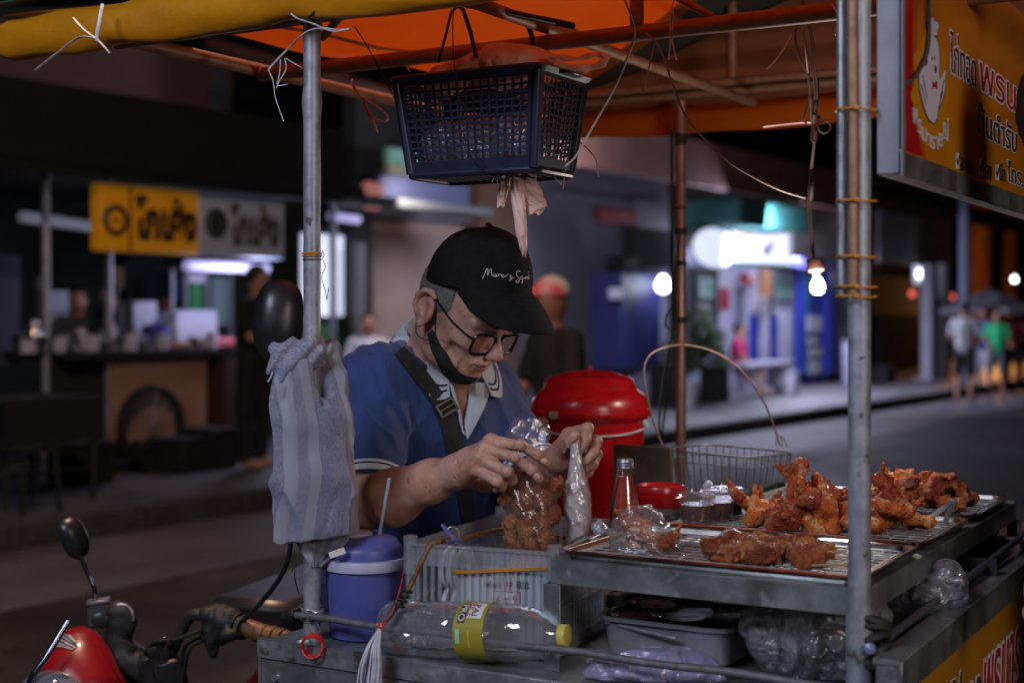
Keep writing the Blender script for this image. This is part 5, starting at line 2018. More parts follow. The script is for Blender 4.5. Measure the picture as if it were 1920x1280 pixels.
# right hand
q = lambda a: [np.array(P(*t)) for t in a]
Rwp = np.array(P(862, 880, 2.365))
mc = q([(921, 828, 2.332), (912, 843, 2.318), (902, 860, 2.314), (891, 878, 2.318)])
body.cap(Rw, Rwp, .0275, .026, .015)
for i, m_ in enumerate(mc):
 body.cap(Rwp + (mc[i] - mc[1]) * .25, m_, .018, .0125, .014)
body.ell((mc[0] + mc[3]) * .5 * .6 + Rwp * .4 + np.array([0, .012, -.002]), (.026, .016, .024), .014)
body.chain(q([(921, 828, 2.332), (975, 835, 2.312), (1006, 852, 2.318), (1026, 868, 2.326)]), [.0118, .0092, .0082, .0068], .004, .005)
body.chain(q([(912, 843, 2.318), (965, 857, 2.292), (996, 880, 2.298), (1011, 897, 2.306)]), [.0120, .0095, .0083, .0070], .004, .005)
body.chain(q([(902, 860, 2.314), (951, 884, 2.288), (960, 899, 2.306), (946, 908, 2.328)]), [.0112, .0092, .0082, .007], .004, .005)
body.chain(q([(891, 878, 2.318), (932, 902, 2.292), (941, 912, 2.304), (930, 918, 2.322)]), [.0102, .0082, .0072, .006], .004, .005)
body.chain(q([(868, 893, 2.375), (904, 908, 2.392), (948, 910, 2.378), (980, 900, 2.350)]), [.016, .0125, .0105, .0085], .010, .006)
# knuckle bumps
for m_ in mc[:3]:
 body.ell(m_ + np.array([-.002, -.003, .004]), (.010, .009, .009), .008)
for t in ((975, 835, 2.308), (965, 857, 2.288), (951, 884, 2.284)):
 body.ell(np.array(P(*t)) + np.array([0, -.001, .001]), (.0102, .0100, .0100), .004)
# left hand
Lwp = np.array(P(1050, 858, 2.45))
body.cap(Lw, Lwp, .027, .024, .015)
ml = q([(1066, 815, 2.44), (1082, 822, 2.452), (1088, 838, 2.462), (1086, 856, 2.468)])
for m_ in ml:
 body.cap(Lwp, m_, .019, .0125, .014)
body.ell(np.array(P(1070, 845, 2.44)), (.020, .020, .026), .014)
body.chain(q([(1066, 815, 2.44), (1102, 803, 2.402), (1097, 826, 2.386), (1087, 844, 2.380)]), [.0122, .0098, .0085, .0070], .004, .005)
body.chain(q([(1082, 822, 2.452), (1119, 827, 2.412), (1111, 852, 2.392), (1095, 866, 2.386)]), [.0120, .0097, .0085, .007], .004, .005)
body.chain(q([(1088, 838, 2.462), (1119, 852, 2.426), (1111, 873, 2.406), (1096, 881, 2.400)]), [.0112, .0092, .0080, .0067], .004, .005)
body.chain(q([(1086, 856, 2.468), (1110, 873, 2.440), (1104, 888, 2.42), (1095, 893, 2.415)]), [.0100, .0080, .0070, .0058], .004, .005)
body.chain(q([(1055, 856, 2.44), (1062, 838, 2.405), (1070, 826, 2.382), (1077, 817, 2.370)]), [.0155, .012, .0105, .0088], .008, .006)
# head
body.T = (H0, HA)
body.ell((0, .002, .035), (.074, .094, .090), .02)
body.ell((0, .032, -.010), (.063, .060, .072), .03)
body.ell((0, .026, -.060), (.056, .060, .050), .025)
body.ell((0, .074, -.090), (.023, .020, .018), .022)           # chin
for sg in (-1, 1):
 body.ell((sg * .040, .062, -.026), (.020, .020, .017), .02)  # cheekbone
 body.ell((sg * .047, .030, -.078), (.017, .030, .015), .025)  # jaw corner
 body.ell((sg * .030, .0985, .002), (.016, .012, .0105), .012, sub=True)
 body.ell((sg * .030, .079, .000), (.0135, .0125, .0115), .003)
 body.cap((sg * .046, .076, .016), (sg * .012, .091, .015), .0075, .0085, .010)
 body.ell((sg * .0125, .1030, -.0365), (.0082, .0105, .0072), .005)
 body.ell((sg * .007, .1005, -.0435), (.0036, .0048, .003), .003, sub=True)
 body.cap((sg * .019, .096, -.040), (sg * .034, .080, -.072), .0026, .0032, .009, sub=True)
 body.ell((sg * .050, .056, -.054), (.007, .012, .013), .025, sub=True)
 body.cap((sg * .022, .090, -.016), (sg * .040, .078, -.022), .0016, .0016, .006, sub=True)
body.cap((0, .083, .014), (0, .109, -.022), .0080, .0098, .010)
body.ell((0, .1135, -.0310), (.0120, .0125, .0105), .007)
body.ell((0, .086, -.060), (.028, .014, .017), .014)
body.chain([(-.023, .086, -.060), (-.008, .0985, -.0555), (0, .0985, -.0572), (.008, .0985, -.0555), (.023, .086, -.060)], [.0028, .0050, .0046, .0050, .0028], .004, .004)
body.chain([(-.020, .087, -.0665), (0, .0975, -.0690), (.020, .087, -.0665)], [.003, .0062, .003], .004, .004)
body.chain_sub = None
body.cap((-.025, .090, -.0625), (0, .104, -.0628), .0013, .0016, .002, sub=True)
body.cap((.025, .090, -.0625), (0, .104, -.0628), .0013, .0016, .002, sub=True)
body.cap((-.014, .098, -.080), (.014, .098, -.080), .0035, .0035, .010, sub=True)
body.cap((0, .1035, -.050), (0, .1035, -.046), .0018, .0018, .004, sub=True)
# folds of the cheek, forehead-free as the brim hides it
body.cap((-.040, .080, -.060), (-.036, .072, -.088), .0018, .0018, .006, sub=True)
body.cap((.040, .080, -.060), (.036, .072, -.088), .0018, .0018, .006, sub=True)
# ears
for sg in (-1, 1):
 e = sg
 body.ell((e * .077, -.020, -.007), (.0070, .021, .032), .005)
 hel = [(-.002, .026), (-.012, .031), (-.026, .028), (-.035, .015), (-.035, -.003), (-.028, -.018)]
 body.chain([(e * (.0815 + .0045 * math.sin(i * .62)), y * 1.06 - .003, z * 1.06 - .003) for i, (y, z) in enumerate(hel)], [.0048, .0054, .0056, .0056, .0050, .0042], .002, .003)
 body.ell((e * .080, -.017, -.034), (.0058, .0085, .0095), .006)
 body.ell((e * .0865, -.016, -.003), (.0085, .0100, .0145), .003, sub=True)
 body.cap((e * .083, -.022, .012), (e * .083, -.027, -.004), .0028, .0022, .003, sub=True)
 body.ell((e * .079, -.004, -.010), (.004, .0045, .006), .004)
body.T = None
def raised(px_pts, r, k=.003, sub=False, dep=.0):
 pts = []
 for (x, y) in px_pts:
  c_, n_ = body.hit((0, 0, CAM_H), ((x - 960) / FPX, 1, -(y - HOR) / FPX), dep, 1.9, 3.4)
  if c_ is not None:
   pts.append(np.array(c_))
 for i in range(len(pts) - 1):
  if np.linalg.norm(pts[i + 1] - pts[i]) < .06:
   body.cap(pts[i], pts[i + 1], r, r, k, sub)
# veins and tendons on the backs of the hands and the forearm
for v_ in ([(866, 872), (882, 858), (900, 846), (912, 836)], [(866, 882), (884, 870), (900, 856)], [(872, 862), (890, 844), (908, 832)], [(1058, 850), (1066, 838), (1074, 826)], [(1084, 868), (1096, 852), (1104, 838)]):
 raised(v_, .0017, .005, dep=-.0009)
for v_ in ([(972, 832), (977, 842)], [(963, 852), (968, 863)], [(1004, 848), (1002, 857)], [(993, 876), (989, 885)], [(950, 879), (955, 889)], [(1098, 801), (1104, 806)], [(1108, 826), (1116, 831)], [(849, 858), (853, 900)], [(856, 862), (859, 896)]):
 raised(v_, .0011, .003, True)
# creases of the face as the camera side shows them
for v_, r_ in (([(871, 672), (862, 684), (858, 697)], .0014), ([(851, 668), (849, 684), (853, 700)], .0012), ([(842, 655), (838, 672), (840, 690)], .0012), ([(884, 690), (893, 694), (903, 694)], .0010),
    ([(826, 640), (822, 660), (826, 680)], .0010), ([(812, 640), (806, 656), (806, 672)], .0014)):
 raised(v_, r_, .006, True)
def skin_f(x, y, z):
 return noise3(x, y, z, 55, 3) * .0008 + noise3(x, y, z, 18, 5) * .0012 + noise3(x, y, z, 150, 6) * .0003
body.disp(skin_f, .006)
bo = body.build("body", M['skin'], man)
def ray(px, py):
 return Vector(((px - 960) / FPX, 1.0, -(py - HOR) / FPX))
CAMP = Vector((0, 0, CAM_H))
def on(s, px, py, off=.002, t0=1.9):
 p, n = s.hit(CAMP, ray(px, py), off, t0, 3.4)
 return p, n
def ribbon(s, left, right, name, m, parent, off=.003, thick=.0025, sub=4, cols=4):
 """cloth strip laid on a surface, its two edges given in the photo"""
 n = len(left)
 rows_ = []
 last = None
 for i in range((n - 1) * sub + 1):
  a = i / sub
  k = min(int(a), n - 2)
  f = a - k
  l = Vector(left[k]).lerp(Vector(left[k + 1]), f)
  r_ = Vector(right[k]).lerp(Vector(right[k + 1]), f)
  row = []
  for c in range(cols + 1):
   e = l.lerp(r_, c / cols)
   p, nn = on(s, e.x, e.y, off)
   if p is None:
    p = Vector(row[-1]) if row else (Vector(last[c]) if last else None)
   if p is None:
    p = P(e.x, e.y, 2.6)
   row.append(p)
  last = row
  rows_.append(row)
 # soften the depth along the strip
 for _ in range(3):
  nr = [list(r0) for r0 in rows_]
  for i in range(1, len(rows_) - 1):
   for j in range(len(rows_[i])):
    nr[i][j] = (rows_[i - 1][j] + rows_[i][j] * 2 + rows_[i + 1][j]) / 4
  rows_ = nr
 g = G()
 g.grid(rows_, thick)
 return g.build(name, m, parent, ang=60)
# nails
for (a, b_, yy) in (((1014, 862), (1028, 869), 2.326), ((1003, 890), (1013, 899), 2.306)):
 p0, n0 = on(body, (a[0] + b_[0]) / 2 - 1, (a[1] + b_[1]) / 2 - 1, .0)
 if p0 is None:
  continue
 d = (P(b_[0], b_[1], yy) - P(a[0], a[1], yy)).normalized()
 sd = n0.cross(d).normalized()
 d = sd.cross(n0)
 g = G()
 rows_ = []
 for i in range(6):
  v_ = -1 + 2 * i / 5
  rows_.append([p0 + d * v_ * .0058 + sd * u_ * .0046 * math.sqrt(max(0.05, 1 - (abs(v_) ** 3) * .8)) - n0 * (.0016 * u_ * u_ - .0004) for u_ in np.linspace(-1, 1, 7)])
 g.grid(rows_, .0008)
 g.build("fingernail", M['nail'], bo)
# hair: short grey sides under the cap
hr = SDF(np.array(H0) - .16, np.array(H0) + .17, .003)
hr.T = (H0, HA)
hr.ell((0, .000, .032), (.0775, .098, .094), .0)
hr.T = None
hr.cut(HP(0, -.01, -.004), ht * -1.0 + hf * .25, .004)
hr.cut(HP(0, .040, 0), hf * 1.0 + ht * .25, .004)
hr.disp(lambda x, y, z: noise3(x, y, z, 260, 9) * .0014, .008)
hr.build("hair", M['hair_grey'], man)
# shirt ---------------------------------------------------------------
sh = SDF((-.40, 2.42, .84), (.17, 3.04, 1.44), .0030)
torso(sh, .013)
Rh = Re + (Rs - Re) * .14
capcut(sh, Rs + np.array([.012, 0, .004]), Rh, .064, .062, .045)
Lh = Le + (Ls - Le) * .10
capcut(sh, Ls + np.array([-.012, 0, .004]), Lh, .064, .060, .045)
# neck opening and open placket
sh.cap(NB + np.array([.0, -.012, .030]), np.array(HP(0, .01, -.05)), .062, .064, .006, sub=True)
CHN = Vector((.567, -.824, 0))
vh = []
for i in range(9):
 f = i / 8
 c_, n_ = sh.hit((0, 0, CAM_H), ((868 + 3 * f - 960) / FPX, 1, -(716 + 92 * f - HOR) / FPX), 0, 1.9, 3.4)
 if c_ is not None:
  vh.append((f, c_, n_))
for f, c_, n_ in vh:
 sh.cap(np.array(c_ + n_ * .03), np.array(c_ - n_ * .030), .026 * (1 - f) + .003, None, .003, sub=True)
def folds(x, y, z):
 a = noise3(x * 1.0, y * 1.0, z * .55, 14, 21) * .0036
 b = (1 - np.abs(noise3(x * .8 + z * .5, y, z * .6 - x * .4, 20, 22))) ** 3 * .0046
 c_ = np.sin((z * .9 + (x + .26) * 1.8 + noise3(x, y, z, 10, 4) * .03) * 95) * .0016 * (x < -.17)
 c2 = (1 - np.abs(noise3(x * 1.4, y * 1.4, z * .35 + x * .3, 17, 25))) ** 4 * .0042
 return a - b - c_ - c2 + .003
sh.disp(folds, .016)
shirt = sh.build("polo_shirt", M['shirt'], man)
# sleeve trims
for (c, d, r_, m0) in ((Rh, Rs - Re, .0665, 0), (Lh, Ls - Le, .0640, 0)):
 d = Vector(d).normalized()
 g = G()
 g.lathe([(r_ - .003, -.001), (r_, -.001), (r_ + .0006, .009), (r_, .019), (r_ - .004, .019)], Vector(c), d, 48)
 t_ = g.build("sleeve_trim", M['collar'], shirt)
 g = G()
 g.lathe([(r_ + .0002, .0095), (r_ + .0014, .0100), (r_ + .0014, .0125), (r_ + .0002, .0130)], Vector(c), d, 48)
 g.build("trim_stripe", M['navy'], shirt)
# collar --------------------------------------------------------------
cc = Vector(NB) + Vector((.012, -.010, .040))
bxv, byv = Vector(bx), Vector(by)
def collar_pt(phi, h):
 """phi 0 = front; h 0 = top fold, 1 = lower free edge"""
 fr = (math.cos(phi) + 1) / 2
 rt = .0700
 top = cc + bxv * math.sin(phi) * rt + byv * math.cos(phi) * (rt * 1.06) + byv * .012 * (1 - fr) + UZ * (.074 - .100 * fr)
 tip = math.exp(-((abs(phi) - R(38)) / R(22)) ** 2)
 ro = .0665 + .034 + .020 * tip
 low = cc + bxv * math.sin(phi) * ro + byv * math.cos(phi) * ro * 1.04 + UZ * (.022 - .082 * fr - .030 * tip)
 p = top.lerp(low, h)
 p += UZ * (.012 * math.sin(PI * h) * .7)
 v = sh.at(p)
 if v < .005:
  n_ = sh.nor(p)
  p = p + n_ * (.005 - v)
 return p
g = G()
rows_ = []
for i in range(61):
 phi = R(24) + R(312) * i / 60
 ph = phi if phi <= PI else phi - 2 * PI
 rows_.append([collar_pt(ph, h / 8) for h in range(9)])
g.grid(rows_, .003)
col = g.build("collar", M['collar'], man, ang=70)
for (h0, h1) in ((.70, .745), (.82, .865)):
 g = G()
 rows_ = []
 for i in range(61):
  phi = R(26) + R(308) * i / 60
  ph = phi if phi <= PI else phi - 2 * PI
  r_ = []
  for h in (h0, h1):
   p = collar_pt(ph, h)
   o_ = (p - cc)
   o_.z = 0
   r_.append(p + o_.normalized() * .0016 + UZ * .0010)
  rows_.append(r_)
 g.grid(rows_, .0016)
 g.build("collar_stripe", M['navy'], col)
# inner collar stand
g = G()
rows_ = []
for i in range(41):
 phi = R(20) + R(320) * i / 40
 fr = (math.cos(phi) + 1) / 2
 rows_.append([cc + bxv * math.sin(phi) * r_ + byv * (math.cos(phi) * r_ * 1.06 + .012 * (1 - fr)) + UZ * (.073 - .100 * fr - dz) for r_, dz in ((.0685, 0), (.0675, .022), (.068, .050))])
g.grid(rows_, .002)
g.build("collar_stand", M['collar'], col, ang=70)
# open placket edges
ribbon(sh, [(838, 712), (848, 745), (858, 780), (864, 812)], [(856, 720), (862, 748), (868, 780), (871, 816)], "placket", M['collar'], man, .004, .003)
ribbon(sh, [(884, 722), (884, 750), (878, 780), (869, 812)], [(914, 716), (912, 744), (896, 782), (873, 822)], "placket", M['collar'], man, .006, .003)
# shoulder strap and buckle
stp = ribbon(sh, [(738, 668), (768, 706), (798, 742), (818, 775), (832, 820), (842, 860), (852, 900), (860, 950), (864, 985)],
    [(756, 654), (790, 690), (822, 730), (848, 765), (862, 812), (870, 855), (878, 900), (884, 950), (886, 985)], "shoulder_strap", M['strap'], man, .006, .003, 4, 5)
g = G()
p0, n0 = on(sh, 834, 765, .011)
ex = (P(848, 757, 2.6) - P(820, 773, 2.6)).normalized()
ey = n0.cross(ex).normalized()
ex = ey.cross(n0).normalized()
for (a, b_, w, h) in ((0, .011, .019, .003), (0, -.011, .019, .003), (.017, 0, .003, .013), (-.017, 0, .003, .013), (0, 0, .018, .0022)):
 g.box(p0 + ex * a + ey * b_, ex, ey, n0, w, h, .0026, .001)
g.build("buckle", M['glasses'], stp)
# trousers and shoes
tr = SDF((-.48, 2.62, .0), (.08, 3.14, 1.0), .006)
tr.T = (np.array([-.25, 2.875, .90]), BA)
tr.ell((0, 0, 0), (.160, .122, .12), .02)
tr.T = (np.array([-.25, 2.875, 0]), BA)
for sg in (-1, 1):
 tr.cap((sg * .085, 0, .86), (sg * .10, .02, .48), .092, .068, .04)
 tr.cap((sg * .10, .02, .48), (sg * .105, -.02, .10), .068, .055, .03)
tr.T = None
tr.disp(lambda x, y, z: noise3(x, y, z * .5, 14, 31) * .006, .02)
tr.build("trousers", M['trousers'], man)
for sg in (-1, 1):
 s_ = SDF((-.52, 2.55, -.01), (.1, 3.1, .16), .004)
 s_.T = (np.array([-.25, 2.875, 0]), BA)
 s_.cap((sg * .105, -.04, .045), (sg * .115, .14, .032), .042, .036, .02)
 s_.cap((sg * .105, -.03, .09), (sg * .105, -.03, .05), .04, .042, .02)
 s_.T = None
 s_.cut((0, 0, .004), (0, 0, -1))
 s_.build("shoe", M['black_plastic'], man)
# cap -----------------------------------------------------------------
pc_ = R(12)
cf = Vector((math.sin(psi) * math.cos(pc_), -math.cos(psi) * math.cos(pc_), -math.sin(pc_)))
ct = Vector((math.sin(psi) * math.sin(pc_), -math.cos(psi) * math.sin(pc_), math.cos(pc_)))
csd = Vector(hs)
CC_ = Vector(H0) + Vector((.034, -.030, .050))
RX, RY, RZc = .0865, .106, .106
def cap_pt(phi, el, off=0.0):
 """phi 0 = front, el 0 rim .. 1 top"""
 a = el * PI / 2
 c, s_ = math.cos(a), math.sin(a)
 # boxier crown
 cr = c ** .80
 seam_ = 0.0
 for k in range(6):
  dphi = (phi - (PI / 6 + k * PI / 3) + PI) % (2 * PI) - PI
  seam_ += math.exp(-(dphi / .030) ** 2)
 r_ = 1 - .010 * seam_ * c + .012 * math.sin(3 * phi + 1) * math.sin(a * 2)
 hz = s_ ** .95 * (1 + .03 * math.cos(phi))
 return CC_ + csd * math.sin(phi) * (RX * r_ + off) * cr + cf * math.cos(phi) * (RY * r_ + off) * cr + ct * ((RZc + off) * hz) - ct * (.010 * (1 - math.cos(phi)) * .5 * c)
g = G()
rows_ = []
NP = 144
for i in range(25):
 rows_.append([cap_pt(2 * PI * j / NP, i / 24 * .995) for j in range(NP)])
g.grid(rows_, 0, closed_u=True)
b0 = len(g.v)
rows_ = []
for i in range(3):
 rows_.append([cap_pt(2 * PI * j / NP, .0) - ct * .000 * i + (CC_ - cap_pt(2 * PI * j / NP, 0)) * .02 * i + ct * .006 * i for j in range(NP)])
g.grid(rows_[::-1], 0, closed_u=True)
capo = g.build("cap", M['cap'], man, ang=50)
g = G()
g.lathe([(0, .0045), (.004, .004), (.0065, .001), (.0065, -.002)], cap_pt(0, .999), ct, 14)
g.build("button", M['cap'], capo)
g = G()
rows_ = []
for i in range(15):
 r_ = i / 14
 row = []
 for j in range(37):
  a = -1 + 2 * j / 36
  phi = a * R(74)
  root = CC_ + csd * math.sin(phi) * RX * 1.0 + cf * math.cos(phi) * RY * 1.0 - ct * (.010 * (1 - math.cos(phi)) * .5)
  out = .074 * math.sqrt(max(0, 1 - abs(a) ** 2.6))
  lat = csd * math.sin(phi) * .008
  drop = .030 * r_ + .026 * r_ * r_ + .012 * a * a * r_
  p = root + cf * out * r_ * .90 + lat * r_ - ct * (drop * math.sqrt(max(0, 1 - abs(a) ** 3)) + .010 * a * a * r_)
  row.append(p)
 rows_.append(row)
g.grid(rows_, .0035)
br = g.build("brim", M['cap'], capo, ang=60)
for rr_ in (3, 5, 7, 9, 11, 13):
 g = G()
 g.tube([p + ct * .0020 for p in rows_[rr_][1:-1]], .00035, 4)
 g.build("stitch_line", mat("stitch", (.02, .02, .02), .8) if rr_ == 3 else bpy.data.materials["stitch"], br)
def cap_hit(px, py, off=.0012):
 d = ray(px, py)
 o = CAMP - CC_
 best = None
 lo_t, hi_t = 2.3, 2.75
 # march against the real crown shape through its implicit radius
 prev = None
 for i in range(260):
  t = lo_t + (hi_t - lo_t) * i / 259
  q_ = o + d * t
  x, y, z = q_.dot(csd) / RX, q_.dot(cf) / RY, q_.dot(ct) / RZc
  z = max(z, 0)
  s_ = min(1, z) ** (1 / .95)
  c = math.sqrt(max(0, 1 - s_ * s_)) ** .80
  rr_ = math.hypot(x, y)
  v = rr_ - c
  if v < 0:
   p = CC_ + q_
   n = (csd * x / RX + cf * y / RY + ct * z / RZc).normalized()
   return p + n * off
 return None
strokes = [
 [(545, 462), (555, 440), (565, 415), (574, 396), (581, 390), (583, 402), (581, 436), (590, 414), (601, 395), (608, 397), (606, 420), (611, 440), (618, 436)],
 [(640, 432), (630, 431), (624, 440), (630, 447), (640, 440), (642, 432), (644, 446), (650, 444)],
 [(654, 448), (657, 436), (664, 430), (674, 434)],
 [(694, 436), (684, 434), (679, 443), (686, 451), (700, 447), (716, 436)],
 [(722, 427), (723, 435)],
 [(748, 438), (740, 440), (736, 447), (745, 455), (745, 465), (737, 471), (731, 466)], [(745, 456), (762, 452)],
 [(808, 414), (800, 407), (788, 410), (780, 424), (786, 440), (798, 454), (802, 470), (796, 485), (786, 488), (778, 480), (788, 468)],
 [(826, 448), (816, 445), (809, 454), (815, 463), (825, 455), (823, 475), (820, 494)],
 [(831, 447), (830, 460), (838, 462), (844, 449), (845, 462)],
 [(857, 448), (850, 452), (850, 461), (857, 458), (858, 448), (860, 462)],
 [(868, 452), (862, 452), (861, 464), (868, 462), (866, 440), (862, 414)]]
g = G()
for sk in strokes:
 pts = []
 for (x, y) in spline([Vector((a, b_, 0)) for a, b_ in sk], 4) and [(v_.x, v_.y) for v_ in spline([Vector((a, b_, 0)) for a, b_ in sk], 4)]:
  p = cap_hit(760 + x / 3.763, 400 + y / 3.763)
  if p is not None:
   pts.append(p)
 if len(pts) > 1:
  g.tube(pts, .00062, 5)
lt = g.build("embroidered_lettering", M['thread'], capo)
# glasses -------------------------------------------------------------
GZ, GY = -.014, .1035
def gl_pt(x, z):
 return HP(x, GY - 1.6 * x * x, GZ + z)
frm = G()
lens_g = []
for sg in (-1, 1):
 outl = []
 for k in range(28):
  a = 2 * PI * k / 28
  cx, cz = math.cos(a), math.sin(a)
  sx = abs(cx) ** .45 * (1 if cx > 0 else -1)
  szz = abs(cz) ** .45 * (1 if cz > 0 else -1)
  outl.append(gl_pt(sg * .034 + sx * .0275, szz * .0195 * (1 + .06 * sx * sg)))
 frm.tube(outl + [outl[0]], .0031, 8, cap=False)
 lens_g.append(outl)
frm.tube([gl_pt(-.0085, .004), gl_pt(-.004, .007), gl_pt(.004, .007), gl_pt(.0085, .004)], .0021, 8)
gf = frm.build("glasses", M['glasses'], man)
for sg in (-1, 1):
 g = G()
 g.tube(spline([gl_pt(sg * .0605, .010), HP(sg * .068, .090, GZ + .011), HP(sg * .0765, .050, .004), HP(sg * .0800, .010, .018), HP(sg * .0810, -.012, .026), HP(sg * .078, -.030, .010)], 5), .0022, 8, flat=1.0)
 g.build("temple", M['glasses'], gf)
lm = film("spectacle_lens", (.95, .97, 1), .01, .22, .03, 8, .02)
for o_ in lens_g:
 g = G()
 c = sum(o_, Vector()) / len(o_)
 g.add([c + Vector(hf) * .001] + list(o_), [(0, 1 + k, 1 + (k + 1) % 28) for k in range(28)])
 g.build("lens", lm, gf)
# face mask pulled under the chin -------------------------------------
mk = ribbon(body, [(806, 628), (810, 652), (820, 678), (838, 704), (860, 716), (882, 715)],
   [(815, 618), (825, 642), (838, 668), (856, 692), (876, 704), (894, 707)], "face_mask", M['mask'], man, .005, .003, 4, 6)
g = G()
pts = []
for (x, y) in ((821, 553), (819, 575), (818, 598), (817, 615), (818, 632)):
 p, n = on(body, x, y, .002)
 pts.append(p if p is not None else P(x, y, 2.55))
g.tube(spline(pts, 4), .0011, 6)
g.tube(spline([HP(-.083, -.022, -.036), HP(-.078, -.010, -.058), P(816, 640, 2.575)], 4), .0011, 6)
g.build("ear_loop", M['mask'], mk)
# =================================================================== TRAYS AND WIRE RACKS
def rr_ring(c, hx, hy, r, z, ax=CA, ay=CB, n=5):
 return rr(Vector(c) + UZ * z, ax, ay, hx, hy, r, n)
def make_tray(c, hx, hy, depth=.024, ax=CA, ay=CB, rim=.010, r=.022):
 """shallow pressed tray, c = centre of its rim plane"""
 g = G()
 th = .0012
 prof_in = [(rim, -.0035, r + rim), (rim, .0, r + rim), (rim * .7, .0016, r + rim * .7), (0, 0, r), (-.003, -depth * .5, r - .002), (-.006, -depth + .003, r - .004), (-.010, -depth, r - .006)]
 rings = [rr_ring(c, hx + e, hy + e, q_, z, ax, ay) for e, z, q_ in prof_in]
 low = [rr_ring(c, hx + e + (-.001 if i else 0), hy + e + (-.001 if i else 0), q_, z - th, ax, ay) for i, (e, z, q_) in enumerate(prof_in)]
 loft(g, low[::-1] + rings)
 # bottom plates
 g.add(low[-1], [tuple(range(len(low[-1])))[::-1]])
 g.base = rings[-1]
 return g
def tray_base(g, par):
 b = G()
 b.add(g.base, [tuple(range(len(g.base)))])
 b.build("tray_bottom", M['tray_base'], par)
TH = 1.102
tray_defs = [(.234, .178, "front steel tray holding the dark skewered chicken and the filled bag"),
    (.234, .515, "middle steel tray holding the fried wings and the sauce cups"),
    (.234, .855, "rear steel tray heaped with bright red-brown chicken")]
for i, (u, v, lab) in enumerate(tray_defs):
 hx, hy = .222, .150 if i else .142
 gt = make_tray(C(u, v, TH), hx, hy)
 o = gt.build("steel_tray", M['steel'])
 tray_base(gt, o)
 tag(o, lab, "tray", "steel trays on the cart rack")
 g = G()
 zt = TH - .008
 n1, n2 = 18, 11
 for k in range(n1):
  a = -hx + .016 + (2 * hx - .032) * k / (n1 - 1)
  g.tube([C(u + a, v - hy + .014, zt), C(u + a, v + hy - .014, zt)], .0012, 5, cap=False)
 for k in range(n2):
  a = -hy + .016 + (2 * hy - .032) * k / (n2 - 1)
  g.tube([C(u - hx + .012, v + a, zt + .0018), C(u + hx - .012, v + a, zt + .0020)], .0012, 5, cap=False)
 ring_ = rr_ring(C(u, v, zt), hx - .012, hy - .012, .012, .001)
 g.tube(ring_ + [ring_[0]], .0022, 6, cap=False)
 wr = thing("wire_rack", lab.replace("steel tray holding", "wire grid under").replace("steel tray heaped with", "wire grid under"), "wire rack", C(u, v, zt - .014), "wire grids in the steel trays")
 g.build("grid", M['wire'], wr)
 for (a, b_) in ((-.17, -.10), (.17, -.10), (-.17, .10), (.17, .10)):
  g = G()
  p = C(u + a, v + b_, zt)
  g.tube([p + CA * .012, p - UZ * .0145, p - CA * .012], .0014, 5)
  g.build("foot", M['wire'], wr)
RZT = TH - .008 + .0035     # top of the wire grids
# =================================================================== CHICKEN
def crust(s, seed, amp=.0030, fine=.0014):
 s.disp(lambda x, y, z: noise3(x, y, z, 70, seed) * amp + (1 - np.abs(noise3(x, y, z, 120, seed + 1))) ** 2 * amp * .8
   + noise3(x, y, z, 240, seed + 2) * fine * 1.3 + (1 - np.abs(noise3(x, y, z, 200, seed + 3))) ** 3 * fine * 1.4 - amp * .4, .012)
def chk_wing(seed, bend=70, tip=40, curl=0.0):
 s = SDF((-.085, -.06, -.03), (.085, .07, .08), .0022)
 a = R(bend)
 e = np.array([.052, 0, .004])
 s.cap((-.005, 0, .004), e, .0185, .0115, .01)
 s.ell((-.008, 0, .004), (.021, .018, .017), .012)
 f = e + np.array([-math.cos(a), math.sin(a), .10 + curl]) * .055
 s.cap(e, f, .0125, .0115, .010)
 s.cap(e + (0, .004, .004), f + (0, .0, .004), .010, .009, .012)
 b = R(bend + tip)
 t = f + np.array([-math.cos(b) * .6, math.sin(b) * .5, .55 + curl]) * .050
 s.cap(f, t, .0095, .0036, .008)
 s.cap(f + (t - f) * .35, f + (t - f) * .35 + np.array([.010, -.004, .014]), .0045, .003, .005)
 # skin web between the joints
 s.ell((e + f) * .5 * .6 + np.array([.0, .010, .002]), (.022, .016, .0065), .014)
 crust(s, seed, .0030)
 return s.mesh("fried_wing")
def chk_lump(seed, a=(.036, .026, .021)):
 s = SDF((-.065, -.055, -.045), (.065, .055, .05), .0022)
 r2 = random.Random(seed)
 s.ell((0, 0, 0), a, .01)
 for k in range(6):
  d = Vector((r2.uniform(-1, 1), r2.uniform(-1, 1), r2.uniform(-.6, 1))).normalized()
  p = np.array([d.x * a[0], d.y * a[1], d.z * a[2]]) * .85
  rad = r2.uniform(.009, .016)
  s.ell(p, (rad * 1.2, rad, rad * .8), .010)
 crust(s, seed, .0044, .0016)
 return s.mesh("fried_piece")
def chk_drum(seed):
 s = SDF((-.05, -.04, -.04), (.095, .04, .04), .0022)
 s.ell((0, 0, 0), (.034, .026, .025), .01)
 s.cap((.01, 0, 0), (.062, 0, .004), .019, .0075, .014)
 s.ell((.070, .003, .005), (.010, .0085, .0085), .006)
 s.ell((.071, -.005, .003), (.008, .006, .007), .005)
 crust(s, seed, .0036)
 return s.mesh("fried_drumstick")
wings = [chk_wing(11, 70, 40), chk_wing(12, 100, 20, .25), chk_wing(13, 50, 70, .1), chk_wing(14, 85, 55, .5)]
lumps = [chk_lump(21), chk_lump(22, (.030, .028, .024)), chk_lump(23, (.042, .022, .018)), chk_lump(24, (.030, .022, .02))]
drums = [chk_drum(31), chk_drum(32)]
for me in wings + lumps + drums:
 me.materials.append(M['chicken'])
dark = []
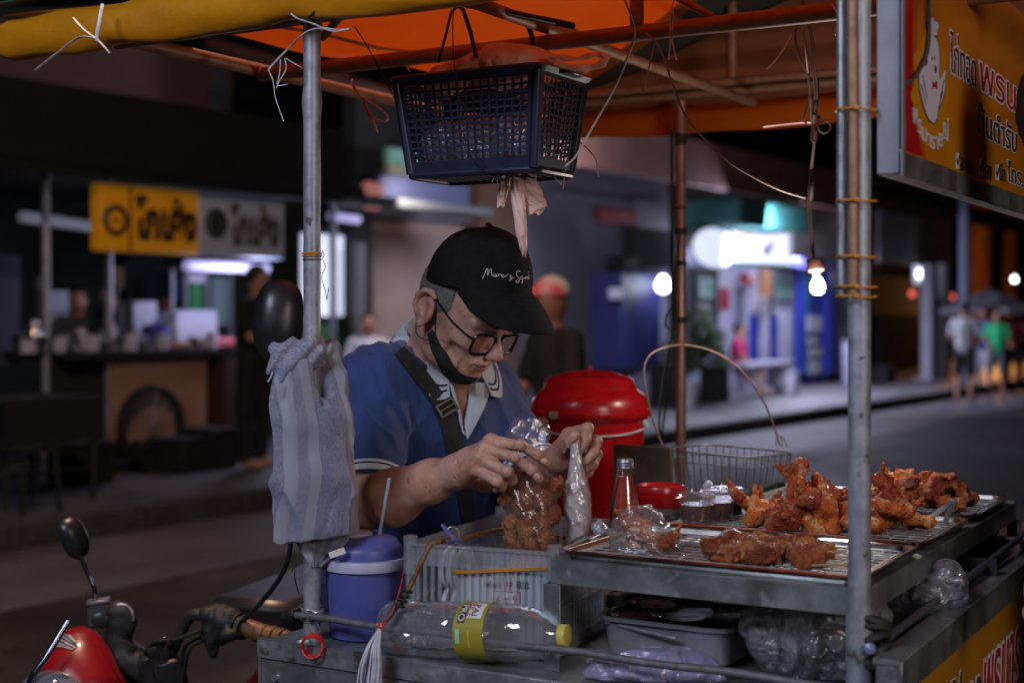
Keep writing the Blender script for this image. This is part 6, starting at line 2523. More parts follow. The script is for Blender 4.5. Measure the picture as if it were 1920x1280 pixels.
for me in (lumps[0], lumps[2], drums[0], lumps[3]):
 m2 = me.copy()
 m2.materials.clear()
 m2.materials.append(M['chicken_dark'])
 dark.append(m2)
def put(me, name, loc, rot, sc, lab, grp, cat="chicken"):
 o = bpy.data.objects.new(name, me)
 COL.objects.link(o)
 o.location = loc
 o.rotation_euler = rot
 o.scale = (sc, sc, sc)
 tag(o, lab, cat, grp)
 return o
def on_px(px, py, v, dz=0.0):
 """point of the cart plane at column px and length v, at the height seen at row py"""
 # solve u for the column
 r = (px - 960) / FPX
 u = (CO.x + CB.x * v - r * (CO.y + CB.y * v)) / (-(CA.x) + r * CA.y)
 Y = CO.y + CA.y * u + CB.y * v
 return C(u, v, CAM_H - (py - HOR) / FPX * Y + dz)
r3 = random.Random(5)
wing_spots = [  # px, py, v, rot, mesh
 (1497, 918, .55, (-.35, -1.25, .5), 0, 1.15, "wing standing on end with its tip pointing straight up, beside the sauce cups"),
 (1452, 955, .52, (0.2, .1, 2.4), 1, 1.1, "wing lying close to the sauce cups with its joint lifted"),
 (1420, 975, .44, (.1, -.2, .25), 2, 1.15, "lowest wing near the sauce cups, its thin tip reaching towards them"),
 (1480, 985, .42, (0, .1, 3.6), 3, 1.0, None), (1530, 966, .50, (.3, .0, 1.2), 0, 1.1, None),
 (1560, 985, .44, (0, -.9, 1.5), 1, 1.1, "wing with its tip raised just in front of the thick post"),
 (1575, 966, .52, (.4, .2, 4.0), 2, 1.05, None), (1600, 980, .43, (0, .1, 5.2), 0, 1.05, None),
 (1640, 955, .50, (.1, .3, 2.0), 3, 1.1, None), (1650, 985, .44, (.2, -.3, .3), 1, 1.0, None),
 (1680, 945, .55, (-.2, -1.0, 2.4), 3, 1.15, "wing with its tip held up beyond the thick post"),
 (1600, 958, .56, (.2, .3, 3.0), 2, 1.0, None), (1555, 952, .58, (.1, -.2, 1.0), 1, 1.0, None), (1510, 975, .44, (.1, .2, 2.0), 2, .95, None)]
for k in range(16):
 wing_spots.append((1415 + 19 * k + r3.uniform(-6, 6), 972 - 20 * math.sin(PI * (k + .5) / 16) + r3.uniform(-8, 18), .47 + r3.uniform(-.05, .10), (r3.uniform(-.35, .35), r3.uniform(-.45, .3), r3.uniform(0, 6.2)), (0, 2, 1, 0)[k % 4], r3.uniform(.9, 1.1), None))
def wpos(px, py, v):
 p = on_px(px, py, v)
 p.z = max(p.z, RZT + .010)
 return p
grp_w = "fried wings piled on the middle tray"
for (px, py, v, rot, mi, sc, lab) in wing_spots:
 put(wings[mi], "fried_wing", wpos(px, py, v), rot, sc * .74, lab or "orange-brown fried wing piled on the middle tray", grp_w)
for (px, py, v, mi) in ((1545, 950, .57, 1), (1530, 985, .43, 0), (1590, 950, .50, 3), (1625, 940, .56, 1), (1500, 950, .5, 3), (1655, 945, .52, 0), (1560, 965, .47, 2), (1470, 968, .45, 1), (1615, 970, .46, 2), (1690, 962, .5, 3), (1532, 938, .60, 0), (1580, 942, .6, 2)):
 put(lumps[mi], "fried_piece", on_px(px, py, v), (r3.uniform(0, 6), r3.uniform(0, 6), r3.uniform(0, 6)), .66, "rounded fried piece tucked in among the wings of the middle tray", "rounded pieces on the middle tray")
# rear heap
for k in range(46):
 u = .12 + r3.uniform(-.085, .10)
 v = .83 + r3.uniform(-.07, .075)
 lay = min(k // 18, 2)
 rad = 1 - lay * .26
 u = .115 + (u - .115) * rad
 v = .825 + (v - .825) * rad
 me = r3.choice(lumps + lumps + [wings[2], drums[0]])
 put(me, "fried_piece", C(u, v, RZT + .012 + lay * .0155), (r3.uniform(-.6, .6), r3.uniform(-.6, .6), r3.uniform(0, 6)), r3.uniform(.60, .78),
  "red-brown fried piece %s from the thick post in the %s layer of the rear heap" % ("$", ("lowest", "middle", "top")[lay]), "fried pieces heaped on the rear tray")
ORD = "first second third fourth fifth sixth seventh eighth ninth tenth eleventh twelfth thirteenth fourteenth fifteenth sixteenth seventeenth eighteenth nineteenth twentieth twenty-first twenty-second twenty-third twenty-fourth twenty-fifth twenty-sixth".split()
def number(pat, text, key=lambda o: o.location.x / o.location.y, sub=None):
 """name look-alikes by their order along the photo"""
 os_ = sorted([o for o in COL.objects if o.get("label") == pat], key=key)
 for i, o in enumerate(os_):
  o["label"] = text.replace("$", ORD[i])
for q_ in ("lowest", "middle", "top"):
 number("red-brown fried piece $ from the thick post in the %s layer of the rear heap" % q_, "red-brown fried piece $ from the thick post in the %s layer of the rear heap" % q_)
number("orange-brown fried wing piled on the middle tray", "orange-brown flat-lying wing on the middle tray, $ from the sauce cups")
number("rounded fried piece tucked in among the wings of the middle tray", "rounded piece among the wings of the middle tray, $ from the sauce cups")
# dark skewered pieces on the front tray
dspots = [(1350, 1052, .13), (1385, 1040, .17), (1420, 1055, .13), (1455, 1045, .16), (1490, 1052, .14), (1520, 1040, .17), (1370, 1015, .21), (1400, 1022, .2),
   (1440, 1020, .2), (1475, 1022, .21), (1510, 1025, .2), (1405, 1032, .18), (1335, 1060, .11), (1500, 1062, .11), (1460, 1032, .18), (1365, 1062, .1), (1430, 1064, .1), (1340, 1040, .16), (1400, 1060, .11), (1445, 1060, .12), (1475, 1040, .16), (1540, 1046, .15), (1530, 1058, .12), (1395, 1018, .21), (1425, 1012, .22)]
for k, (px, py, v) in enumerate(dspots):
 p = on_px(px, py, v)
 p.z = max(p.z, RZT + .010)
 put(dark[k % 4], "dark_fried_piece", p, (r3.uniform(-.4, .4), r3.uniform(-.4, .4), r3.uniform(0, 6)), r3.uniform(.55, .70),
  "dark brown fried piece on the front tray", "dark fried pieces on the front tray")
number("dark brown fried piece on the front tray", "dark brown fried piece, $ from the open bag on the front tray")
for (a, b_, lab) in (((1470, 1034, .17), (1586, 1034, .13), "upper bamboo skewer sticking out of the dark fried pieces"), ((1500, 1060, .11), (1592, 1058, .06), "lower bamboo skewer sticking out of the dark fried pieces")):
 g = G()
 g.tube([on_px(*a), on_px(*b_)], .0018, 6)
 tag(g.build("skewer", M['stick']), lab, "skewer")
# tongs
tg = thing("tongs", "grey steel tongs leaning on the rear tray beside the red-brown heap", "tongs", on_px(1740, 985, .66))
for (x0, v0_) in ((1724, .60), (1768, .60)):
 g = G()
 tip, top = on_px(x0, 990, v0_), on_px(1790, 940, .655)
 pts = [tip.lerp(top, i / 10) + UZ * .004 * math.sin(PI * i / 10) for i in range(11)]
 d = (top - tip).normalized()
 sd = d.cross(Vector((.24, .97, 0))).normalized()
 g.grid([[p - sd * (.0055 if i < 2 else .0042), p - Vector((0, .001, 0)), p + sd * (.0055 if i < 2 else .0042)] for i, p in enumerate(pts)], .0022)
 g.build("arm", M['galv'], tg)
g = G()
g.tube([on_px(1785, 944, .655), on_px(1792, 937, .655)], .0055, 8)
g.build("hinge", M['galv'], tg)
# =================================================================== CLEAR BAGS
def blob_mesh(name, c, shape, seed, crumple=.005, n=40, m_=28):
 """closed crumpled bag: shape = list of (t along height 0..1, half width, half depth, shift x)"""
 g = G()
 rings = []
 for i in range(m_ + 1):
  t = i / m_
  hw = np.interp(t, [q_[0] for q_ in shape], [q_[1] for q_ in shape])
  hd = np.interp(t, [q_[0] for q_ in shape], [q_[2] for q_ in shape])
  sx = np.interp(t, [q_[0] for q_ in shape], [q_[3] for q_ in shape])
  zz = np.interp(t, [q_[0] for q_ in shape], [q_[4] for q_ in shape])
  ring_ = []
  for k in range(n):
   a = 2 * PI * k / n
   x = math.cos(a) * hw
   y = math.sin(a) * hd
   q_ = 1 + crumple / .02 * (.6 * math.sin(5 * a + seed + t * 6) * math.sin(t * 11 + seed) + .5 * math.sin(9 * a - t * 14 + seed * 2) + .3 * math.sin(17 * a + t * 23))* .18
   ring_.append(Vector(c) + Vector((x * q_ + sx, y * q_, zz)))
  rings.append(ring_)
 loft(g, rings, True, True)
 return g
# bag in the right hand, filled with fried pieces
def bag_loft(name, rows_px, m, lab, cat, seed, depth, n=36, crumple=.16, parent=None, grp=None):
 """rows_px: (py, px_left, px_right, Y, half depth)"""
 g = G()
 rings = []
 for i, (py, x0, x1, Y, hd) in enumerate(rows_px):
  c = P((x0 + x1) / 2, py, Y)
  hw = (x1 - x0) / 2 / FPX * Y
  ring_ = []
  for k in range(n):
   a = 2 * PI * k / n
   w_ = 1 + crumple * (.55 * math.sin(5 * a + seed + i * .7) * math.sin(i * 1.3 + seed) + .45 * math.sin(9 * a - i * .9 + seed * 2) + .3 * math.sin(14 * a + i * 2.1))
   w2 = 1 + (w_ - 1) * .35
   ring_.append(c + Vector((math.cos(a) * hw * w2, math.sin(a) * hd * w_, .0025 * math.sin(3 * a + i))))
  rings.append(ring_)
 loft(g, rings, True, True)
 o = g.build(name, m, parent, ang=75)
 if lab:
  tag(o, lab, cat, grp)
 return o
def interp_rows(keys, n):
 ys = np.linspace(0, len(keys) - 1, n)
 out = []
 for y in ys:
  k = min(int(y), len(keys) - 2)
  f = y - k
  f = f * f * (3 - 2 * f) * .5 + f * .5
  out.append(tuple(a + (b - a) * f for a, b in zip(keys[k], keys[k + 1])))
 return out
bagR = bag_loft("clear_bag", interp_rows([(785, 962, 1024, 2.372, .012), (812, 948, 1034, 2.368, .012), (838, 962, 1026, 2.362, .010), (866, 968, 1022, 2.356, .010), (885, 952, 1032, 2.35, .018),
           (912, 940, 1044, 2.345, .032), (960, 940, 1046, 2.34, .038), (1000, 944, 1046, 2.338, .038), (1030, 950, 1044, 2.338, .032), (1045, 958, 1040, 2.338, .012)], 40),
    film("held_bag", (.70, .52, .42), .07, .15, .14, 24, .5), "clear bag of brown fried pieces gripped in the cook's fist over the crate", "bag", 1.3, 0)
r4 = random.Random(9)
k = 0
for (py, x0, x1, Y) in ((905, 962, 1026, 2.350), (926, 955, 1030, 2.347), (948, 952, 1034, 2.343), (972, 954, 1034, 2.343), (994, 960, 1030, 2.340), (1012, 966, 1028, 2.340)):
 for j in range(4):
  x = x0 + (x1 - x0) * (j + .5) / 4 + r4.uniform(-8, 8) + (5 if (k // 4) % 2 else -5)
  put(dark[(0, 1, 3)[(k + j) % 3]], "bagged_piece", P(x, py + r4.uniform(-9, 9), Y + (-.006 if j % 2 else .010)), (r4.uniform(0, 6), r4.uniform(0, 6), r4.uniform(0, 6)), r4.uniform(.52, .64),
   "small fried piece in the held bag, %s from the milky bag, %s row up" % (ORD[3 - j], ORD[5 - (k // 4)]), "fried pieces inside the held bag")
  k += 1
# milky bag pinched in the other hand
bagL = bag_loft("milky_bag", interp_rows([(812, 1072, 1084, 2.372, .004), (835, 1070, 1088, 2.372, .006), (865, 1068, 1092, 2.37, .009), (895, 1064, 1098, 2.37, .013), (918, 1054, 1104, 2.37, .017),
           (945, 1056, 1108, 2.37, .020), (975, 1062, 1108, 2.37, .020), (1000, 1062, 1104, 2.37, .016), (1018, 1066, 1098, 2.37, .006)], 40),
    film("milky_film", (.80, .72, .72), .60, .40, .14, 26, .8), "milky bag of white dip pinched between the cook's thumb and finger", "bag", 2.1, 0)
bagR2 = bag_loft("chilli_bag", interp_rows([(880, 1092, 1098, 2.385, .003), (905, 1092, 1104, 2.385, .008), (940, 1094, 1110, 2.385, .012), (975, 1094, 1110, 2.385, .012), (1000, 1096, 1106, 2.385, .008)], 24),
     mat("chilli_film", (.50, .07, .035), .18, 0, (.6, .16, .1), 40, 4, .5, 60, .004, coat=.6), "thin bag of red chilli dip behind the milky bag", "bag", .4, 0)
# bag with wings lying on the front tray
bagT = bag_loft("clear_bag", interp_rows([(948, 1178, 1216, 2.165, .010), (958, 1164, 1234, 2.165, .026), (975, 1150, 1250, 2.16, .042), (1000, 1144, 1264, 2.155, .050), (1025, 1142, 1276, 2.15, .052),
           (1045, 1146, 1282, 2.15, .048), (1056, 1156, 1280, 2.15, .034)], 34), film("tray_bag", (.9, .92, 1), .09, .42, .12, 38, .9),
    "open clear bag with fried wings standing on the front tray", "bag", 3.3, 0)
for (px, py, Y, rot, mi, sc) in ((1190, 1044, 2.145, (.2, .1, .4), 2, .62), (1222, 1046, 2.135, (.1, -.2, 2.2), 0, .6), (1250, 1048, 2.15, (0, .2, 4.0), 1, .58), (1210, 1034, 2.16, (-.3, -.9, 1.2), 3, .55), (1236, 1038, 2.165, (.3, .3, 5.0), 2, .55)):
 p = P(px, py, Y)
 p.z = max(p.z, RZT + .008)
 put(wings[mi], "bagged_wing", p, rot, sc, "small fried wing inside the open bag on the front tray", "wings in the bag on the front tray")
number("small fried wing inside the open bag on the front tray", "small fried wing, $ from the crate, inside the open bag on the front tray")
bagT2 = bag_loft("knotted_bag", interp_rows([(975, 1122, 1126, 2.25, .004), (982, 1110, 1134, 2.25, .014), (992, 1108, 1138, 2.25, .018), (1000, 1114, 1136, 2.25, .012)], 14), M['film_haze'],
     "small knotted milky bag between the crate and the open bag", "bag", 1.0, 0)
g = G()
g.tube(spline([P(1245, 1012, 2.2), P(1290, 1006, 2.17), P(1340, 1006, 2.15), P(1362, 998, 2.15)], 5), .006, 8, flat=.35)
g.tube(spline([P(1352, 1000, 2.15), P(1372, 992, 2.15), P(1388, 1000, 2.14)], 4), .0045, 7, flat=.4)
tag(g.build("rolled_bag", M['film_haze']), "rolled clear bag mouth lying behind the dark fried pieces", "bag")
# =================================================================== SAUCE CUPS, BOTTLE, TUBS
def sauce_cup(c, r, h, lab, z0):
 t = thing("sauce_cup", lab, "cup", (c.x, c.y, z0), "dark sauce cups on the middle tray")
 c = Vector((c.x, c.y, z0))
 g = G()
 g.lathe([(0, .001), (r * .82, .001), (r * .96, h), (r * .96 - .0008, h), (r * .81, .003), (0, .003)], c, UZ, 32)
 g.build("wall", M['film_tub'], t)
 g = G()
 g.lathe([(0, .004), (r * .79, .004), (r * .89, h * .70), (0, h * .70)], c, UZ, 28)
 g.build("sauce", M['sauce'], t)
 g = G()
 g.lathe([(r * .97, h - .002), (r * 1.05, h), (r * 1.06, h + .004), (r * .99, h + .007), (r * .94, h + .0075), (r * .90, h + .003), (0, h + .003)], c, UZ, 32)
 g.build("lid", M['film_tub'], t)
 return t
for (px, py, v, lab) in ((1307, 968, .415, "nearest lidded cup of dark sauce at the end of the middle tray"), (1344, 953, .470, "lidded cup of dark sauce between the other two"),
       (1362, 940, .525, "farthest lidded cup of dark sauce, half hidden by the middle one")):
 p = on_px(px, py, v)
 sauce_cup(p, .033, .046, lab, RZT + .0)
# bottle of red sauce
bt = thing("sauce_bottle", "glass bottle of red chilli sauce with a ribbed metal cap", "bottle", P(1172, 1000, 2.46))
p = P(1172, 1000, 2.46)
z0 = .985
c = Vector((p.x, p.y, z0))
top = CAM_H - (860 - HOR) / FPX * 2.46
H = top - z0
g = G()
prof = [(0, 0), (.028, 0), (.030, .004), (.030, H * .45), (.027, H * .58), (.019, H * .76), (.0145, H * .88), (.0135, H * .93), (.0135, H * .94), (0, H * .94)]
g.lathe(prof, c, UZ, 36)
m_ = film("bottle_glass", (1, .9, .88), .03, .5, .05, 30, .1)
g.build("glass", m_, bt)
g = G()
g.lathe([(0, .003), (.0275, .003), (.0285, H * .45), (.0255, H * .58), (.0175, H * .76), (.0132, H * .86), (0, H * .86)], c, UZ, 30)
g.build("sauce", M['red_sauce'], bt)
g = G()
pr = [(.0142, H * .925), (.0150, H * .93)]
for k in range(4):
 pr += [(.0150, H * (.935 + k * .014)), (.0143, H * (.941 + k * .014))]
pr += [(.0145, H * .992), (.0135, H), (0, H)]
g.lathe(pr, c, UZ, 28)
g.build("cap", M['galv'], bt)
# board under bottle
g = G()
g.box(C(.56, .50, .975), CA, CB, UZ, .075, .20, .0095, .002)
g.box(C(.56, .50, .945), CA, CB, UZ, .06, .18, .019)
tag(g.build("low_box", M['brown_board']), "low brown box on the deck carrying the chilli bottle", "box")
# red lidded tub
rt = thing("red_tub", "small clear tub with a bright red lid beside the chilli bottle", "tub", P(1240, 980, 2.66))
p = P(1238, 945, 2.66)
c = Vector((p.x, p.y, 1.0))
zt = CAM_H - (908 - HOR) / FPX * 2.66
g = G()
g.lathe([(0, 0), (.040, 0), (.046, zt - 1.035), (0, zt - 1.035)], c, UZ, 32)
g.build("tub", film("pinkish_tub", (.9, .6, .6), .3, .3, .1, 10, .1), rt)
g = G()
h_ = zt - 1.0
g.lathe([(.044, h_ - .040), (.0485, h_ - .038), (.0490, h_ - .020), (.0465, h_ - .018), (.0470, h_ - .010), (.0440, h_ - .001), (.041, h_), (.039, h_ - .003), (0, h_ - .003)], c, UZ, 40)
g.build("lid", M['red_plastic'], rt)
g = G()
g.box(C(.70, .66, .96), CA, CB, UZ, .12, .12, .034, .004)
tag(g.build("storage_box", M['brown_board']), "brown box under the red-lidded tub", "box")
bag_loft("pink_twist", interp_rows([(900, 1322, 1328, 2.60, .004), (912, 1316, 1340, 2.60, .010), (922, 1318, 1342, 2.60, .014), (930, 1312, 1350, 2.60, .016)], 14), M['film_haze'],
   "twisted pinkish bag top standing behind the sauce cups", "bag", 2.2, 0)
g = G()
c = P(1205, 885, 2.95)
g.box(c, CA, CB, UZ, .066, .006, .055, .002)
tag(g.build("wooden_board", M['brown_board']), "dark brown board propped up behind the chilli bottle", "board")
g = G()
g.box(Vector((c.x, c.y, 1.0)), CA, CB, UZ, .066, .02, .072)
tag(g.build("wooden_block", M['brown_board']), "brown block under the propped board", "block")
# =================================================================== RED BUCKET
bc = C(.925, 1.05, DZ)
rb_ = thing("red_bucket", "large red plastic bucket with a moulded lid behind the cook's hand", "bucket", bc)
zl = CAM_H - (775 - HOR) / FPX * bc.y
g = G()
hb_ = zl - DZ
g.lathe([(0, 0), (.098, 0), (.103, .004), (.124, hb_ - .03), (.1245, hb_ - .012), (.131, hb_ - .010), (.131, hb_ - .002), (.124, hb_), (0, hb_)], bc, UZ, 56)
g.build("bucket", M['red_plastic'], rb_)
g = G()
top = CAM_H - (702 - HOR) / FPX * bc.y - DZ
g.lathe([(.122, hb_ - .006), (.137, hb_ - .004), (.139, hb_ + .003), (.138, hb_ + .010), (.133, hb_ + .012), (.1325, hb_ + .018), (.130, hb_ + .032), (.121, hb_ + .046), (.110, hb_ + .053), (.106, hb_ + .058), (.098, top - .010), (.088, top - .003), (.06, top), (0, top)], bc, UZ, 64)
lid = g.build("lid", M['red_plastic'], rb_)
g = G()   # raised bar across the lid
rows_ = []
for i in range(13):
 a = -1 + 2 * i / 12
 rows_.append([bc + Vector((1, .15, 0)).normalized() * a * .100 + Vector((-.15, 1, 0)).normalized() * b_ * .034 * (1 - .3 * a * a) + UZ * (top + .006 - .038 * a ** 4 - .006 * b_ * b_) for b_ in np.linspace(-1, 1, 7)])
g.grid(rows_, .008)
g.build("grip_bar", M['red_plastic'], lid)
g = G()
g.tube([bc + UZ * (top + .012), bc + UZ * (top + .020)], .006, 10)
g.build("lid_knob", M['red_plastic'], lid)
g = G()
pts = []
for i in range(25):
 a = R(200 + 140 * i / 24)
 pts.append(bc + Vector((math.cos(a) * .1265, math.sin(a) * .1265, hb_ - .030 - .012 * math.sin((i / 24) * PI))))
g.tube(pts, .0042, 8, flat=.5)
for a in (R(200), R(340)):
 g.lathe([(0, -.004), (.009, -.004), (.010, 0), (.009, .004), (0, .006)], bc + Vector((math.cos(a) * .130, math.sin(a) * .130, hb_ - .020)), (math.cos(a), math.sin(a), 0), 14)
g.build("bail_handle", M['white_plastic'], rb_)
g = G()
a = R(232)
d_ = Vector((math.cos(a), math.sin(a), 0))
g.box(bc + d_ * .139 + UZ * (hb_ + .004), UZ.cross(d_), d_, UZ, .010, .0008, .008)
g.build("sticker", mat("old_sticker", (.45, .38, .3), .6, 0, (.25, .2, .12), 200), lid)
# =================================================================== FRYING BASKET AND WOK
fb = thing("frying_basket", "wire frying basket with a tall arched handle behind the sauce cups", "frying basket", C(.56, 1.18, 1.06))
c0 = P(1361, 880, 3.06)
zt_ = CAM_H - (845 - HOR) / FPX * 3.06
zb_ = CAM_H - (935 - HOR) / FPX * 3.06
ctr = Vector((c0.x, 3.06, 0))
hx_, hy_ = .128, .085
ax_, ay_ = (CA * .93 + CB * .36).normalized(), (CB * .93 - CA * .36).normalized()
top_r = rr(ctr + UZ * zt_, ax_, ay_, hx_, hy_, .035, 5)
mid_r = rr(ctr + UZ * (zt_ - .022), ax_, ay_, hx_ * .985, hy_ * .985, .035, 5)
bot_r = rr(ctr + UZ * zb_, ax_, ay_, hx_ * .86, hy_ * .84, .03, 5)
g = G()
for r_ in (top_r, bot_r):
 g.tube(r_ + [r_[0]], .0021, 6, cap=False)
g.tube(mid_r + [mid_r[0]], .0012, 6, cap=False)
M['basket_wire'] = mat("basket_wire", (.26, .25, .25), .4, .7)
g.build("frame", M['basket_wire'], fb)
def along(ring_, f):
 m = len(ring_)
 L = [0]
 for i in range(m):
  L.append(L[-1] + (ring_[(i + 1) % m] - ring_[i]).length)
 t = f * L[-1]
 for i in range(m):
  if t <= L[i + 1]:
   return ring_[i].lerp(ring_[(i + 1) % m], (t - L[i]) / max(1e-9, L[i + 1] - L[i]))
 return ring_[0]
wm = None
for k in range(38):
 a, b_ = along(top_r, k / 38), along(bot_r, k / 38)
 g = G()
 g.tube([a, b_], .0013, 5)
 g.build("upright_wire", M['basket_wire'], fb)
g = G()
for k in range(9):
 f = -.8 + 1.6 * k / 8
 g.tube([ctr + UZ * zb_ + ax_ * hx_ * .86 * f - ay_ * hy_ * .8, ctr + UZ * zb_ + ax_ * hx_ * .86 * f + ay_ * hy_ * .8], .0012, 5)
 g.tube([ctr + UZ * (zb_ + .001) - ax_ * hx_ * .83 + ay_ * hy_ * .84 * f, ctr + UZ * (zb_ + .001) + ax_ * hx_ * .83 + ay_ * hy_ * .84 * f], .0012, 5)
g.build("bottom_wires", M['basket_wire'], fb)
g = G()
hp = [P(1243, 838, 3.02), P(1222, 780, 3.02), P(1207, 705, 3.02), P(1216, 668, 3.03), P(1250, 650, 3.05), P(1290, 647, 3.06), P(1340, 660, 3.07), P(1385, 690, 3.08), P(1425, 740, 3.09), P(1448, 790, 3.10), P(1463, 836, 3.10)]
g.tube(spline(hp, 6), .0023, 8)
g.tube([P(1461 + 6 * math.cos(a), 830 + 12 * math.sin(a), 3.10) for a in np.linspace(0, 2 * PI, 14)], .0012, 5)
g.tube([P(1476, 838, 3.10), P(1470, 822, 3.10), P(1462, 815, 3.10)], .0012, 5)
g.build("arched_handle", mat("smoked_wire", (.20, .13, .12), .45, .6, (.34, .24, .22), 60), fb)
# wok with frying oil behind the trays
wk = thing("frying_pan", "wide black pan on the deck under the far end of the tray rack", "pan", C(.22, .62, DZ))
c = C(.16, .74, DZ)
g = G()
g.lathe([(0, 0), (.10, 0), (.135, .02), (.160, .062), (.166, .062), (.142, .016), (.104, -.0), (0, .004)], c, UZ, 48)
g.build("pan", M['dark_metal'], wk)
g = G()
g.lathe([(.158, .060), (.171, .066), (.172, .070), (.158, .066)], c, UZ, 48)
g.build("rim", M['galv'], wk)
g = G()
g.box(C(.16, 1.20, DZ + .045), CA, CB, UZ, .14, .12, .045, .006)
tag(g.build("stove_box", M['dark_metal']), "black stove box on the deck beneath the rear tray", "stove")
st2 = thing("food_tub", "pinkish tub with browned leftovers seen beneath the rear tray", "tub", C(.06, 1.0, DZ))
g = make_tray(C(.10, 1.0, DZ + .115), .15, .09, .045)
tray_base(g, g.build("tub", mat("pink_steel", (.45, .3, .27), .35, .7), st2))
put(lumps[0], "fried_piece", C(.05, .98, DZ + .10), (1, 2, 0), .9, "browned piece in the tub beneath the rear tray, nearer the side cap", "leftovers beneath the rear tray")
put(lumps[2], "fried_piece", C(.12, 1.0, DZ + .10), (0, 1, 2), .9, "browned piece in the tub beneath the rear tray, farther in", "leftovers beneath the rear tray")
g = G()
g.box(C(.10, 1.0, DZ + .033), CA, CB, UZ, .12, .07, .033, .004)
tag(g.build("dark_box", M['dark_metal']), "dark box carrying the pinkish tub", "box")
# =================================================================== UNDER THE RACK
tu = thing("grey_tub", "dull grey tub of lidded cups on the deck under the tray rack", "tub", C(.33, .20, DZ))
g = make_tray(C(.335, .245, DZ + .066), .105, .125, .058, rim=.008, r=.03)
tray_base(g, g.build("tub", mat("dull_aluminium", (.26, .26, .29), .4, .4, (.36, .36, .4), 12), tu))
k = 0
for (u, v, z) in ((.40, .165, .0), (.32, .17, .008), (.40, .24, .006), (.325, .245, .0), (.26, .22, .004), (.29, .30, .012)):
 c = C(u, v, DZ + .012 + z)
 t = thing("lidded_cup", ["clear lidded cup in the near corner of the grey tub", "clear lidded cup at the front middle of the grey tub", "clear lidded cup in the second row of the grey tub by the rack leg",
        "clear lidded cup at the centre of the grey tub", "clear lidded cup at the pole end of the grey tub", "highest clear lidded cup at the back of the grey tub"][k], "cup", c, "lidded cups in the grey tub")
 k += 1
 g = G()
 g.lathe([(0, 0), (.028, 0), (.034, .048), (0, .048)], c, UZ, 28)
 g.build("cup", M['black_plastic'], t)
 g = G()
 pr = [(.034, .048), (.0375, .049), (.0375, .054), (.034, .0555), (.032, .0525), (0, .0525)]
 g.lathe(pr, c, UZ, 40)
 for q_ in range(40):
  a = 2 * PI * q_ / 40
  g.box(c + Vector((math.cos(a) * .0376, math.sin(a) * .0376, .0515)), (math.cos(a), math.sin(a), 0), (-math.sin(a), math.cos(a), 0), UZ, .0006, .0012, .002)
 g.build("lid", M['film_tub'], t)
c = C(.31, .20, DZ + .095)
s_ = SDF(np.array(c) - .05, np.array(c) + .05, .0022)
s_.ell(c, (.026, .020, .016), 0)
s_.disp(lambda x, y, z: noise3(x, y, z, 60, 2) * .003, .01)
tag(s_.build("rubber_ball", M['dark_goods']), "dark lump of cloth lying on the lidded cups", "cloth")
def crumple_bag(name, c, rad, m, lab, seed, squash=.6, vox=.004):
 c = np.array(c)
 s = SDF(c - np.array(rad) * 1.5, c + np.array(rad) * 1.5, vox)
 s.ell(c, rad, 0)
 s.disp(lambda x, y, z: noise3(x, y, z, 16, seed) * .018 + (1 - np.abs(noise3(x, y, z, 38, seed + 1))) ** 4 * .016 - .008, .04)
 s.cut((0, 0, DZ + .003), (0, 0, -1))
 o = s.build(name, m)
 tag(o, lab, "bag")
 return o
crumple_bag("clear_bag", C(.11, .17, DZ + .072), (.105, .085, .068), film("dusky_bag", (.5, .5, .56), .30, .4, .18, 45, 1.0), "bulky clear bag stuffed under the rack beside the thick post", 41)
crumple_bag("clear_bag", C(.02, .40, DZ + .075), (.055, .10, .07), film("dusky_bag2", (.45, .46, .56), .42, .35, .22, 35, 1.0), "hazy clear bag bulging out between rack and side cap", 47)
crumple_bag("purple_bag", C(.30, .045, DZ + .012), (.105, .045, .022), M['film_purple'], "thin purple-white bag lying flat on the deck below the front rail", 51)
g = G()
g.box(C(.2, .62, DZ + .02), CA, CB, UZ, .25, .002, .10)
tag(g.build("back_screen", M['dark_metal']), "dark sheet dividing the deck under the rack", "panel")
# metal tube lying on the deck behind the bottle cap
g = G()
g.tube([C(.43, .13, DZ + .055), C(.30, .10, DZ + .05)], .004, 8)
tag(g.build("metal_tube", M['galv']), "thin metal tube behind the yellow bottle cap", "tube")
# =================================================================== MILKY CRATE
cr = thing("plastic_crate", "milky plastic crate with slotted walls under the cook's hands", "crate", P(905, 1200, 2.3))
A0 = P(770, 1030, 2.245)
A1 = P(1040, 1032, 2.150)
A0.z = A1.z = 1.087
ex = (A1 - A0)
W = ex.length
ex.normalize()
ey = Vector((-ex.y, ex.x, 0))
ZB = DZ + .004
Hc = A0.z - ZB
D_ = .36
def crate_wall(o, ax, nrm, width, slots, name):
 g = G()
 o = Vector((o.x, o.y, ZB))
 n = max(3, int(width / .0125))
 th_ = .0016
 for (z0, z1, full) in ((Hc - .030, Hc, 1), (Hc - .098, Hc - .086, 1), (0, .020, 1)):
  g.box(o + ax * width / 2 + UZ * ((z0 + z1) / 2), ax, nrm, UZ, width / 2, th_, (z1 - z0) / 2)
 for k in range(n + 1):
  x = width * k / n
  if k in (0, n):
   wv = .008
  elif k % 6 == 0:
   wv = .007
  else:
   wv = .0026
  g.box(o + ax * x + UZ * (Hc / 2), ax, nrm, UZ, wv, th_ + .0003, Hc / 2)
 g.build(name, M['crate'], cr, smooth=False)
crate_wall(A0, ex, ey, W, 0, "front_wall")
crate_wall(A0 + ey * D_, ex, ey, W, 0, "rear_wall")
crate_wall(A0, ey, ex, D_, 0, "side_wall")
crate_wall(A0 + ex * W, ey, ex, D_, 0, "side_wall")
for o_ in cr.children:
 pass
g = G()
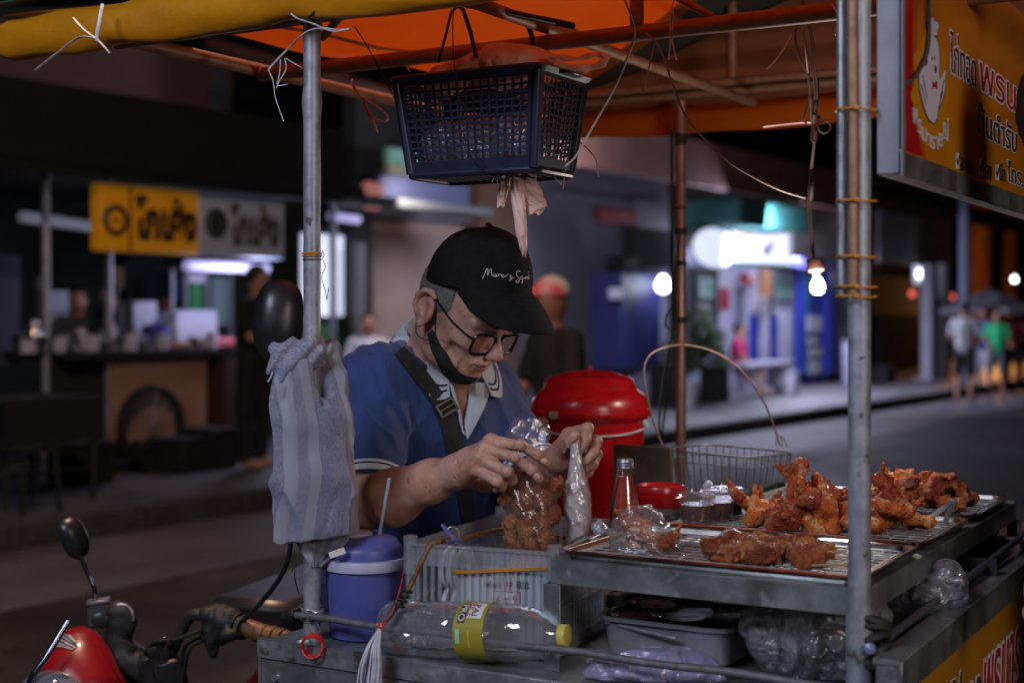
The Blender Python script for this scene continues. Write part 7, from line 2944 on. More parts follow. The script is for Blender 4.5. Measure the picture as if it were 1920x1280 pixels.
g.box(A0 + ex * W / 2 + ey * D_ / 2 - UZ * (A0.z - ZB - .002), ex, ey, UZ, W / 2, D_ / 2, .0015)
g.build("bottom", M['crate'], cr)
g = G()
for (a, b_) in ((A0, ex), (A0 + ey * D_, ex)):
 g.box(a + b_ * W / 2 + UZ * .002, ex, ey, UZ, W / 2 + .006, .006, .0025, .001)
for a in (A0, A0 + ex * W):
 g.box(a + ey * D_ / 2 + UZ * .002, ey, ex, UZ, D_ / 2 - .006, .006, .0025, .001)
g.build("rim", M['crate'], cr)
for (a, b_) in ((0, 0), (1, 0), (0, 1), (1, 1)):
 g = G()
 c = A0 + ex * W * a + ey * D_ * b_ + UZ * .006
 g.lathe([(.0115, -.05), (.0115, .008), (.0095, .0095), (0, .0095)], c, UZ, 14)
 g.build("corner_stud", M['crate'], cr)
for o_ in cr.children:
 for p_2 in [o_.data]:
  pass
# printed sheet inside the front wall
ps = thing("printed_pack", "pack of plastic bags printed with Thai words and 6 x 9 inside the crate", "package", A0 + ex * .12)
g = G()
po = A0 + ex * .075 + ey * .006 - UZ * (Hc - .012)
g.box(po + ex * .085 + UZ * .06 + ey * .005, ex, ey, UZ, .085, .004, .060, .002)
g.build("pack", M['sheet'], ps)
nb = -ey
def on_pack(px0, py0, px1, py1):
 """photo box to pack-plane coordinates"""
 out = []
 for px, py in ((px0, py0), (px1, py1)):
  d = ray(px, py)
  pl = po + ey * .0008
  t = (pl - CAMP).dot(ey) / d.dot(ey)
  out.append(CAMP + d * t)
 return out
for (bd, x0, y0, x1, y1, mm) in (("ถุงร้อนใส", 908, 1103, 940, 1090, 'ink_dark'), ("PP", 949, 1103, 961, 1091, 'ink_red'), ("ขอบเจาะ", 968, 1103, 992, 1090, 'ink_dark')):
 a, b_ = on_pack(x0, y0, x1, y1)
 text_on(bd, M[mm], ps, a, ex, UZ, (b_ - a).dot(ex), b_.z - a.z, lift=.0006, ext=.0003)
a, b_ = on_pack(925, 1136, 976, 1110)
g = G()
g.box((a + b_) / 2 - ey * .0006, ex, ey, UZ, (b_ - a).dot(ex) / 2, .0004, (b_.z - a.z) / 2)
g.build("price_frame", M['ink_red'], ps)
g = G()
g.box((a + b_) / 2 - ey * .0011, ex, ey, UZ, (b_ - a).dot(ex) / 2 - .0012, .0004, (b_.z - a.z) / 2 - .0012)
g.build("price_field", M['paper'], ps)
for (bd, x0, x1) in (("6", 931, 939), ("x", 947, 954), ("9", 962, 970)):
 a, b_ = on_pack(x0, 1133, x1, 1115 if bd != "x" else 1120)
 text_on(bd, M['ink_red'], ps, a, ex, UZ, (b_ - a).dot(ex), b_.z - a.z, lift=.0018, ext=.0003, offset=.03)
for (x, y) in ((932, 1072), (957, 1072), (968, 1074)):
 a, b_ = on_pack(x - 6, y + 9, x + 6, y - 10)
 g = G()
 cpt = (a + b_) / 2 - ey * .0008
 g.lathe([(0, .0005), (.0036, .0005), (.0042, 0), (0, 0)], cpt + UZ * .003, -ey, 12)
 g.box(cpt - UZ * .004, ex, ey, UZ, .0028, .0004, .0045)
 g.box(cpt + UZ * .0075 + ex * .002, ex, ey, UZ, .001, .0004, .002)
 g.box(cpt + UZ * .0075 - ex * .002, ex, ey, UZ, .001, .0004, .002)
 g.build("printed_figure", M['ink_white'], ps, smooth=False)
# foam cups stacked on their side, seen through the wall
for k, (dx, dz) in enumerate(((.030, .118), (.044, .118), (.058, .118), (.032, .055), (.050, .055))):
 g = G()
 c = A0 + ex * (.012 + dx * .9) + ey * .05 - UZ * (Hc - dz)
 g.lathe([(0, 0), (.030, 0), (.034, .004), (.034, .010), (.026, .012), (0, .012)], c, ex, 28)
 tag(g.build("foam_cup", M['foam']), ["white foam bowl nearest the crate corner in the upper row", "second white foam bowl of the upper row in the crate", "third white foam bowl of the upper row in the crate",
           "white foam bowl nearest the crate corner in the lower row", "second white foam bowl of the lower row in the crate"][k], "bowl", "foam bowls stacked in the crate")
g = G()
g.box(A0 + ex * .05 + ey * .05 - UZ * (Hc - .013), ex, ey, UZ, .04, .035, .008)
tag(g.build("foam_tray", M['foam']), "flat white foam tray at the bottom of the crate", "tray")
# pinkish goods at the far side of the crate
g = G()
s_ = SDF(np.array(A0 + ex * .155 + ey * .23) - .13, np.array(A0 + ex * .155 + ey * .23) + .1, .004)
s_.ell(np.array(A0 + ex * .150 + ey * .20 - UZ * .07), (.065, .09, .045), 0)
s_.disp(lambda x, y, z: noise3(x, y, z, 40, 5) * .006, .02)
tag(s_.build("wrapped_food", mat("pinkish_wrap", (.45, .2, .17), .35, 0, (.55, .3, .26), 30, 4, .6, 60, .003, coat=.4)), "pinkish wrapped parcel deep in the crate", "parcel")
# orange cable tie on the front wall
g = G()
a, b_ = on_pack(862, 1070, 1030, 1063)
a, b_ = a - ey * .010, b_ - ey * .010
g.box((a + b_) / 2, (b_ - a).normalized(), ey, UZ, (b_ - a).length / 2, .0010, .0022)
g.box(a, (b_ - a).normalized(), ey, UZ, .0045, .0022, .0034, .001)
g.tube([a, a - ex * .008], .0012, 5)
tag(g.build("cable_tie", M['orange_tie']), "orange cable tie running along the crate front", "cable tie")
# =================================================================== BLUE CUP WITH STRAW
bcup = thing("drink_tumbler", "blue insulated tumbler with a lilac rim, standing behind the front rail", "tumbler", C(.842, .072, DZ))
c = C(.842, .072, DZ)
zr = CAM_H - (1060 - HOR) / FPX * c.y
h1 = zr - DZ
g = G()
g.lathe([(0, 0), (.052, 0), (.057, .003), (.0655, h1), (0, h1)], c, UZ, 48)
g.build("body", M['cup_blue'], bcup)
g = G()
g.lathe([(.064, h1 - .003), (.0705, h1 - .001), (.0715, h1 + .008), (.069, h1 + .015), (.060, h1 + .016), (0, h1 + .016)], c, UZ, 48)
g.build("rim_band", M['cup_rim'], bcup)
g = G()
g.lathe([(.0615, h1 + .015), (.0615, h1 + .030), (.0595, h1 + .034), (.058, h1 + .036), (.050, h1 + .046), (.034, h1 + .050), (.030, h1 + .052), (0, h1 + .052)], c, UZ, 48)
lid = g.build("lid", M['cup_blue'], bcup)
g = G()
g.lathe([(.030, h1 + .0505), (.031, h1 + .054), (.027, h1 + .057), (0, h1 + .057)], c - Vector((.018, .004, 0)), UZ, 32)
g.box(c + Vector((-.018, -.012, h1 + .061)), (1, 0, 0), (0, 1, 0), UZ, .007, .010, .006, .003)
g.build("sip_cover", M['cup_rim'], lid)
g = G()
a, b_ = P(711, 1003, c.y), P(730, 896, c.y - .01)
g.tube([a - (b_ - a) * .3, a, b_], .0033, 10, cap=False)
g.build("straw", film("pale_blue_straw", (.7, .8, 1), .5, .5, .08, 10, .1), bcup)
# =================================================================== CLEAR BOTTLE ON ITS SIDE
wb = thing("plastic_bottle", "empty clear plastic bottle with a yellow label and cap lying behind the front rail", "bottle", C(.62, .045, DZ + .045))
b0 = P(722, 1174, 2.215)
b1 = P(1066, 1191, 2.082)
ax_ = (b1 - b0)
LL = ax_.length
ax_.normalize()
r_ = .0430
pr = [(0, .004), (.020, .006), (.026, 0), (.036, .004), (.041, .014), (.0425, .03)]
x = .04
for x in (LL * .20, LL * .40):
 pr += [(.0430, x), (.0412, x + .007), (.0430, x + .014)]
pr += [(.0430, LL * .68), (.0415, LL * .76), (.036, LL * .84), (.026, LL * .90), (.0165, LL * .935), (.0135, LL * .95), (.0165, LL * .953), (.0165, LL * .957), (.0125, LL * .96), (.0125, LL * .985)]
g = G()
g.lathe(pr, b0, ax_, 48)
pet = film("clear_pet", (.86, .87, .95), .13, .55, .05, 14, .5, .008)
g.build("bottle", pet, wb)
g = G()
g.lathe([(.0436, LL * .455), (.0440, LL * .456), (.0440, LL * .615), (.0436, LL * .616)], b0, ax_, 48)
lb = g.build("label", M['label_yellow'], wb)
g = G()
g.lathe([(0, LL * .995), (.0135, LL * .995), (.0150, LL * .992), (.0152, LL * .962), (.0146, LL * .958)], b0, ax_, 32)
for k in range(30):
 a = 2 * PI * k / 30
 e1 = ax_.orthogonal().normalized()
 e2 = ax_.cross(e1)
 d = e1 * math.cos(a) + e2 * math.sin(a)
 g.box(b0 + ax_ * LL * .975 + d * .0153, ax_, ax_.cross(d), d, .007, .0005, .0004)
g.build("cap", M['cap_yellow'], wb)
def on_label(bd, x_ax, ang, w, h, m_, parent, lift=.0010, rot90=False, off=0.0):
 """lettering wrapped on the label: x_ax along the bottle, ang round it (0 = towards camera)"""
 me = text_mesh(bd, "lettering", off)
 co = np.empty(len(me.vertices) * 3, np.float32)
 me.vertices.foreach_get("co", co)
 co = co.reshape(-1, 3)
 lo, hi = co.min(0), co.max(0)
 X = (co[:, 0] - lo[0]) / (hi[0] - lo[0])
 Yv = (co[:, 1] - lo[1]) / (hi[1] - lo[1])
 Z = co[:, 2] / .0005 * .0003
 if rot90:
  X, Yv = Yv, 1 - X
 toc = Vector((0, -1, 0))
 toc = (toc - ax_ * toc.dot(ax_)).normalized()
 upv = ax_.cross(toc).normalized()
 if upv.z < 0:
  upv = -upv
 aa = ang + (Yv - .5) * h / .044
 along_ = x_ax * LL + (X - .5) * w
 rr_ = .0440 + lift + Z
 out = np.array(b0)[None] + along_[:, None] * np.array(ax_) + (np.cos(aa) * rr_)[:, None] * np.array(toc) + (np.sin(aa) * rr_)[:, None] * np.array(upv)
 me.vertices.foreach_set("co", out.astype(np.float32).ravel())
 me.update()
 return link_mesh("lettering", me, m_, parent)
def label_patch(x0, x1, a0, a1, m_, name, lift):
 toc = Vector((0, -1, 0))
 toc = (toc - ax_ * toc.dot(ax_)).normalized()
 upv = ax_.cross(toc).normalized()
 if upv.z < 0:
  upv = -upv
 g = G()
 rows_ = [[b0 + ax_ * (x0 + (x1 - x0) * i / 3) * LL + toc * math.cos(a) * (.0440 + lift) + upv * math.sin(a) * (.0440 + lift) for a in np.linspace(a0, a1, 9)] for i in range(4)]
 g.grid(rows_, .0003)
 return g.build(name, m_, lb)
label_patch(.475, .515, R(28), R(75), M['ink_dark'], "dark_field", .0006)
on_label("PRO", .495, R(51), .011, .030, M['paper'], lb, .0010, True)
label_patch(.520, .600, R(38), R(80), M['paper'], "pale_field", .0006)
on_label("RICE", .535, R(58), .009, .026, M['ink_red'], lb, .0010, True)
on_label("PAI", .560, R(58), .009, .022, M['ink_dark'], lb, .0010, True)
label_patch(.470, .492, R(-12), R(16), mat("mint_print", (.35, .6, .45), .5), "mint_field", .0006)
label_patch(.535, .545, R(-20), R(15), mat("gold_print", (.5, .42, .1), .5), "gold_line", .0006)
# =================================================================== CANE TIED TO THE RAIL, CLIP, TUFT
g = G()
cpts = spline([P(962, 985, 2.46), P(905, 999, 2.36), P(862, 1011, 2.24), P(828, 1014, 2.17), P(808, 1020, 2.155), P(795, 1044, 2.15), P(776, 1085, 2.15), P(758, 1118, 2.15)], 7)
g.tube(cpts, [.0040 + .0005 * math.sin(i * .9) for i in range(len(cpts))], 10)
cane = g.build("cane", M['cane'])
tag(cane, "bent mottled cane leaning over the crate and tied to the front rail", "cane")
g = G()
for k in range(4):
 c = P(764 - k * 5, 1106 + k * 9, 2.148)
 d = (P(750, 1135, 2.15) - P(768, 1100, 2.15)).normalized()
 e1 = d.orthogonal().normalized()
 e2 = d.cross(e1)
 g.tube([c + (e1 * math.cos(t) + e2 * math.sin(t)) * .0068 for t in np.linspace(0, 2 * PI, 15)], .0026, 6, cap=False)
g.build("rubber_binding", M['rubber'], cane)
g = G()
g.tube(spline([P(752, 1122, 2.15), P(738, 1142, 2.15), P(726, 1160, 2.148), P(716, 1172, 2.145)], 4), [.0062, .0062, .006, .0058, .0056, .0052, .0047, .0042, .0036, .003, .0024, .0018, .0012], 9)
g.build("taped_end", M['rope'], cane)
g = G()
g.tube(spline([P(708, 1167, 2.14), P(714, 1170, 2.135), P(722, 1166, 2.14), P(716, 1176, 2.134), P(708, 1172, 2.14)], 4), .0016, 6)
g.tube(spline([P(712, 1172, 2.134), P(716, 1184, 2.134), P(714, 1192, 2.134), P(708, 1194, 2.134)], 4), .0010, 6)
g.tube(spline([P(724, 1160, 2.14), P(738, 1142, 2.142), P(752, 1095, 2.152), P(757, 1066, 2.2)], 5), .0009, 5)
tag(g.build("red_string", M['red_string']), "red string tying the cane to the front rail", "string")
g = G()
r5 = random.Random(3)
for k in range(60):
 x0 = 712 + r5.uniform(-3, 3)
 x1 = 690 + r5.uniform(-22, 22)
 y = r5.uniform(-.010, .006)
 g.tube(spline([P(x0, 1178, 2.138 + y * .2), P(x0 * .45 + x1 * .55, 1212, 2.125 + y), P(x1 + 4, 1255, 2.122 + y), P(x1 + r5.uniform(-3, 3), 1300, 2.124 + y)], 3), r5.uniform(.0008, .0016), 4, flat=.4)
tuft = g.build("raffia_tuft", mat("pale_raffia_tuft", (.50, .50, .60), .5, 0, (.66, .66, .74), 60, 3, .3))
tag(tuft, "pale plastic raffia tuft hanging from the red string", "tassel")
g = G()
g.tube(spline([P(829, 983, 2.150), P(838, 995, 2.146), P(848, 1006, 2.144), P(858, 1016, 2.146)], 4), .0042, 8, flat=.55)
g.tube(spline([P(842, 1018, 2.150), P(852, 1012, 2.144), P(866, 1014, 2.150)], 4), .0040, 8, flat=.55)
clp = g.build("hair_clip", M['cup_blue'])
tag(clp, "blue-violet plastic clip with a wire ring on the bent cane", "clip")
g = G()
g.tube([P(848 + 13 * math.cos(a), 1003 + 16 * math.sin(a), 2.15) for a in np.linspace(-2.4, 2.6, 18)], .0008, 5)
g.build("wire_ring", M['wire'], clp)
# =================================================================== TOWEL ON THE POST
def towel_mat():
 m = bpy.data.materials.new("terry_towel")
 m.use_nodes = True
 nt = m.node_tree
 b = nt.nodes["Principled BSDF"]
 b.inputs["Roughness"].default_value = .95
 b.inputs["Sheen Weight"].default_value = .3
 uv = nt.nodes.new("ShaderNodeUVMap")
 sep = nt.nodes.new("ShaderNodeSeparateXYZ")
 nt.links.new(uv.outputs[0], sep.inputs[0])
 # woven scroll pattern in blue bands
 wv = nt.nodes.new("ShaderNodeTexNoise")
 wv.inputs["Scale"].default_value = 16
 wv.inputs["Detail"].default_value = 2
 wv.inputs["Distortion"].default_value = 2.5
 mpg = nt.nodes.new("ShaderNodeMapping")
 mpg.inputs["Scale"].default_value = (1.6, 1.4, 1)
 nt.links.new(uv.outputs[0], mpg.inputs[0])
 nt.links.new(mpg.outputs[0], wv.inputs["Vector"])
 pat = _ramp(nt, wv.outputs["Fac"], [(.42, (.21, .215, .35)), (.50, (.38, .385, .48)), (.58, (.21, .215, .35))])
 wave = nt.nodes.new("ShaderNodeMath")
 wave.operation = 'SINE'
 mul = nt.nodes.new("ShaderNodeMath")
 mul.operation = 'MULTIPLY'
 mul.inputs[1].default_value = 2 * PI * 1.25
 nt.links.new(sep.outputs[0], mul.inputs[0])
 nt.links.new(mul.outputs[0], wave.inputs[0])
 band = _ramp(nt, wave.outputs[0], [(.0, (0, 0, 0)), (.06, (1, 1, 1)), (.82, (1, 1, 1)), (.9, (.35, .35, .35))])
 mx = nt.nodes.new("ShaderNodeMixRGB")
 nt.links.new(band, mx.inputs[0])
 nt.links.new(pat, mx.inputs[1])
 mx.inputs[2].default_value = (.42, .43, .52, 1)
 # ends are plain
 nt.links.new(mx.outputs[0], b.inputs["Base Color"])
 tc = nt.nodes.new("ShaderNodeTexCoord")
 rib = nt.nodes.new("ShaderNodeTexWave")
 rib.inputs["Scale"].default_value = 55
 rib.inputs["Distortion"].default_value = .6
 rib.bands_direction = 'X'
 nt.links.new(uv.outputs[0], rib.inputs["Vector"])
 nz = nt.nodes.new("ShaderNodeTexNoise")
 nz.inputs["Scale"].default_value = 650
 nz.inputs["Detail"].default_value = 3
 nt.links.new(tc.outputs["Object"], nz.inputs["Vector"])
 ad = nt.nodes.new("ShaderNodeMath")
 ad.operation = 'ADD'
 nt.links.new(rib.outputs["Fac"], ad.inputs[0])
 nt.links.new(nz.outputs["Fac"], ad.inputs[1])
 bp = nt.nodes.new("ShaderNodeBump")
 bp.inputs["Strength"].default_value = .7
 bp.inputs["Distance"].default_value = .0016
 nt.links.new(ad.outputs[0], bp.inputs["Height"])
 nt.links.new(bp.outputs[0], b.inputs["Normal"])
 return m
M['towel'] = towel_mat()
def drape(keys, name, parent, n_v=70, n_u=64, folds_=4, amp=.011, seed=0.0, uvs=1.0, thick=.0028, uo=0.0):
 """hanging cloth: keys = (py, px_left, px_right, depth Y)"""
 rows_ = []
 uvr = []
 for i in range(n_v):
  t = i / (n_v - 1) * (len(keys) - 1)
  k = min(int(t), len(keys) - 2)
  f = t - k
  kk = [keys[max(k - 1, 0)], keys[k], keys[k + 1], keys[min(k + 2, len(keys) - 1)]]
  val = [0.5 * ((2 * kk[1][c]) + (kk[2][c] - kk[0][c]) * f + (2 * kk[0][c] - 5 * kk[1][c] + 4 * kk[2][c] - kk[3][c]) * f * f + (3 * kk[1][c] - kk[0][c] - 3 * kk[2][c] + kk[3][c]) * f ** 3) for c in range(4)]
  py, x0, x1, Y = val
  row, uvw = [], []
  g_ = i / (n_v - 1)
  for j in range(n_u):
   s_ = j / (n_u - 1)
   xx = x0 + (x1 - x0) * s_ + math.sin(s_ * PI * folds_ * 2 + seed) * (x1 - x0) * .018
   dep = -amp * (math.sin(s_ * PI * folds_ + seed + g_ * 1.1) * (.6 + .6 * g_) + .5 * math.sin(s_ * PI * folds_ * 2.3 + seed * 2 - g_ * 2.0) + .25 * math.sin(s_ * 17 + g_ * 13 + seed) + .28 * math.sin((s_ * .9 - g_ * 2.2) * 9 + seed * 3) * math.sin(g_ * 5 + s_ * 3))
   dep += .009 * (2 * s_ - 1) ** 2 + .0016 * math.sin(s_ * 31 + g_ * 4 + seed)
   row.append(P(xx, py, Y + dep))
   uvw.append((s_ * uvs + uo, g_ * 1.6))
  rows_.append(row)
  uvr.append(uvw)
 g = G()
 g.grid(rows_, thick)
 me = g.mesh(name)
 uvl = me.uv_layers.new(name="UVMap")
 m_, n_ = n_v, n_u
 flat = [uvr[i][j] for i in range(m_) for j in range(n_)]
 flat = flat + flat
 for lp_ in me.loops:
  uvl.data[lp_.index].uv = flat[lp_.vertex_index]
 o = link_mesh(name, me, M['towel'], parent)
 shade(me, 80)
 return o
tw = thing("towel", "blue-grey terry towel knotted round the slim post and hanging down", "towel", C(.895, -.01, 1.0))
ts = SDF((-.425, 2.17, .98), (-.20, 2.36, 1.43), .0026)
for pts_, rs_ in (([(538, 700, 2.268), (537, 780, 2.266), (536, 900, 2.264), (541, 1008, 2.268)], [.016, .018, .019, .017]),
     ([(566, 690, 2.268), (566, 790, 2.258), (568, 900, 2.254), (572, 1012, 2.262)], [.018, .022, .024, .020]),
     ([(596, 800, 2.262), (597, 880, 2.255), (600, 1000, 2.262)], [.016, .022, .019]),
     ([(618, 655, 2.335), (623, 715, 2.318), (626, 790, 2.280), (626, 900, 2.262), (632, 1006, 2.266)], [.014, .017, .021, .024, .021]),
     ([(640, 740, 2.320), (642, 820, 2.292), (644, 920, 2.280), (652, 1004, 2.280)], [.008, .010, .011, .013])):
 ts.chain([np.array(P(*p_)) for p_ in pts_], rs_, .014, .02)
ts.disp(lambda x, y, z: -(1 - np.abs(noise3(x * 1.0 + z * .12, y * 1.0, z * .16 + .3, 42, 61))) ** 3 * .0075 + (1 - np.abs(noise3(x * .8 - z * .25, y, z * .35, 30, 63))) ** 4 * .0035 + noise3(x, y, z, 26, 64) * .0028 - .0005, .02)
ts.disp(lambda x, y, z: np.maximum(0, (P(0, 1012, 2.26).z - z + (x + .33) * .12 + noise3(x, y, z * .2, 60, 66) * .003)) * 3, .05)
me = ts.mesh("drape")
uvl = me.uv_layers.new(name="UVMap")
co = np.empty(len(me.vertices) * 3, np.float32)
me.vertices.foreach_get("co", co)
co = co.reshape(-1, 3)
li = np.empty(len(me.loops), np.int32)
me.loops.foreach_get("vertex_index", li)
u0_ = (co[:, 0] + .38) * 7 + (co[:, 1] - 2.26) * 4 + np.sin(co[:, 2] * 14) * .06
uvl.data.foreach_set("uv", np.stack([u0_, co[:, 2] * 4], 1)[li].astype(np.float32).ravel())
link_mesh("drape", me, M['towel'], tw)
drape([(1000, 560, 655, 2.274), (1015, 556, 652, 2.275), (1035, 566, 634, 2.275), (1062, 583, 604, 2.276)], "lower_corner", tw, 30, 30, folds_=1.5, amp=.004, seed=.3, uvs=.35, uo=.3)
# knot bundle
kn_ = SDF((-.44, 2.18, 1.28), (-.28, 2.42, 1.44), .0028)
kc = np.array(P(560, 668, 2.285))
kn_.ell(kc, (.040, .032, .030), 0)
kn_.ell(np.array(P(536, 690, 2.275)), (.026, .028, .032), .012)
kn_.ell(np.array(P(590, 660, 2.330)), (.030, .028, .024), .012)
kn_.ell(np.array(P(524, 672, 2.27)), (.016, .02, .024), .012)
kn_.disp(lambda x, y, z: np.sin((x * 1.3 - z * .9 + y * .5 + noise3(x, y, z, 25, 3) * .02) * 150) * .0034 + noise3(x, y, z, 45, 8) * .004, .02)
me = kn_.mesh("knot")
uvl = me.uv_layers.new(name="UVMap")
co = np.empty(len(me.vertices) * 3, np.float32)
me.vertices.foreach_get("co", co)
co = co.reshape(-1, 3)
li = np.empty(len(me.loops), np.int32)
me.loops.foreach_get("vertex_index", li)
uvv = np.stack([.30 + (co[:, 0] + co[:, 2]) * 1.2, co[:, 2] * 3], 1)[li]
uvl.data.foreach_set("uv", uvv.astype(np.float32).ravel())
link_mesh("knot", me, M['towel'], tw)
g = G()
g.tube(spline([P(512, 694, 2.26), P(508, 706, 2.255), P(502, 716, 2.252)], 4), .0014, 5)
g.build("loose_thread", M['collar'], tw)
g = G()
g.box(P(632, 1036, 2.262), (1, 0, .35), (0, 1, 0), (-.35, 0, 1), .013, .0006, .005)
g.build("care_label", M['paper'], tw)
# ties at the foot of the slim post
g = G()
pb = C(.895, 0, .968)
for k in range(7):
 r_ = .0175 + .001 * (k % 3)
 g.tube([pb + UZ * (.002 * k - .004 + .007 * math.sin(a + k)) + Vector((math.cos(a), math.sin(a), 0)) * r_ for a in np.linspace(0, 2 * PI, 20)], .0009, 5, cap=False)
g.tube(spline([P(575, 1160, 2.27), P(580, 1180, 2.25), P(590, 1192, 2.23), P(600, 1180, 2.25), P(592, 1165, 2.27)], 5), .0008, 5)
tag(g.build("wire_tie", M['wire']), "silvery wire wound round the foot of the slim post", "wire")
g = G()
for k in range(9):
 cx = P(587, 1208, 2.226)
 g.tube([cx + Vector((math.cos(a) * (.0155 + .0006 * (k % 4)), -.002 * k + .004 * math.sin(a * 2 + k), math.sin(a) * (.0175 - .0005 * (k % 3)))) for a in np.linspace(0, 2 * PI, 24)], .0013, 5, cap=False)
tag(g.build("string_coil", M['red_string']), "red string coil hanging at the foot of the slim post", "string coil")
s_ = SDF((-.36, 2.2, .90), (-.27, 2.33, .97), .002)
s_.ell(np.array(P(570, 1208, 2.29)), (.014, .012, .014), 0)
s_.disp(lambda x, y, z: noise3(x, y, z, 110, 5) * .004, .01)
tag(s_.build("crumpled_foil", M['galv']), "crumpled silvery wrapping beside the red string coil", "foil")
g = G()
g.tube(spline([P(546, 1072, 2.33), P(553, 1062, 2.33), P(557, 1056, 2.33)], 3), .0022, 6, flat=.4)
g.tube(spline([P(553, 1066, 2.33), P(553, 1085, 2.33), P(558, 1105, 2.33), P(561, 1114, 2.33)], 3), .0026, 6, flat=.3)
tag(g.build("black_strap_end", M['rubber']), "loose black strap end hanging below the towel", "strap")
# =================================================================== HANGING BASKET
hb2 = thing("plastic_basket", "navy blue mesh basket hanging from the canopy with clear bags inside", "basket", P(930, 220, 2.4))
bk0 = P(1010, 118, 2.30)
bk0.z = 1.852
topz, botz = 1.852, 1.688
LA, LB = .285, .175
inset = .020
def face_pt(o, ax, inn, L, x, h):
 """x 0..1 along the wall, h 0 top .. 1 bottom, walls lean inwards"""
 return o + ax * (L * (.0 + x) + inset * h * (1 - 2 * x)) + inn * (inset * h) + UZ * (topz + (botz - topz) * h)
O = Vector((bk0.x, bk0.y, 0))
walls = [(O, CA, CB, LA), (O, CB, CA, LB), (O + CB * LB, CA, -CB, LA), (O + CA * LA, CB, -CA, LB)]
def bar(g, a, b_, w, t, nrm):
 a, b_ = Vector(a), Vector(b_)
 d = (b_ - a)
 L = d.length
 d.normalize()
 n_ = (nrm - d * nrm.dot(d)).normalized()
 g.box((a + b_) / 2, d, d.cross(n_), n_, L / 2, w / 2, t / 2)
for (o, ax, inn, L) in walls:
 g = G()
 ncol = int(L / .0155)
 for k in range(1, ncol):
  x = k / ncol
  if x * L < .018 or (1 - x) * L < .018:
   continue
  bar(g, face_pt(o, ax, inn, L, x, .08), face_pt(o, ax, inn, L, x, .86), .0042, .0022, inn)
 for k in range(1, 11):
  h = .08 + .78 * k / 11
  bar(g, face_pt(o, ax, inn, L, .05, h), face_pt(o, ax, inn, L, .95, h), .0040, .0020, inn)
 for (h0, h1) in ((-.01, .075), (.86, 1.0)):
  rows_ = [[face_pt(o, ax, inn, L, x, h) for x in np.linspace(.0, 1, 5)] for h in (h0, h1)]
  g.grid(rows_, .003)
 for (x0, x1) in ((0, .065 * .28 / L), (1 - .065 * .28 / L, 1)):
  rows_ = [[face_pt(o, ax, inn, L, x, h) for x in (x0, x1)] for h in (0, .5, .95)]
  g.grid(rows_, .0035)
 g.build("mesh_wall", M['basket'], hb2)
g = G()
ctr = O + CA * LA / 2 + CB * LB / 2
rg0 = rr(ctr + UZ * (topz - .006), CA, CB, LA / 2 + .003, LB / 2 + .003, .02)
rg1 = rr(ctr + UZ * (topz + .002), CA, CB, LA / 2 + .012, LB / 2 + .012, .026)
rg2 = rr(ctr + UZ * (topz + .006), CA, CB, LA / 2 + .008, LB / 2 + .008, .024)
rg3 = rr(ctr + UZ * (topz + .002), CA, CB, LA / 2 - .002, LB / 2 - .002, .018)
loft(g, [rg0, rg1, rg2, rg3, rg0])
for dd in (CA * (LA / 2 + .012), -CA * (LA / 2 + .012)):
 g.box(ctr + dd + UZ * (topz), CA, CB, UZ, .012, .03, .004, .002)
g.build("rim", M['basket'], hb2)
for (i, (sx, sy)) in enumerate(((-1, -1), (1, -1), (1, 1), (-1, 1))):
 g = G()
 tp = ctr + CA * sx * (LA / 2 - .004) + CB * sy * (LB / 2 - .004) + UZ * (topz - .004)
 bt_ = ctr + CA * sx * (LA / 2 - inset - .002) + CB * sy * (LB / 2 - inset - .002) + UZ * (botz + .004)
 g.tube([tp, bt_], .0085, 10)
 g.build("corner", M['basket'], hb2)
g = G()
hxb, hyb = LA / 2 - inset, LB / 2 - inset
for k in range(15):
 f = -1 + 2 * k / 14
 g.box(ctr + CA * hxb * f + UZ * botz, CA, CB, UZ, .0022, hyb, .0015)
for k in range(10):
 f = -1 + 2 * k / 9
 g.box(ctr + CB * hyb * f + UZ * (botz + .001), CA, CB, UZ, hxb, .0022, .0015)
rgb = rr(ctr + UZ * botz, CA, CB, hxb + .003, hyb + .003, .02)
g.tube(rgb + [rgb[0]], .0055, 8, cap=False)
g.build("bottom_grid", M['basket'], hb2)
# folded handle: two thin straps rising to the pipe
g = G()
for pts in ([(822, 118, 2.40), (836, 66, 2.40), (846, 24, 2.40)], [(893, 108, 2.36), (882, 60, 2.38), (868, 18, 2.39)]):
 g.tube(spline([P(*p) for p in pts], 4), .0042, 6, flat=.6)
g.tube(spline([P(846, 24, 2.40), P(857, 14, 2.40), P(868, 18, 2.39)], 3), .0042, 6, flat=.6)
g.build("handle", M['basket'], hb2)
g = G()
g.tube(spline([P(900, 14, 2.5), P(960, 30, 2.5), P(990, 50, 2.5), P(1000, 85, 2.5)], 5), .0075, 8, flat=.6)
g.build("handle", M['basket'], hb2)
g = G()
g.tube(spline([P(850, 20, 2.36), P(849, 60, 2.355), P(851, 110, 2.345), P(862, 190, 2.335), P(874, 270, 2.335), P(890, 305, 2.34), P(905, 318, 2.36)], 5), .0022, 6, flat=.5)
tag(g.build("black_string", M['rubber']), "black flat cord wrapped down the long face of the hanging basket", "cord")
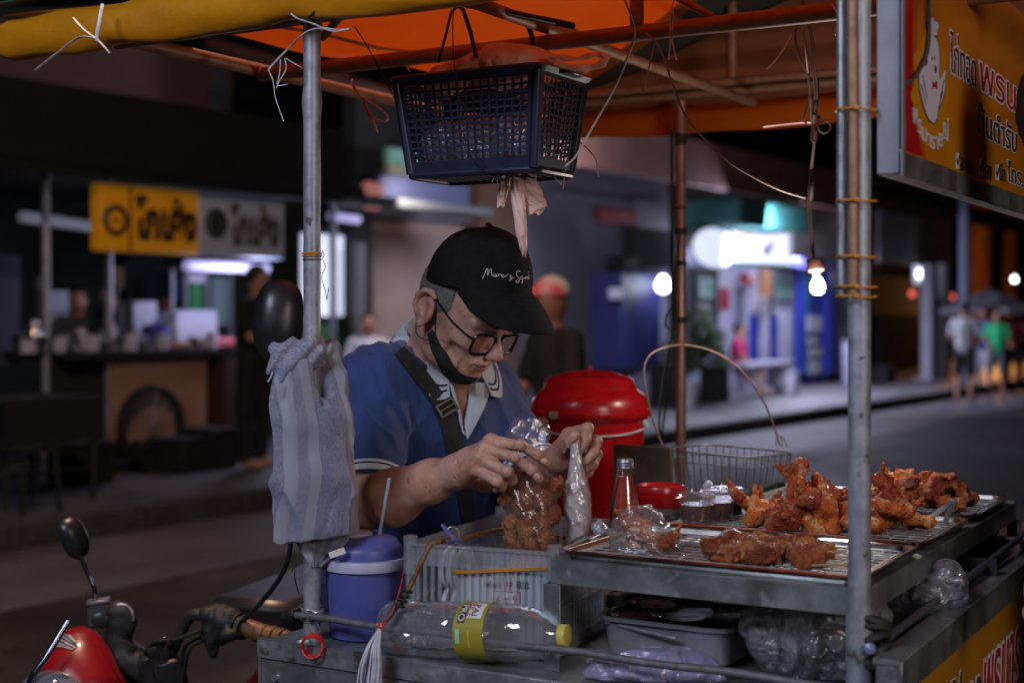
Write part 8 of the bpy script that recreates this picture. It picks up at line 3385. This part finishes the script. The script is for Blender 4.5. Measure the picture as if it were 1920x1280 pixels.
# contents
for k, (a, b_, s3, sd) in enumerate(((-.07, 0, .055, 3), (.02, .01, .055, 4), (.085, -.01, .045, 5))):
 c = np.array(ctr + CA * a + CB * b_ + UZ * (botz + .055))
 s_ = SDF(c - .10, c + .10, .0045)
 s_.ell(c, (s3, s3 * .8, .050), 0)
 s_.disp(lambda x, y, z, sd=sd: noise3(x, y, z, 32, sd) * .012, .03)
 tag(s_.build("packed_bags", film("basket_film%d" % k, (.55, .58, .62), .35, .4, .15, 50, 1)), ["bundle of clear bags at the far end inside the hanging basket", "bundle of clear bags in the middle of the hanging basket",
                  "bundle of clear bags at the near end of the hanging basket"][k], "bags")
s_ = SDF(np.array(ctr) + (-.24, -.16, topz - .15), np.array(ctr) + (.24, .16, topz + .08), .0045)
for (a, b_, rx, rz, dz) in ((-.055, .01, .055, .030, .026), (-.02, .0, .06, .034, .024), (.04, .01, .065, .026, .014), (.09, .0, .035, .018, .004)):
 s_.ell(np.array(ctr + CA * a + CB * b_ + UZ * (topz + dz)), (rx, .055, rz), .02)
s_.disp(lambda x, y, z: noise3(x, y, z, 24, 14) * .010 + (1 - np.abs(noise3(x, y, z, 45, 15))) ** 3 * .006 - .003, .03)
pb_ = s_.build("pink_bag", M['pink_bag'])
tag(pb_, "salmon pink plastic bag heaped on top of the hanging basket", "bag")
g = G()
lp_ = spline([P(1040, 118, 2.34), P(1075, 128, 2.33), P(1120, 124, 2.33), P(1136, 110, 2.33), P(1120, 103, 2.34), P(1080, 110, 2.34), P(1030, 106, 2.35)], 6)
g.tube(lp_, [.0042 + .001 * math.sin(i) for i in range(len(lp_))], 8, flat=1.5)
g.build("bag_loop", M['pink_bag'], pb_)
g = G()
g.tube(spline([P(768, 135, 2.44), P(764, 128, 2.44), P(770, 124, 2.44)], 3), .004, 6, flat=.4)
g.build("bag_corner", M['pink_bag'], pb_)
# glove hanging under the basket
gl = thing("vinyl_glove", "pinkish vinyl glove dangling from the underside of the hanging basket", "glove", P(975, 400, 2.42))
for k_, rows_k in enumerate(([(316, 952, 1000, 2.42, .010), (345, 960, 1008, 2.42, .009), (375, 976, 1022, 2.42, .007), (384, 982, 1026, 2.42, .006), (402, 990, 1012, 2.42, .003)],
        [(318, 956, 988, 2.412, .008), (360, 958, 984, 2.41, .009), (400, 962, 986, 2.41, .008), (440, 968, 988, 2.412, .007), (465, 975, 988, 2.415, .005), (480, 980, 986, 2.42, .002)],
        [(320, 944, 962, 2.43, .005), (345, 938, 956, 2.43, .006), (368, 932, 950, 2.43, .006), (388, 932, 944, 2.43, .003)])):
 bag_loft("glove_part" if k_ else "glove", interp_rows(rows_k, 26), M['glove'], None, None, 1.7 + k_, 0, 40, .30, gl)
g = G()
for (x0, y0, x1, y1) in ((930, 322, 922, 342), (932, 322, 932, 344), (936, 322, 939, 338)):
 g.tube([P(x0, y0, 2.40), P((x0 + x1) / 2 + 1, (y0 + y1) / 2, 2.40), P(x1, y1, 2.40)], .0016, 5, flat=.5)
tag(g.build("plastic_strands", M['raffia']), "short clear strands poking from the basket bottom beside the glove", "strands")
# =================================================================== STRINGS AND CORDS OF THE CANOPY
def strand(pts, r, m_, name, lab, cat, flat=None, n=6, sub=5, parent=None):
 g = G()
 for pp in pts if isinstance(pts[0], list) else [pts]:
  g.tube(spline([P(*p) for p in pp], sub), r, n, flat=flat)
 o = g.build(name, M[m_] if isinstance(m_, str) else m_, parent)
 if lab:
  tag(o, lab, cat)
 return o
Yl = 2.205
strand([[(603, 0, Yl), (590, 22, Yl), (574, 40, Yl), (572, 54, Yl)], [(614, 0, Yl), (606, 20, Yl), (602, 44, Yl), (604, 54, Yl)]], .0036, 'rubber', "tie_band", "black band tying the rolled tarpaulin to the slim post", "band", .5)
strand([[(545, 26, 2.2), (560, 36, 2.2), (590, 46, 2.2), (604, 52, 2.2), (630, 56, 2.2), (654, 56, 2.2)], [(655, 54, 2.2), (630, 60, 2.2), (602, 54, 2.2), (580, 58, 2.2), (560, 72, 2.22), (540, 92, 2.25), (520, 112, 2.25), (503, 131, 2.25)],
  ], .0024, 'raffia', "raffia_tie", "grey raffia tie with splayed ends at the top of the slim post", "string", .5)
strand([[(503, 131, 2.25), (512, 152, 2.25), (516, 182, 2.25), (524, 206, 2.25), (532, 228, 2.25)], [(534, 110, 2.25), (536, 130, 2.25), (524, 152, 2.25), (518, 166, 2.25)], [(526, 112, 2.25), (524, 140, 2.25), (520, 160, 2.25), (540, 158, 2.25)],
  [(536, 110, 2.25), (560, 124, 2.25), (575, 132, 2.27)]], .0007, 'raffia', "fine_threads", "fine threads dangling beside the top of the slim post", "thread")
strand([[(192, 8, 2.37), (186, 40, 2.355), (181, 70, 2.36), (184, 76, 2.36)], [(138, 34, 2.385), (158, 56, 2.37), (184, 76, 2.36), (206, 100, 2.36)], [(184, 74, 2.36), (150, 70, 2.37), (110, 98, 2.40), (66, 132, 2.43)]],
  .0030, 'raffia', "raffia_tie", "grey raffia tie crossing near the free end of the rolled tarpaulin", "string", .45)
strand([[(628, 124, 2.75), (644, 134, 2.75), (656, 152, 2.75), (660, 148, 2.75)], [(636, 134, 2.75), (650, 146, 2.75), (676, 180, 2.75), (706, 200, 2.75), (726, 218, 2.75), (722, 228, 2.75), (700, 220, 2.75), (684, 196, 2.75)],
  [(664, 162, 2.75), (684, 192, 2.75), (692, 220, 2.75), (694, 242, 2.75)], [(684, 200, 2.75), (698, 224, 2.75), (708, 250, 2.75)]], .0040, 'raffia_pink', "pink_ribbon", "pinkish plastic ribbon looped under the crossbar near the basket", "ribbon", .45)
strand([[(1264, 0, 2.3), (1258, 30, 2.3), (1257, 70, 2.3), (1254, 112, 2.3)], [(1262, 20, 2.3), (1260, 70, 2.3), (1268, 112, 2.3)]], .0034, 'raffia', "white_strip", "white plastic strip hanging down over the crossbar", "strip", .4)
strand([[(1170, -5, 2.2), (1190, 60, 2.25), (1176, 110, 2.28), (1150, 170, 2.30), (1110, 240, 2.32), (1082, 290, 2.33), (1060, 312, 2.34)]], .0018, 'cord_pale', "pale_cord", "pale cord running from the crossbar down to the basket corner", "cord")
strand([[(1082, 262, 2.45), (1104, 282, 2.45), (1118, 302, 2.45), (1122, 332, 2.45)]], .0030, 'raffia_pink', "pink_ribbon", "pinkish ribbon end hanging beyond the basket corner", "ribbon", .4)
strand([[(1060, 318, 2.42), (1057, 338, 2.42), (1055, 354, 2.42)]], .0034, 'raffia_pink', "pink_ribbon", "short pink ribbon end just under the basket corner", "ribbon", .5)
strand([[(1036, 320, 2.42), (1042, 335, 2.42), (1056, 348, 2.42)]], .0014, 'raffia', "thin_string", "thin grey string under the basket corner", "string")
strand([[(1228, 84, 2.3), (1216, 130, 2.3), (1206, 176, 2.3)]], [.0014] * 3 + [.0022] * 3 + [.0036] * 4 + [.002], 'cord_pale', "twisted_strip", "twisted drab strip hanging from the crossbar", "strip", .6)
strand([[(1210, 62, 2.3), (1236, 88, 2.3), (1262, 160, 2.32), (1290, 225, 2.36), (1350, 290, 2.42), (1400, 325, 2.5), (1460, 355, 2.62), (1510, 371, 2.72)]], .0019, 'cord_pale', "pale_cord", "long pale cord sweeping from the crossbar towards the light bulb", "cord")
strand([[(1484, 66, 2.5), (1470, 90, 2.5), (1452, 115, 2.5), (1436, 130, 2.5)]], [.0012, .002, .0028, .0034, .0038, .004, .0042, .0044, .0045, .0046, .0047, .0048, .0048, .0048, .0048, .0048], 'cord_pale', "cloth_strip", "drab cloth strip hanging beside the bulb cord", "strip", .4)
strand([[(1560, 8, 2.1), (1572, 30, 2.1), (1578, 60, 2.1), (1592, 72, 2.1)], [(1562, 45, 2.1), (1566, 66, 2.1), (1590, 60, 2.1)]], .0009, 'wire', "loose_wire", "loose wire hooks under the canopy close to the thick post", "wire")
# light bulb on its flex
bx_ = thing("light_bulb", "lit white bulb in a brown socket hanging on a long twin flex", "light bulb", P(1535, 520, 2.9))
bY = 2.90
z_ = lambda py: CAM_H - (py - HOR) / FPX * bY
c = P(1533, 535, bY)
g = G()
tp_ = c
pr = [(0, -.0235), (.009, -.022), (.016, -.016), (.0185, -.006), (.0175, .004), (.0125, .014), (.0095, .020), (0, .020)]
g.lathe([(r_ * .86, h * .86) for r_, h in pr], c, UZ, 28)
bmat_ = mat("bulb_glow", (1, 1, 1), .3, emis=(.86, .93, 1), estr=14)
g.build("bulb", bmat_, bx_)
g = G()
s0 = P(1531, 514, bY)
tilt = Vector((-.10, 0, 1)).normalized()
g.lathe([(0, -.006), (.0085, -.006), (.0092, .004), (.0150, .005), (.0170, .008), (.0178, .012), (.0170, .014), (.0172, .030), (.0150, .033), (0, .033)], s0, tilt, 28)
g.build("socket", M['copper'], bx_)
g = G()
for dx in (-2, 2.2):
 g.tube(spline([P(1526 + dx * .5, 486, bY), P(1521 + dx, 440, bY), P(1517 + dx, 385, bY), P(1520 + dx * .5, 330, 2.88), P(1527 + dx * .4, 262, 2.8), P(1524 + dx * .4, 236, 2.78), P(1530 + dx, 190, 2.7), P(1526 + dx, 120, 2.6), P(1520 + dx, 60, 2.55), P(1500 + dx, -10, 2.5)], 5), .0017, 6)
g.build("flex", M['cord'], bx_)
g = G()
g.tube(spline([P(1524, 330, 2.87), P(1522, 350, 2.87), P(1521, 374, 2.89)], 4), .0042, 8)
g.tube(spline([P(1532, 150, 2.7), P(1530, 190, 2.7), P(1526, 225, 2.76)], 4), .0050, 8)
g.build("tape", M['rubber'], bx_)
strand([[(1508, 30, 2.5), (1492, 60, 2.52), (1496, 100, 2.55), (1514, 140, 2.6), (1518, 180, 2.66), (1508, 222, 2.7), (1512, 232, 2.72)],
  [(1506, 60, 2.5), (1512, 110, 2.55), (1518, 170, 2.66), (1521, 225, 2.72)]], .0022, 'cord', "spare_cord", "brown spare cord looped beside the bulb flex", "cord")
strand([[(1429, 238, 2.72), (1460, 234, 2.73), (1500, 230, 2.74), (1520, 230, 2.74)]], .0060, 'raffia_pink', "plastic_strip", "stiff pinkish strip sticking out sideways from the bulb flex", "strip", .45)
strand([[(1520, 230, 2.74), (1530, 250, 2.74), (1530, 264, 2.74), (1522, 262, 2.74), (1524, 245, 2.74), (1538, 232, 2.74), (1552, 228, 2.74), (1558, 240, 2.74), (1546, 250, 2.74), (1534, 240, 2.74), (1534, 218, 2.74), (1538, 226, 2.74)]],
  .0022, 'cord_pale', "knotted_string", "knotted cord with a small loop halfway down the bulb flex", "cord")
lamp("hanging_bulb_light", 'POINT', P(1533, 548, bY - .02), 6.5, (1, .86, .76), .03)
# cables on the rear post
strand([[(1276, 440, 3.56), (1268, 500, 3.56), (1264, 560, 3.55), (1250, 590, 3.54), (1248, 610, 3.54), (1262, 622, 3.55), (1268, 610, 3.55), (1266, 560, 3.56)],
  [(1262, 610, 3.55), (1250, 680, 3.5), (1240, 740, 3.45), (1236, 800, 3.4), (1242, 838, 3.3)], [(1266, 640, 3.55), (1256, 720, 3.5), (1244, 790, 3.4), (1240, 838, 3.32)]], .0028, 'dark_metal', "power_cable", "dark cables looping down beside the copper-coloured rear post", "cable")
# =================================================================== MOTORBIKE
mb = thing("motorbike", "red motorbike with a winged badge, chrome-stemmed mirrors and a brown grip", "motorbike", P(300, 1500, 2.75))
Yb = 2.80
# handlebar clamp, bar, grip
g = G()
bar_ = spline([P(206, 1188, 2.95), P(250, 1212, 2.90), P(292, 1240, 2.86), P(318, 1225, 2.85), P(345, 1172, 2.84), P(362, 1152, 2.83), P(392, 1156, 2.82), P(430, 1168, 2.80)], 6)
g.tube(bar_, .0125, 12)
g.build("handlebar", M['rubber'], mb)
g = G()
g.tube(spline([P(455, 1172, 2.79), P(490, 1186, 2.77), P(545, 1200, 2.74)], 5), [.0175, .0178, .0180, .0178, .0182, .0178, .0182, .0178, .0182, .018, .0165], 18)
gr = g.build("grip", M['grip'], mb)
g = G()
for f in (0, .33, .66, 1):
 c = P(482 + f * 46, 1184 + f * 11.5, 2.775 - f * .03)
 d = (P(545, 1200, 2.74) - P(455, 1172, 2.79)).normalized()
 g.lathe([(.0170, -.0035), (.0196, -.002), (.0196, .002), (.0170, .0035)], c, d, 24)
g.build("grip_ring", M['grip'], gr)
s_ = SDF((-.62, 2.62, .74), (-.40, 2.96, 1.00), .0035)
q = lambda *a: np.array(P(*a))
s_.ell(q(412, 1172, 2.81), (.034, .030, .040), 0)
s_.ell(q(400, 1150, 2.81), (.030, .026, .020), .008)
s_.cap(q(430, 1165, 2.80), q(452, 1178, 2.79), .030, .022, .01)
s_.cap(q(392, 1190, 2.80), q(400, 1225, 2.80), .016, .009, .01)
s_.ell(q(430, 1190, 2.77), (.016, .012, .014), .006)
s_.disp(lambda x, y, z: noise3(x, y, z, 90, 5) * .0028, .01)
s_.build("switch_housing", M['rubber'], mb)
g = G()
for (x, yy) in ((446, 2.79), (458, 2.787)):
 d = (P(545, 1200, 2.74) - P(455, 1172, 2.79)).normalized()
 g.lathe([(.018, -.003), (.026, -.0015), (.026, .0015), (.018, .003)], P(x, 1172 + (x - 446) * .25, yy), d, 26)
g.build("grip_flange", M['rubber'], mb)
# cables
g = G()
for pts in ([(385, 1190, 2.80), (350, 1208, 2.82), (338, 1250, 2.84), (330, 1300, 2.86)], [(380, 1200, 2.79), (356, 1216, 2.80), (345, 1260, 2.82), (340, 1310, 2.84)], [(300, 1196, 2.82), (278, 1215, 2.84), (262, 1250, 2.86), (250, 1300, 2.88)],
   [(378, 1180, 2.78), (330, 1198, 2.79), (285, 1205, 2.82), (270, 1240, 2.84), (262, 1300, 2.86)]):
 g.tube(spline([P(*p) for p in pts], 5), .0042, 7)
g.build("cables", M['rubber'], mb)
g = G()
for (x, y, w, h) in ((300, 1235, .020, .034), (320, 1262, .030, .030), (286, 1262, .024, .040), (300, 1205, .012, .012)):
 g.box(P(x, y, 2.84), (1, .2, .2), (-.2, 1, 0), (-.2, 0, 1), w, .02, h, .006)
g.build("bar_clamp", M['dark_metal'], mb)
g = G()
g.box(P(308, 1196, 2.81), (1, .2, 0), (-.2, 1, 0), UZ, .006, .004, .004, .001)
g.tube([P(212, 1190, 2.80), P(245, 1206, 2.80), P(272, 1220, 2.80)], .003, 6)
g.build("bright_bolt", M['chrome'], mb)
# master cylinder and mirror mount
g = G()
g.box(P(186, 1150, 2.88), (1, .2, -.05), (-.2, 1, 0), (.05, 0, 1), .022, .018, .026, .004)
mcyl = g.build("brake_reservoir", mat("grey_casting", (.10, .10, .115), .45, .5), mb)
g = G()
g.box(P(184, 1126, 2.875), (1, .2, .12), (-.2, 1, 0), (-.12, 0, 1), .022, .018, .003, .001)
g.build("reservoir_cap", M['galv'], mcyl)
g = G()
g.lathe([(0, -.012), (.014, -.012), (.016, -.008), (.016, .004), (.010, .006), (0, .006)], P(188, 1163, 2.862), (.1, -1, .1), 20)
g.build("sight_glass", M['black_plastic'], mcyl)
s_ = SDF((-.86, 2.70, .66), (-.66, 3.04, .96), .004)
s_.cap(q(222, 1150, 2.88), q(225, 1200, 2.88), .026, .024, 0)
s_.ell(q(238, 1162, 2.87), (.020, .018, .034), .01)
s_.cap(q(222, 1200, 2.88), q(225, 1300, 2.88), .026, .03, .01)
s_.cap(q(240, 1235, 2.87), q(300, 1275, 2.86), .026, .026, .02)
s_.disp(lambda x, y, z: noise3(x, y, z, 70, 6) * .002, .01)
s_.build("throttle_housing", M['rubber'], mb)
g = G()
g.tube([P(228 + 22 * math.cos(a), 1158 + 26 * math.sin(a), 2.85) for a in np.linspace(-1.9, .2, 10)], .003, 6)
g.build("pale_tube", M['galv'], mb)
def mirror(c, w, h, dep, stem, tilt, name="mirror", back=(0, -1, .1), lab=None):
 """rounded mirror housing seen from its back"""
 root = G()
 bk = Vector(back).normalized()
 xx = Vector((1, 0, 0))
 xx = (xx - bk * xx.dot(bk)).normalized()
 zz = xx.cross(bk)
 if zz.z < 0:
  zz = -zz
 xr = xx * math.cos(tilt) + zz * math.sin(tilt)
 zr_ = -xx * math.sin(tilt) + zz * math.cos(tilt)
 rings = []
 n = 40
 for (f, d) in ((.0, 1.0), (.30, .97), (.55, .86), (.75, .68), (.90, .42), (.98, .15), (1.0, 0), (.97, -.12), (.93, -.10), (0, -.10)):
  ring_ = []
  for k in range(n):
   a = 2 * PI * k / n
   ca, sa = math.cos(a), math.sin(a)
   e_ = .80
   x_ = abs(ca) ** e_ * (1 if ca > 0 else -1)
   z__ = abs(sa) ** e_ * (1 if sa > 0 else -1)
   taper = 1 - .16 * (-z__ if z__ < 0 else 0) ** 2
   ring_.append(Vector(c) + xr * x_ * w * f * taper + zr_ * z__ * h * f + bk * dep * d)
  rings.append(ring_)
 loft(root, rings, True, True)
 o = root.build(name, M['black_plastic'], mb, ang=60)
 g = G()
 g.tube(spline([Vector(p) for p in stem], 6), .0048, 10)
 g.build("stem", M['chrome'] if lab is None else M['black_plastic'], o)
 return o
mirror(P(138, 1008, 2.88), .030, .046, .024, [P(150, 1040, 2.87), P(166, 1078, 2.875), P(176, 1100, 2.875), P(180, 1124, 2.88)], R(32), back=(.75, -.65, .15))
mirror(P(522, 602, 2.62), .047, .078, .034, [P(520, 660, 2.62), P(524, 760, 2.62), P(540, 900, 2.64), P(540, 1050, 2.68), P(470, 1150, 2.76), P(435, 1170, 2.79)], R(-4), back=(.12, -1, .05), lab=1)
# headlight cowl and body
s_ = SDF((-1.14, 2.45, .52), (-.62, 3.12, .95), .005)
s_.ell(q(140, 1262, 2.84), (.078, .095, .075), 0)
s_.cap(q(150, 1200, 2.84), q(165, 1290, 2.80), .030, .06, .04)
s_.cap(q(165, 1300, 2.80), q(240, 1345, 2.82), .05, .04, .04)
s_.ell(q(60, 1330, 2.86), (.12, .10, .12), .05)
s_.cut(np.array(P(108, 1200, 2.84)), (-.86, -.10, .42), .008)
s_.cut(np.array(P(150, 1172, 2.84)), (.10, -.1, .95), .02)
s_.build("cowl", M['bike_red'], mb)
g = G()
rows_ = []
g.tube(spline([P(128, 1163, 2.74), P(108, 1196, 2.725), P(86, 1232, 2.71), P(62, 1266, 2.70), P(50, 1295, 2.70)], 6), .0062, 10)
g.build("chrome_trim", M['chrome'], mb)
s_ = SDF((-1.25, 2.5, .45), (-.7, 3.0, .80), .006)
s_.ell(q(95, 1300, 2.74), (.065, .055, .045), 0)
s_.build("headlight", mat("headlamp_glass", (.25, .27, .33), .08, .3, coat=1), mb)
# winged badge
bd_ = [(98, 1210), (112, 1206), (120, 1190), (124, 1180), (132, 1190), (140, 1199), (146, 1212), (136, 1218), (126, 1216), (114, 1213), (104, 1214)]
cw = [o for o in mb.children if o.name.startswith("cowl")][0]
def on_obj(o, px, py, off):
 bpy.context.view_layer.update()
 mw = o.matrix_world
 inv = mw.inverted()
 d = ray(px, py).normalized()
 ok, loc, nrm, _ = o.ray_cast(inv @ CAMP, (inv.to_3x3() @ d).normalized())
 if not ok:
  return None
 return mw @ loc + (mw.to_3x3() @ nrm).normalized() * off
def decal(o, outline, m_, name, off=.0015, parent=None):
 pts = []
 for (x, y) in outline:
  p = on_obj(o, x, y, off)
  if p is not None:
   pts.append(p)
 if len(pts) < 3:
  return None
 n = len(pts)
 c = on_obj(o, sum(a for a, b in outline) / len(outline), sum(b for a, b in outline) / len(outline), off + .001) or sum(pts, Vector()) / n
 g = G()
 g.add([c] + pts, [(0, 1 + (i + 1) % n, 1 + i) for i in range(n)])
 return g.build(name, m_, parent, smooth=False)
dc = decal(cw, bd_, mat("badge_silver", (.35, .33, .33), .4, .4), "winged_badge", .002, cw)
g = G()
for k, (a, b_, c_) in enumerate((((116, 1196), (128, 1204), (144, 1212)), ((119, 1190), (130, 1199), (143, 1208)), ((114, 1203), (126, 1210), (138, 1215)))):
 ps_ = [on_obj(cw, x, y, .0035) for x, y in (a, b_, c_)]
 if all(p is not None for p in ps_):
  g.tube(spline(ps_, 4), .0010, 5)
if g.v:
 g.build("badge_line", M['ink_dark'], cw)
# lower bike: fork, wheel, seat (below the picture)
g = G()
wheel(g, Vector((-.92, 2.70, .29)), .29, .08, (.9, -.35, 0))
w_ = g.build("wheel", M['rubber'], mb)
g = G()
g.lathe([(.03, -.03), (.18, -.012), (.225, -.02), (.225, .02), (.18, .012), (.03, .03)], Vector((-.92, 2.70, .29)), (.9, -.35, 0), 30)
g.build("rim", M['galv'], w_)
for sg in (-1, 1):
 g = G()
 c = Vector((.9, -.35, 0)).normalized() * .06 * sg
 g.tube([Vector((-.92, 2.70, .29)) + c, Vector((-.82, 2.83, .72)) + c], .016, 10)
 g.build("fork_leg", M['galv'], mb)
s_ = SDF((-1.05, 2.65, .25), (-.35, 4.0, .85), .012)
s_.cap((-.80, 2.90, .62), (-.62, 3.35, .42), .08, .10, .05)
s_.cap((-.62, 3.30, .42), (-.45, 3.75, .60), .11, .12, .08)
s_.build("body_shell", M['bike_red'], mb)
g = G()
g.box(Vector((-.50, 3.55, .76)), (.35, .9, .02), (-.9, .35, 0), UZ, .30, .11, .04, .035)
g.build("saddle", M['black_plastic'], mb)
g = G()
wheel(g, Vector((-.44, 3.85, .29)), .29, .08, (.9, -.35, 0))
g.build("wheel", M['rubber'], mb)
# =================================================================== CUSTOMER AT THE EDGE
cu = thing("person", "customer in dark clothes, barely in the picture beside the name sign", "person", (1.10, 2.15, 0))
s_ = SDF((.66, 1.72, .80), (1.36, 2.46, 1.90), .006)
s_.ell((.800, 2.00, 1.735), (.070, .085, .105), 0)
s_.cap((.815, 2.02, 1.64), (.93, 2.07, 1.54), .05, .06, .03)
s_.cap((.93, 2.03, 1.47), (1.12, 2.16, 1.46), .07, .07, .04)
s_.cap((1.03, 2.10, 1.40), (1.12, 2.16, .95), .13, .13, .06)
s_.cap((.93, 2.03, 1.46), (.95, 1.95, 1.24), .042, .036, .03)
s_.cap((.95, 1.95, 1.24), (.80, 1.95, 1.11), .034, .026, .02)
hnd = np.array(P(1938, 1108, 1.96))
s_.cap((.80, 1.95, 1.11), hnd + (0.022, .01, .02), .026, .024, .015)
s_.ell(hnd + (.008, 0, .0), (.020, .024, .028), .012)
for k in range(4):
 s_.chain([hnd + (.010, -.012 + .010 * k, -.010), hnd + (.0, -.014 + .011 * k, -.035), hnd + (.010, -.010 + .010 * k, -.052)], [.010, .009, .0075], .004, .004)
s_.chain([hnd + (.0, -.015, .010), hnd + (-.008, -.024, -.012), hnd + (-.002, -.026, -.026)], [.012, .010, .008], .006, .004)
s_.build("body", M['skin'], cu)
s2 = SDF((.76, 1.80, .78), (1.36, 2.48, 1.62), .006)
s2.cap((.93, 2.03, 1.47), (1.12, 2.16, 1.46), .082, .082, .04)
s2.cap((1.03, 2.10, 1.40), (1.12, 2.16, .92), .148, .15, .06)
s2.cap((.93, 2.03, 1.46), (.95, 1.97, 1.30), .058, .052, .03)
s2.disp(lambda x, y, z: noise3(x, y, z, 12, 3) * .006, .02)
s2.build("shirt", M['dark_goods'], cu)
s3 = SDF((.66, 1.85, 1.60), (.95, 2.2, 1.90), .005)
s3.ell((.802, 2.01, 1.745), (.082, .098, .112), 0)
s3.disp(lambda x, y, z: noise3(x, y, z, 90, 4) * .004, .01)
s3.build("hair", M['hair'], cu)
s4 = SDF((.86, 1.90, -.01), (1.36, 2.45, 1.0), .009)
for sg in (-1, 1):
 s4.cap((1.11 + sg * .08, 2.16 + sg * .04, .90), (1.10 + sg * .09, 2.14 + sg * .04, .10), .10, .06, .03)
s4.build("trousers", M['dark_goods'], cu)
for sg in (-1, 1):
 s5 = SDF((.86, 1.84, -.01), (1.34, 2.40, .14), .006)
 s5.cap((1.10 + sg * .09, 2.16 + sg * .04, .045), (1.04 + sg * .09, 2.0 + sg * .04, .035), .045, .038, .02)
 s5.cut((0, 0, .004), (0, 0, -1))
 s5.build("shoe", M['black_plastic'], cu)
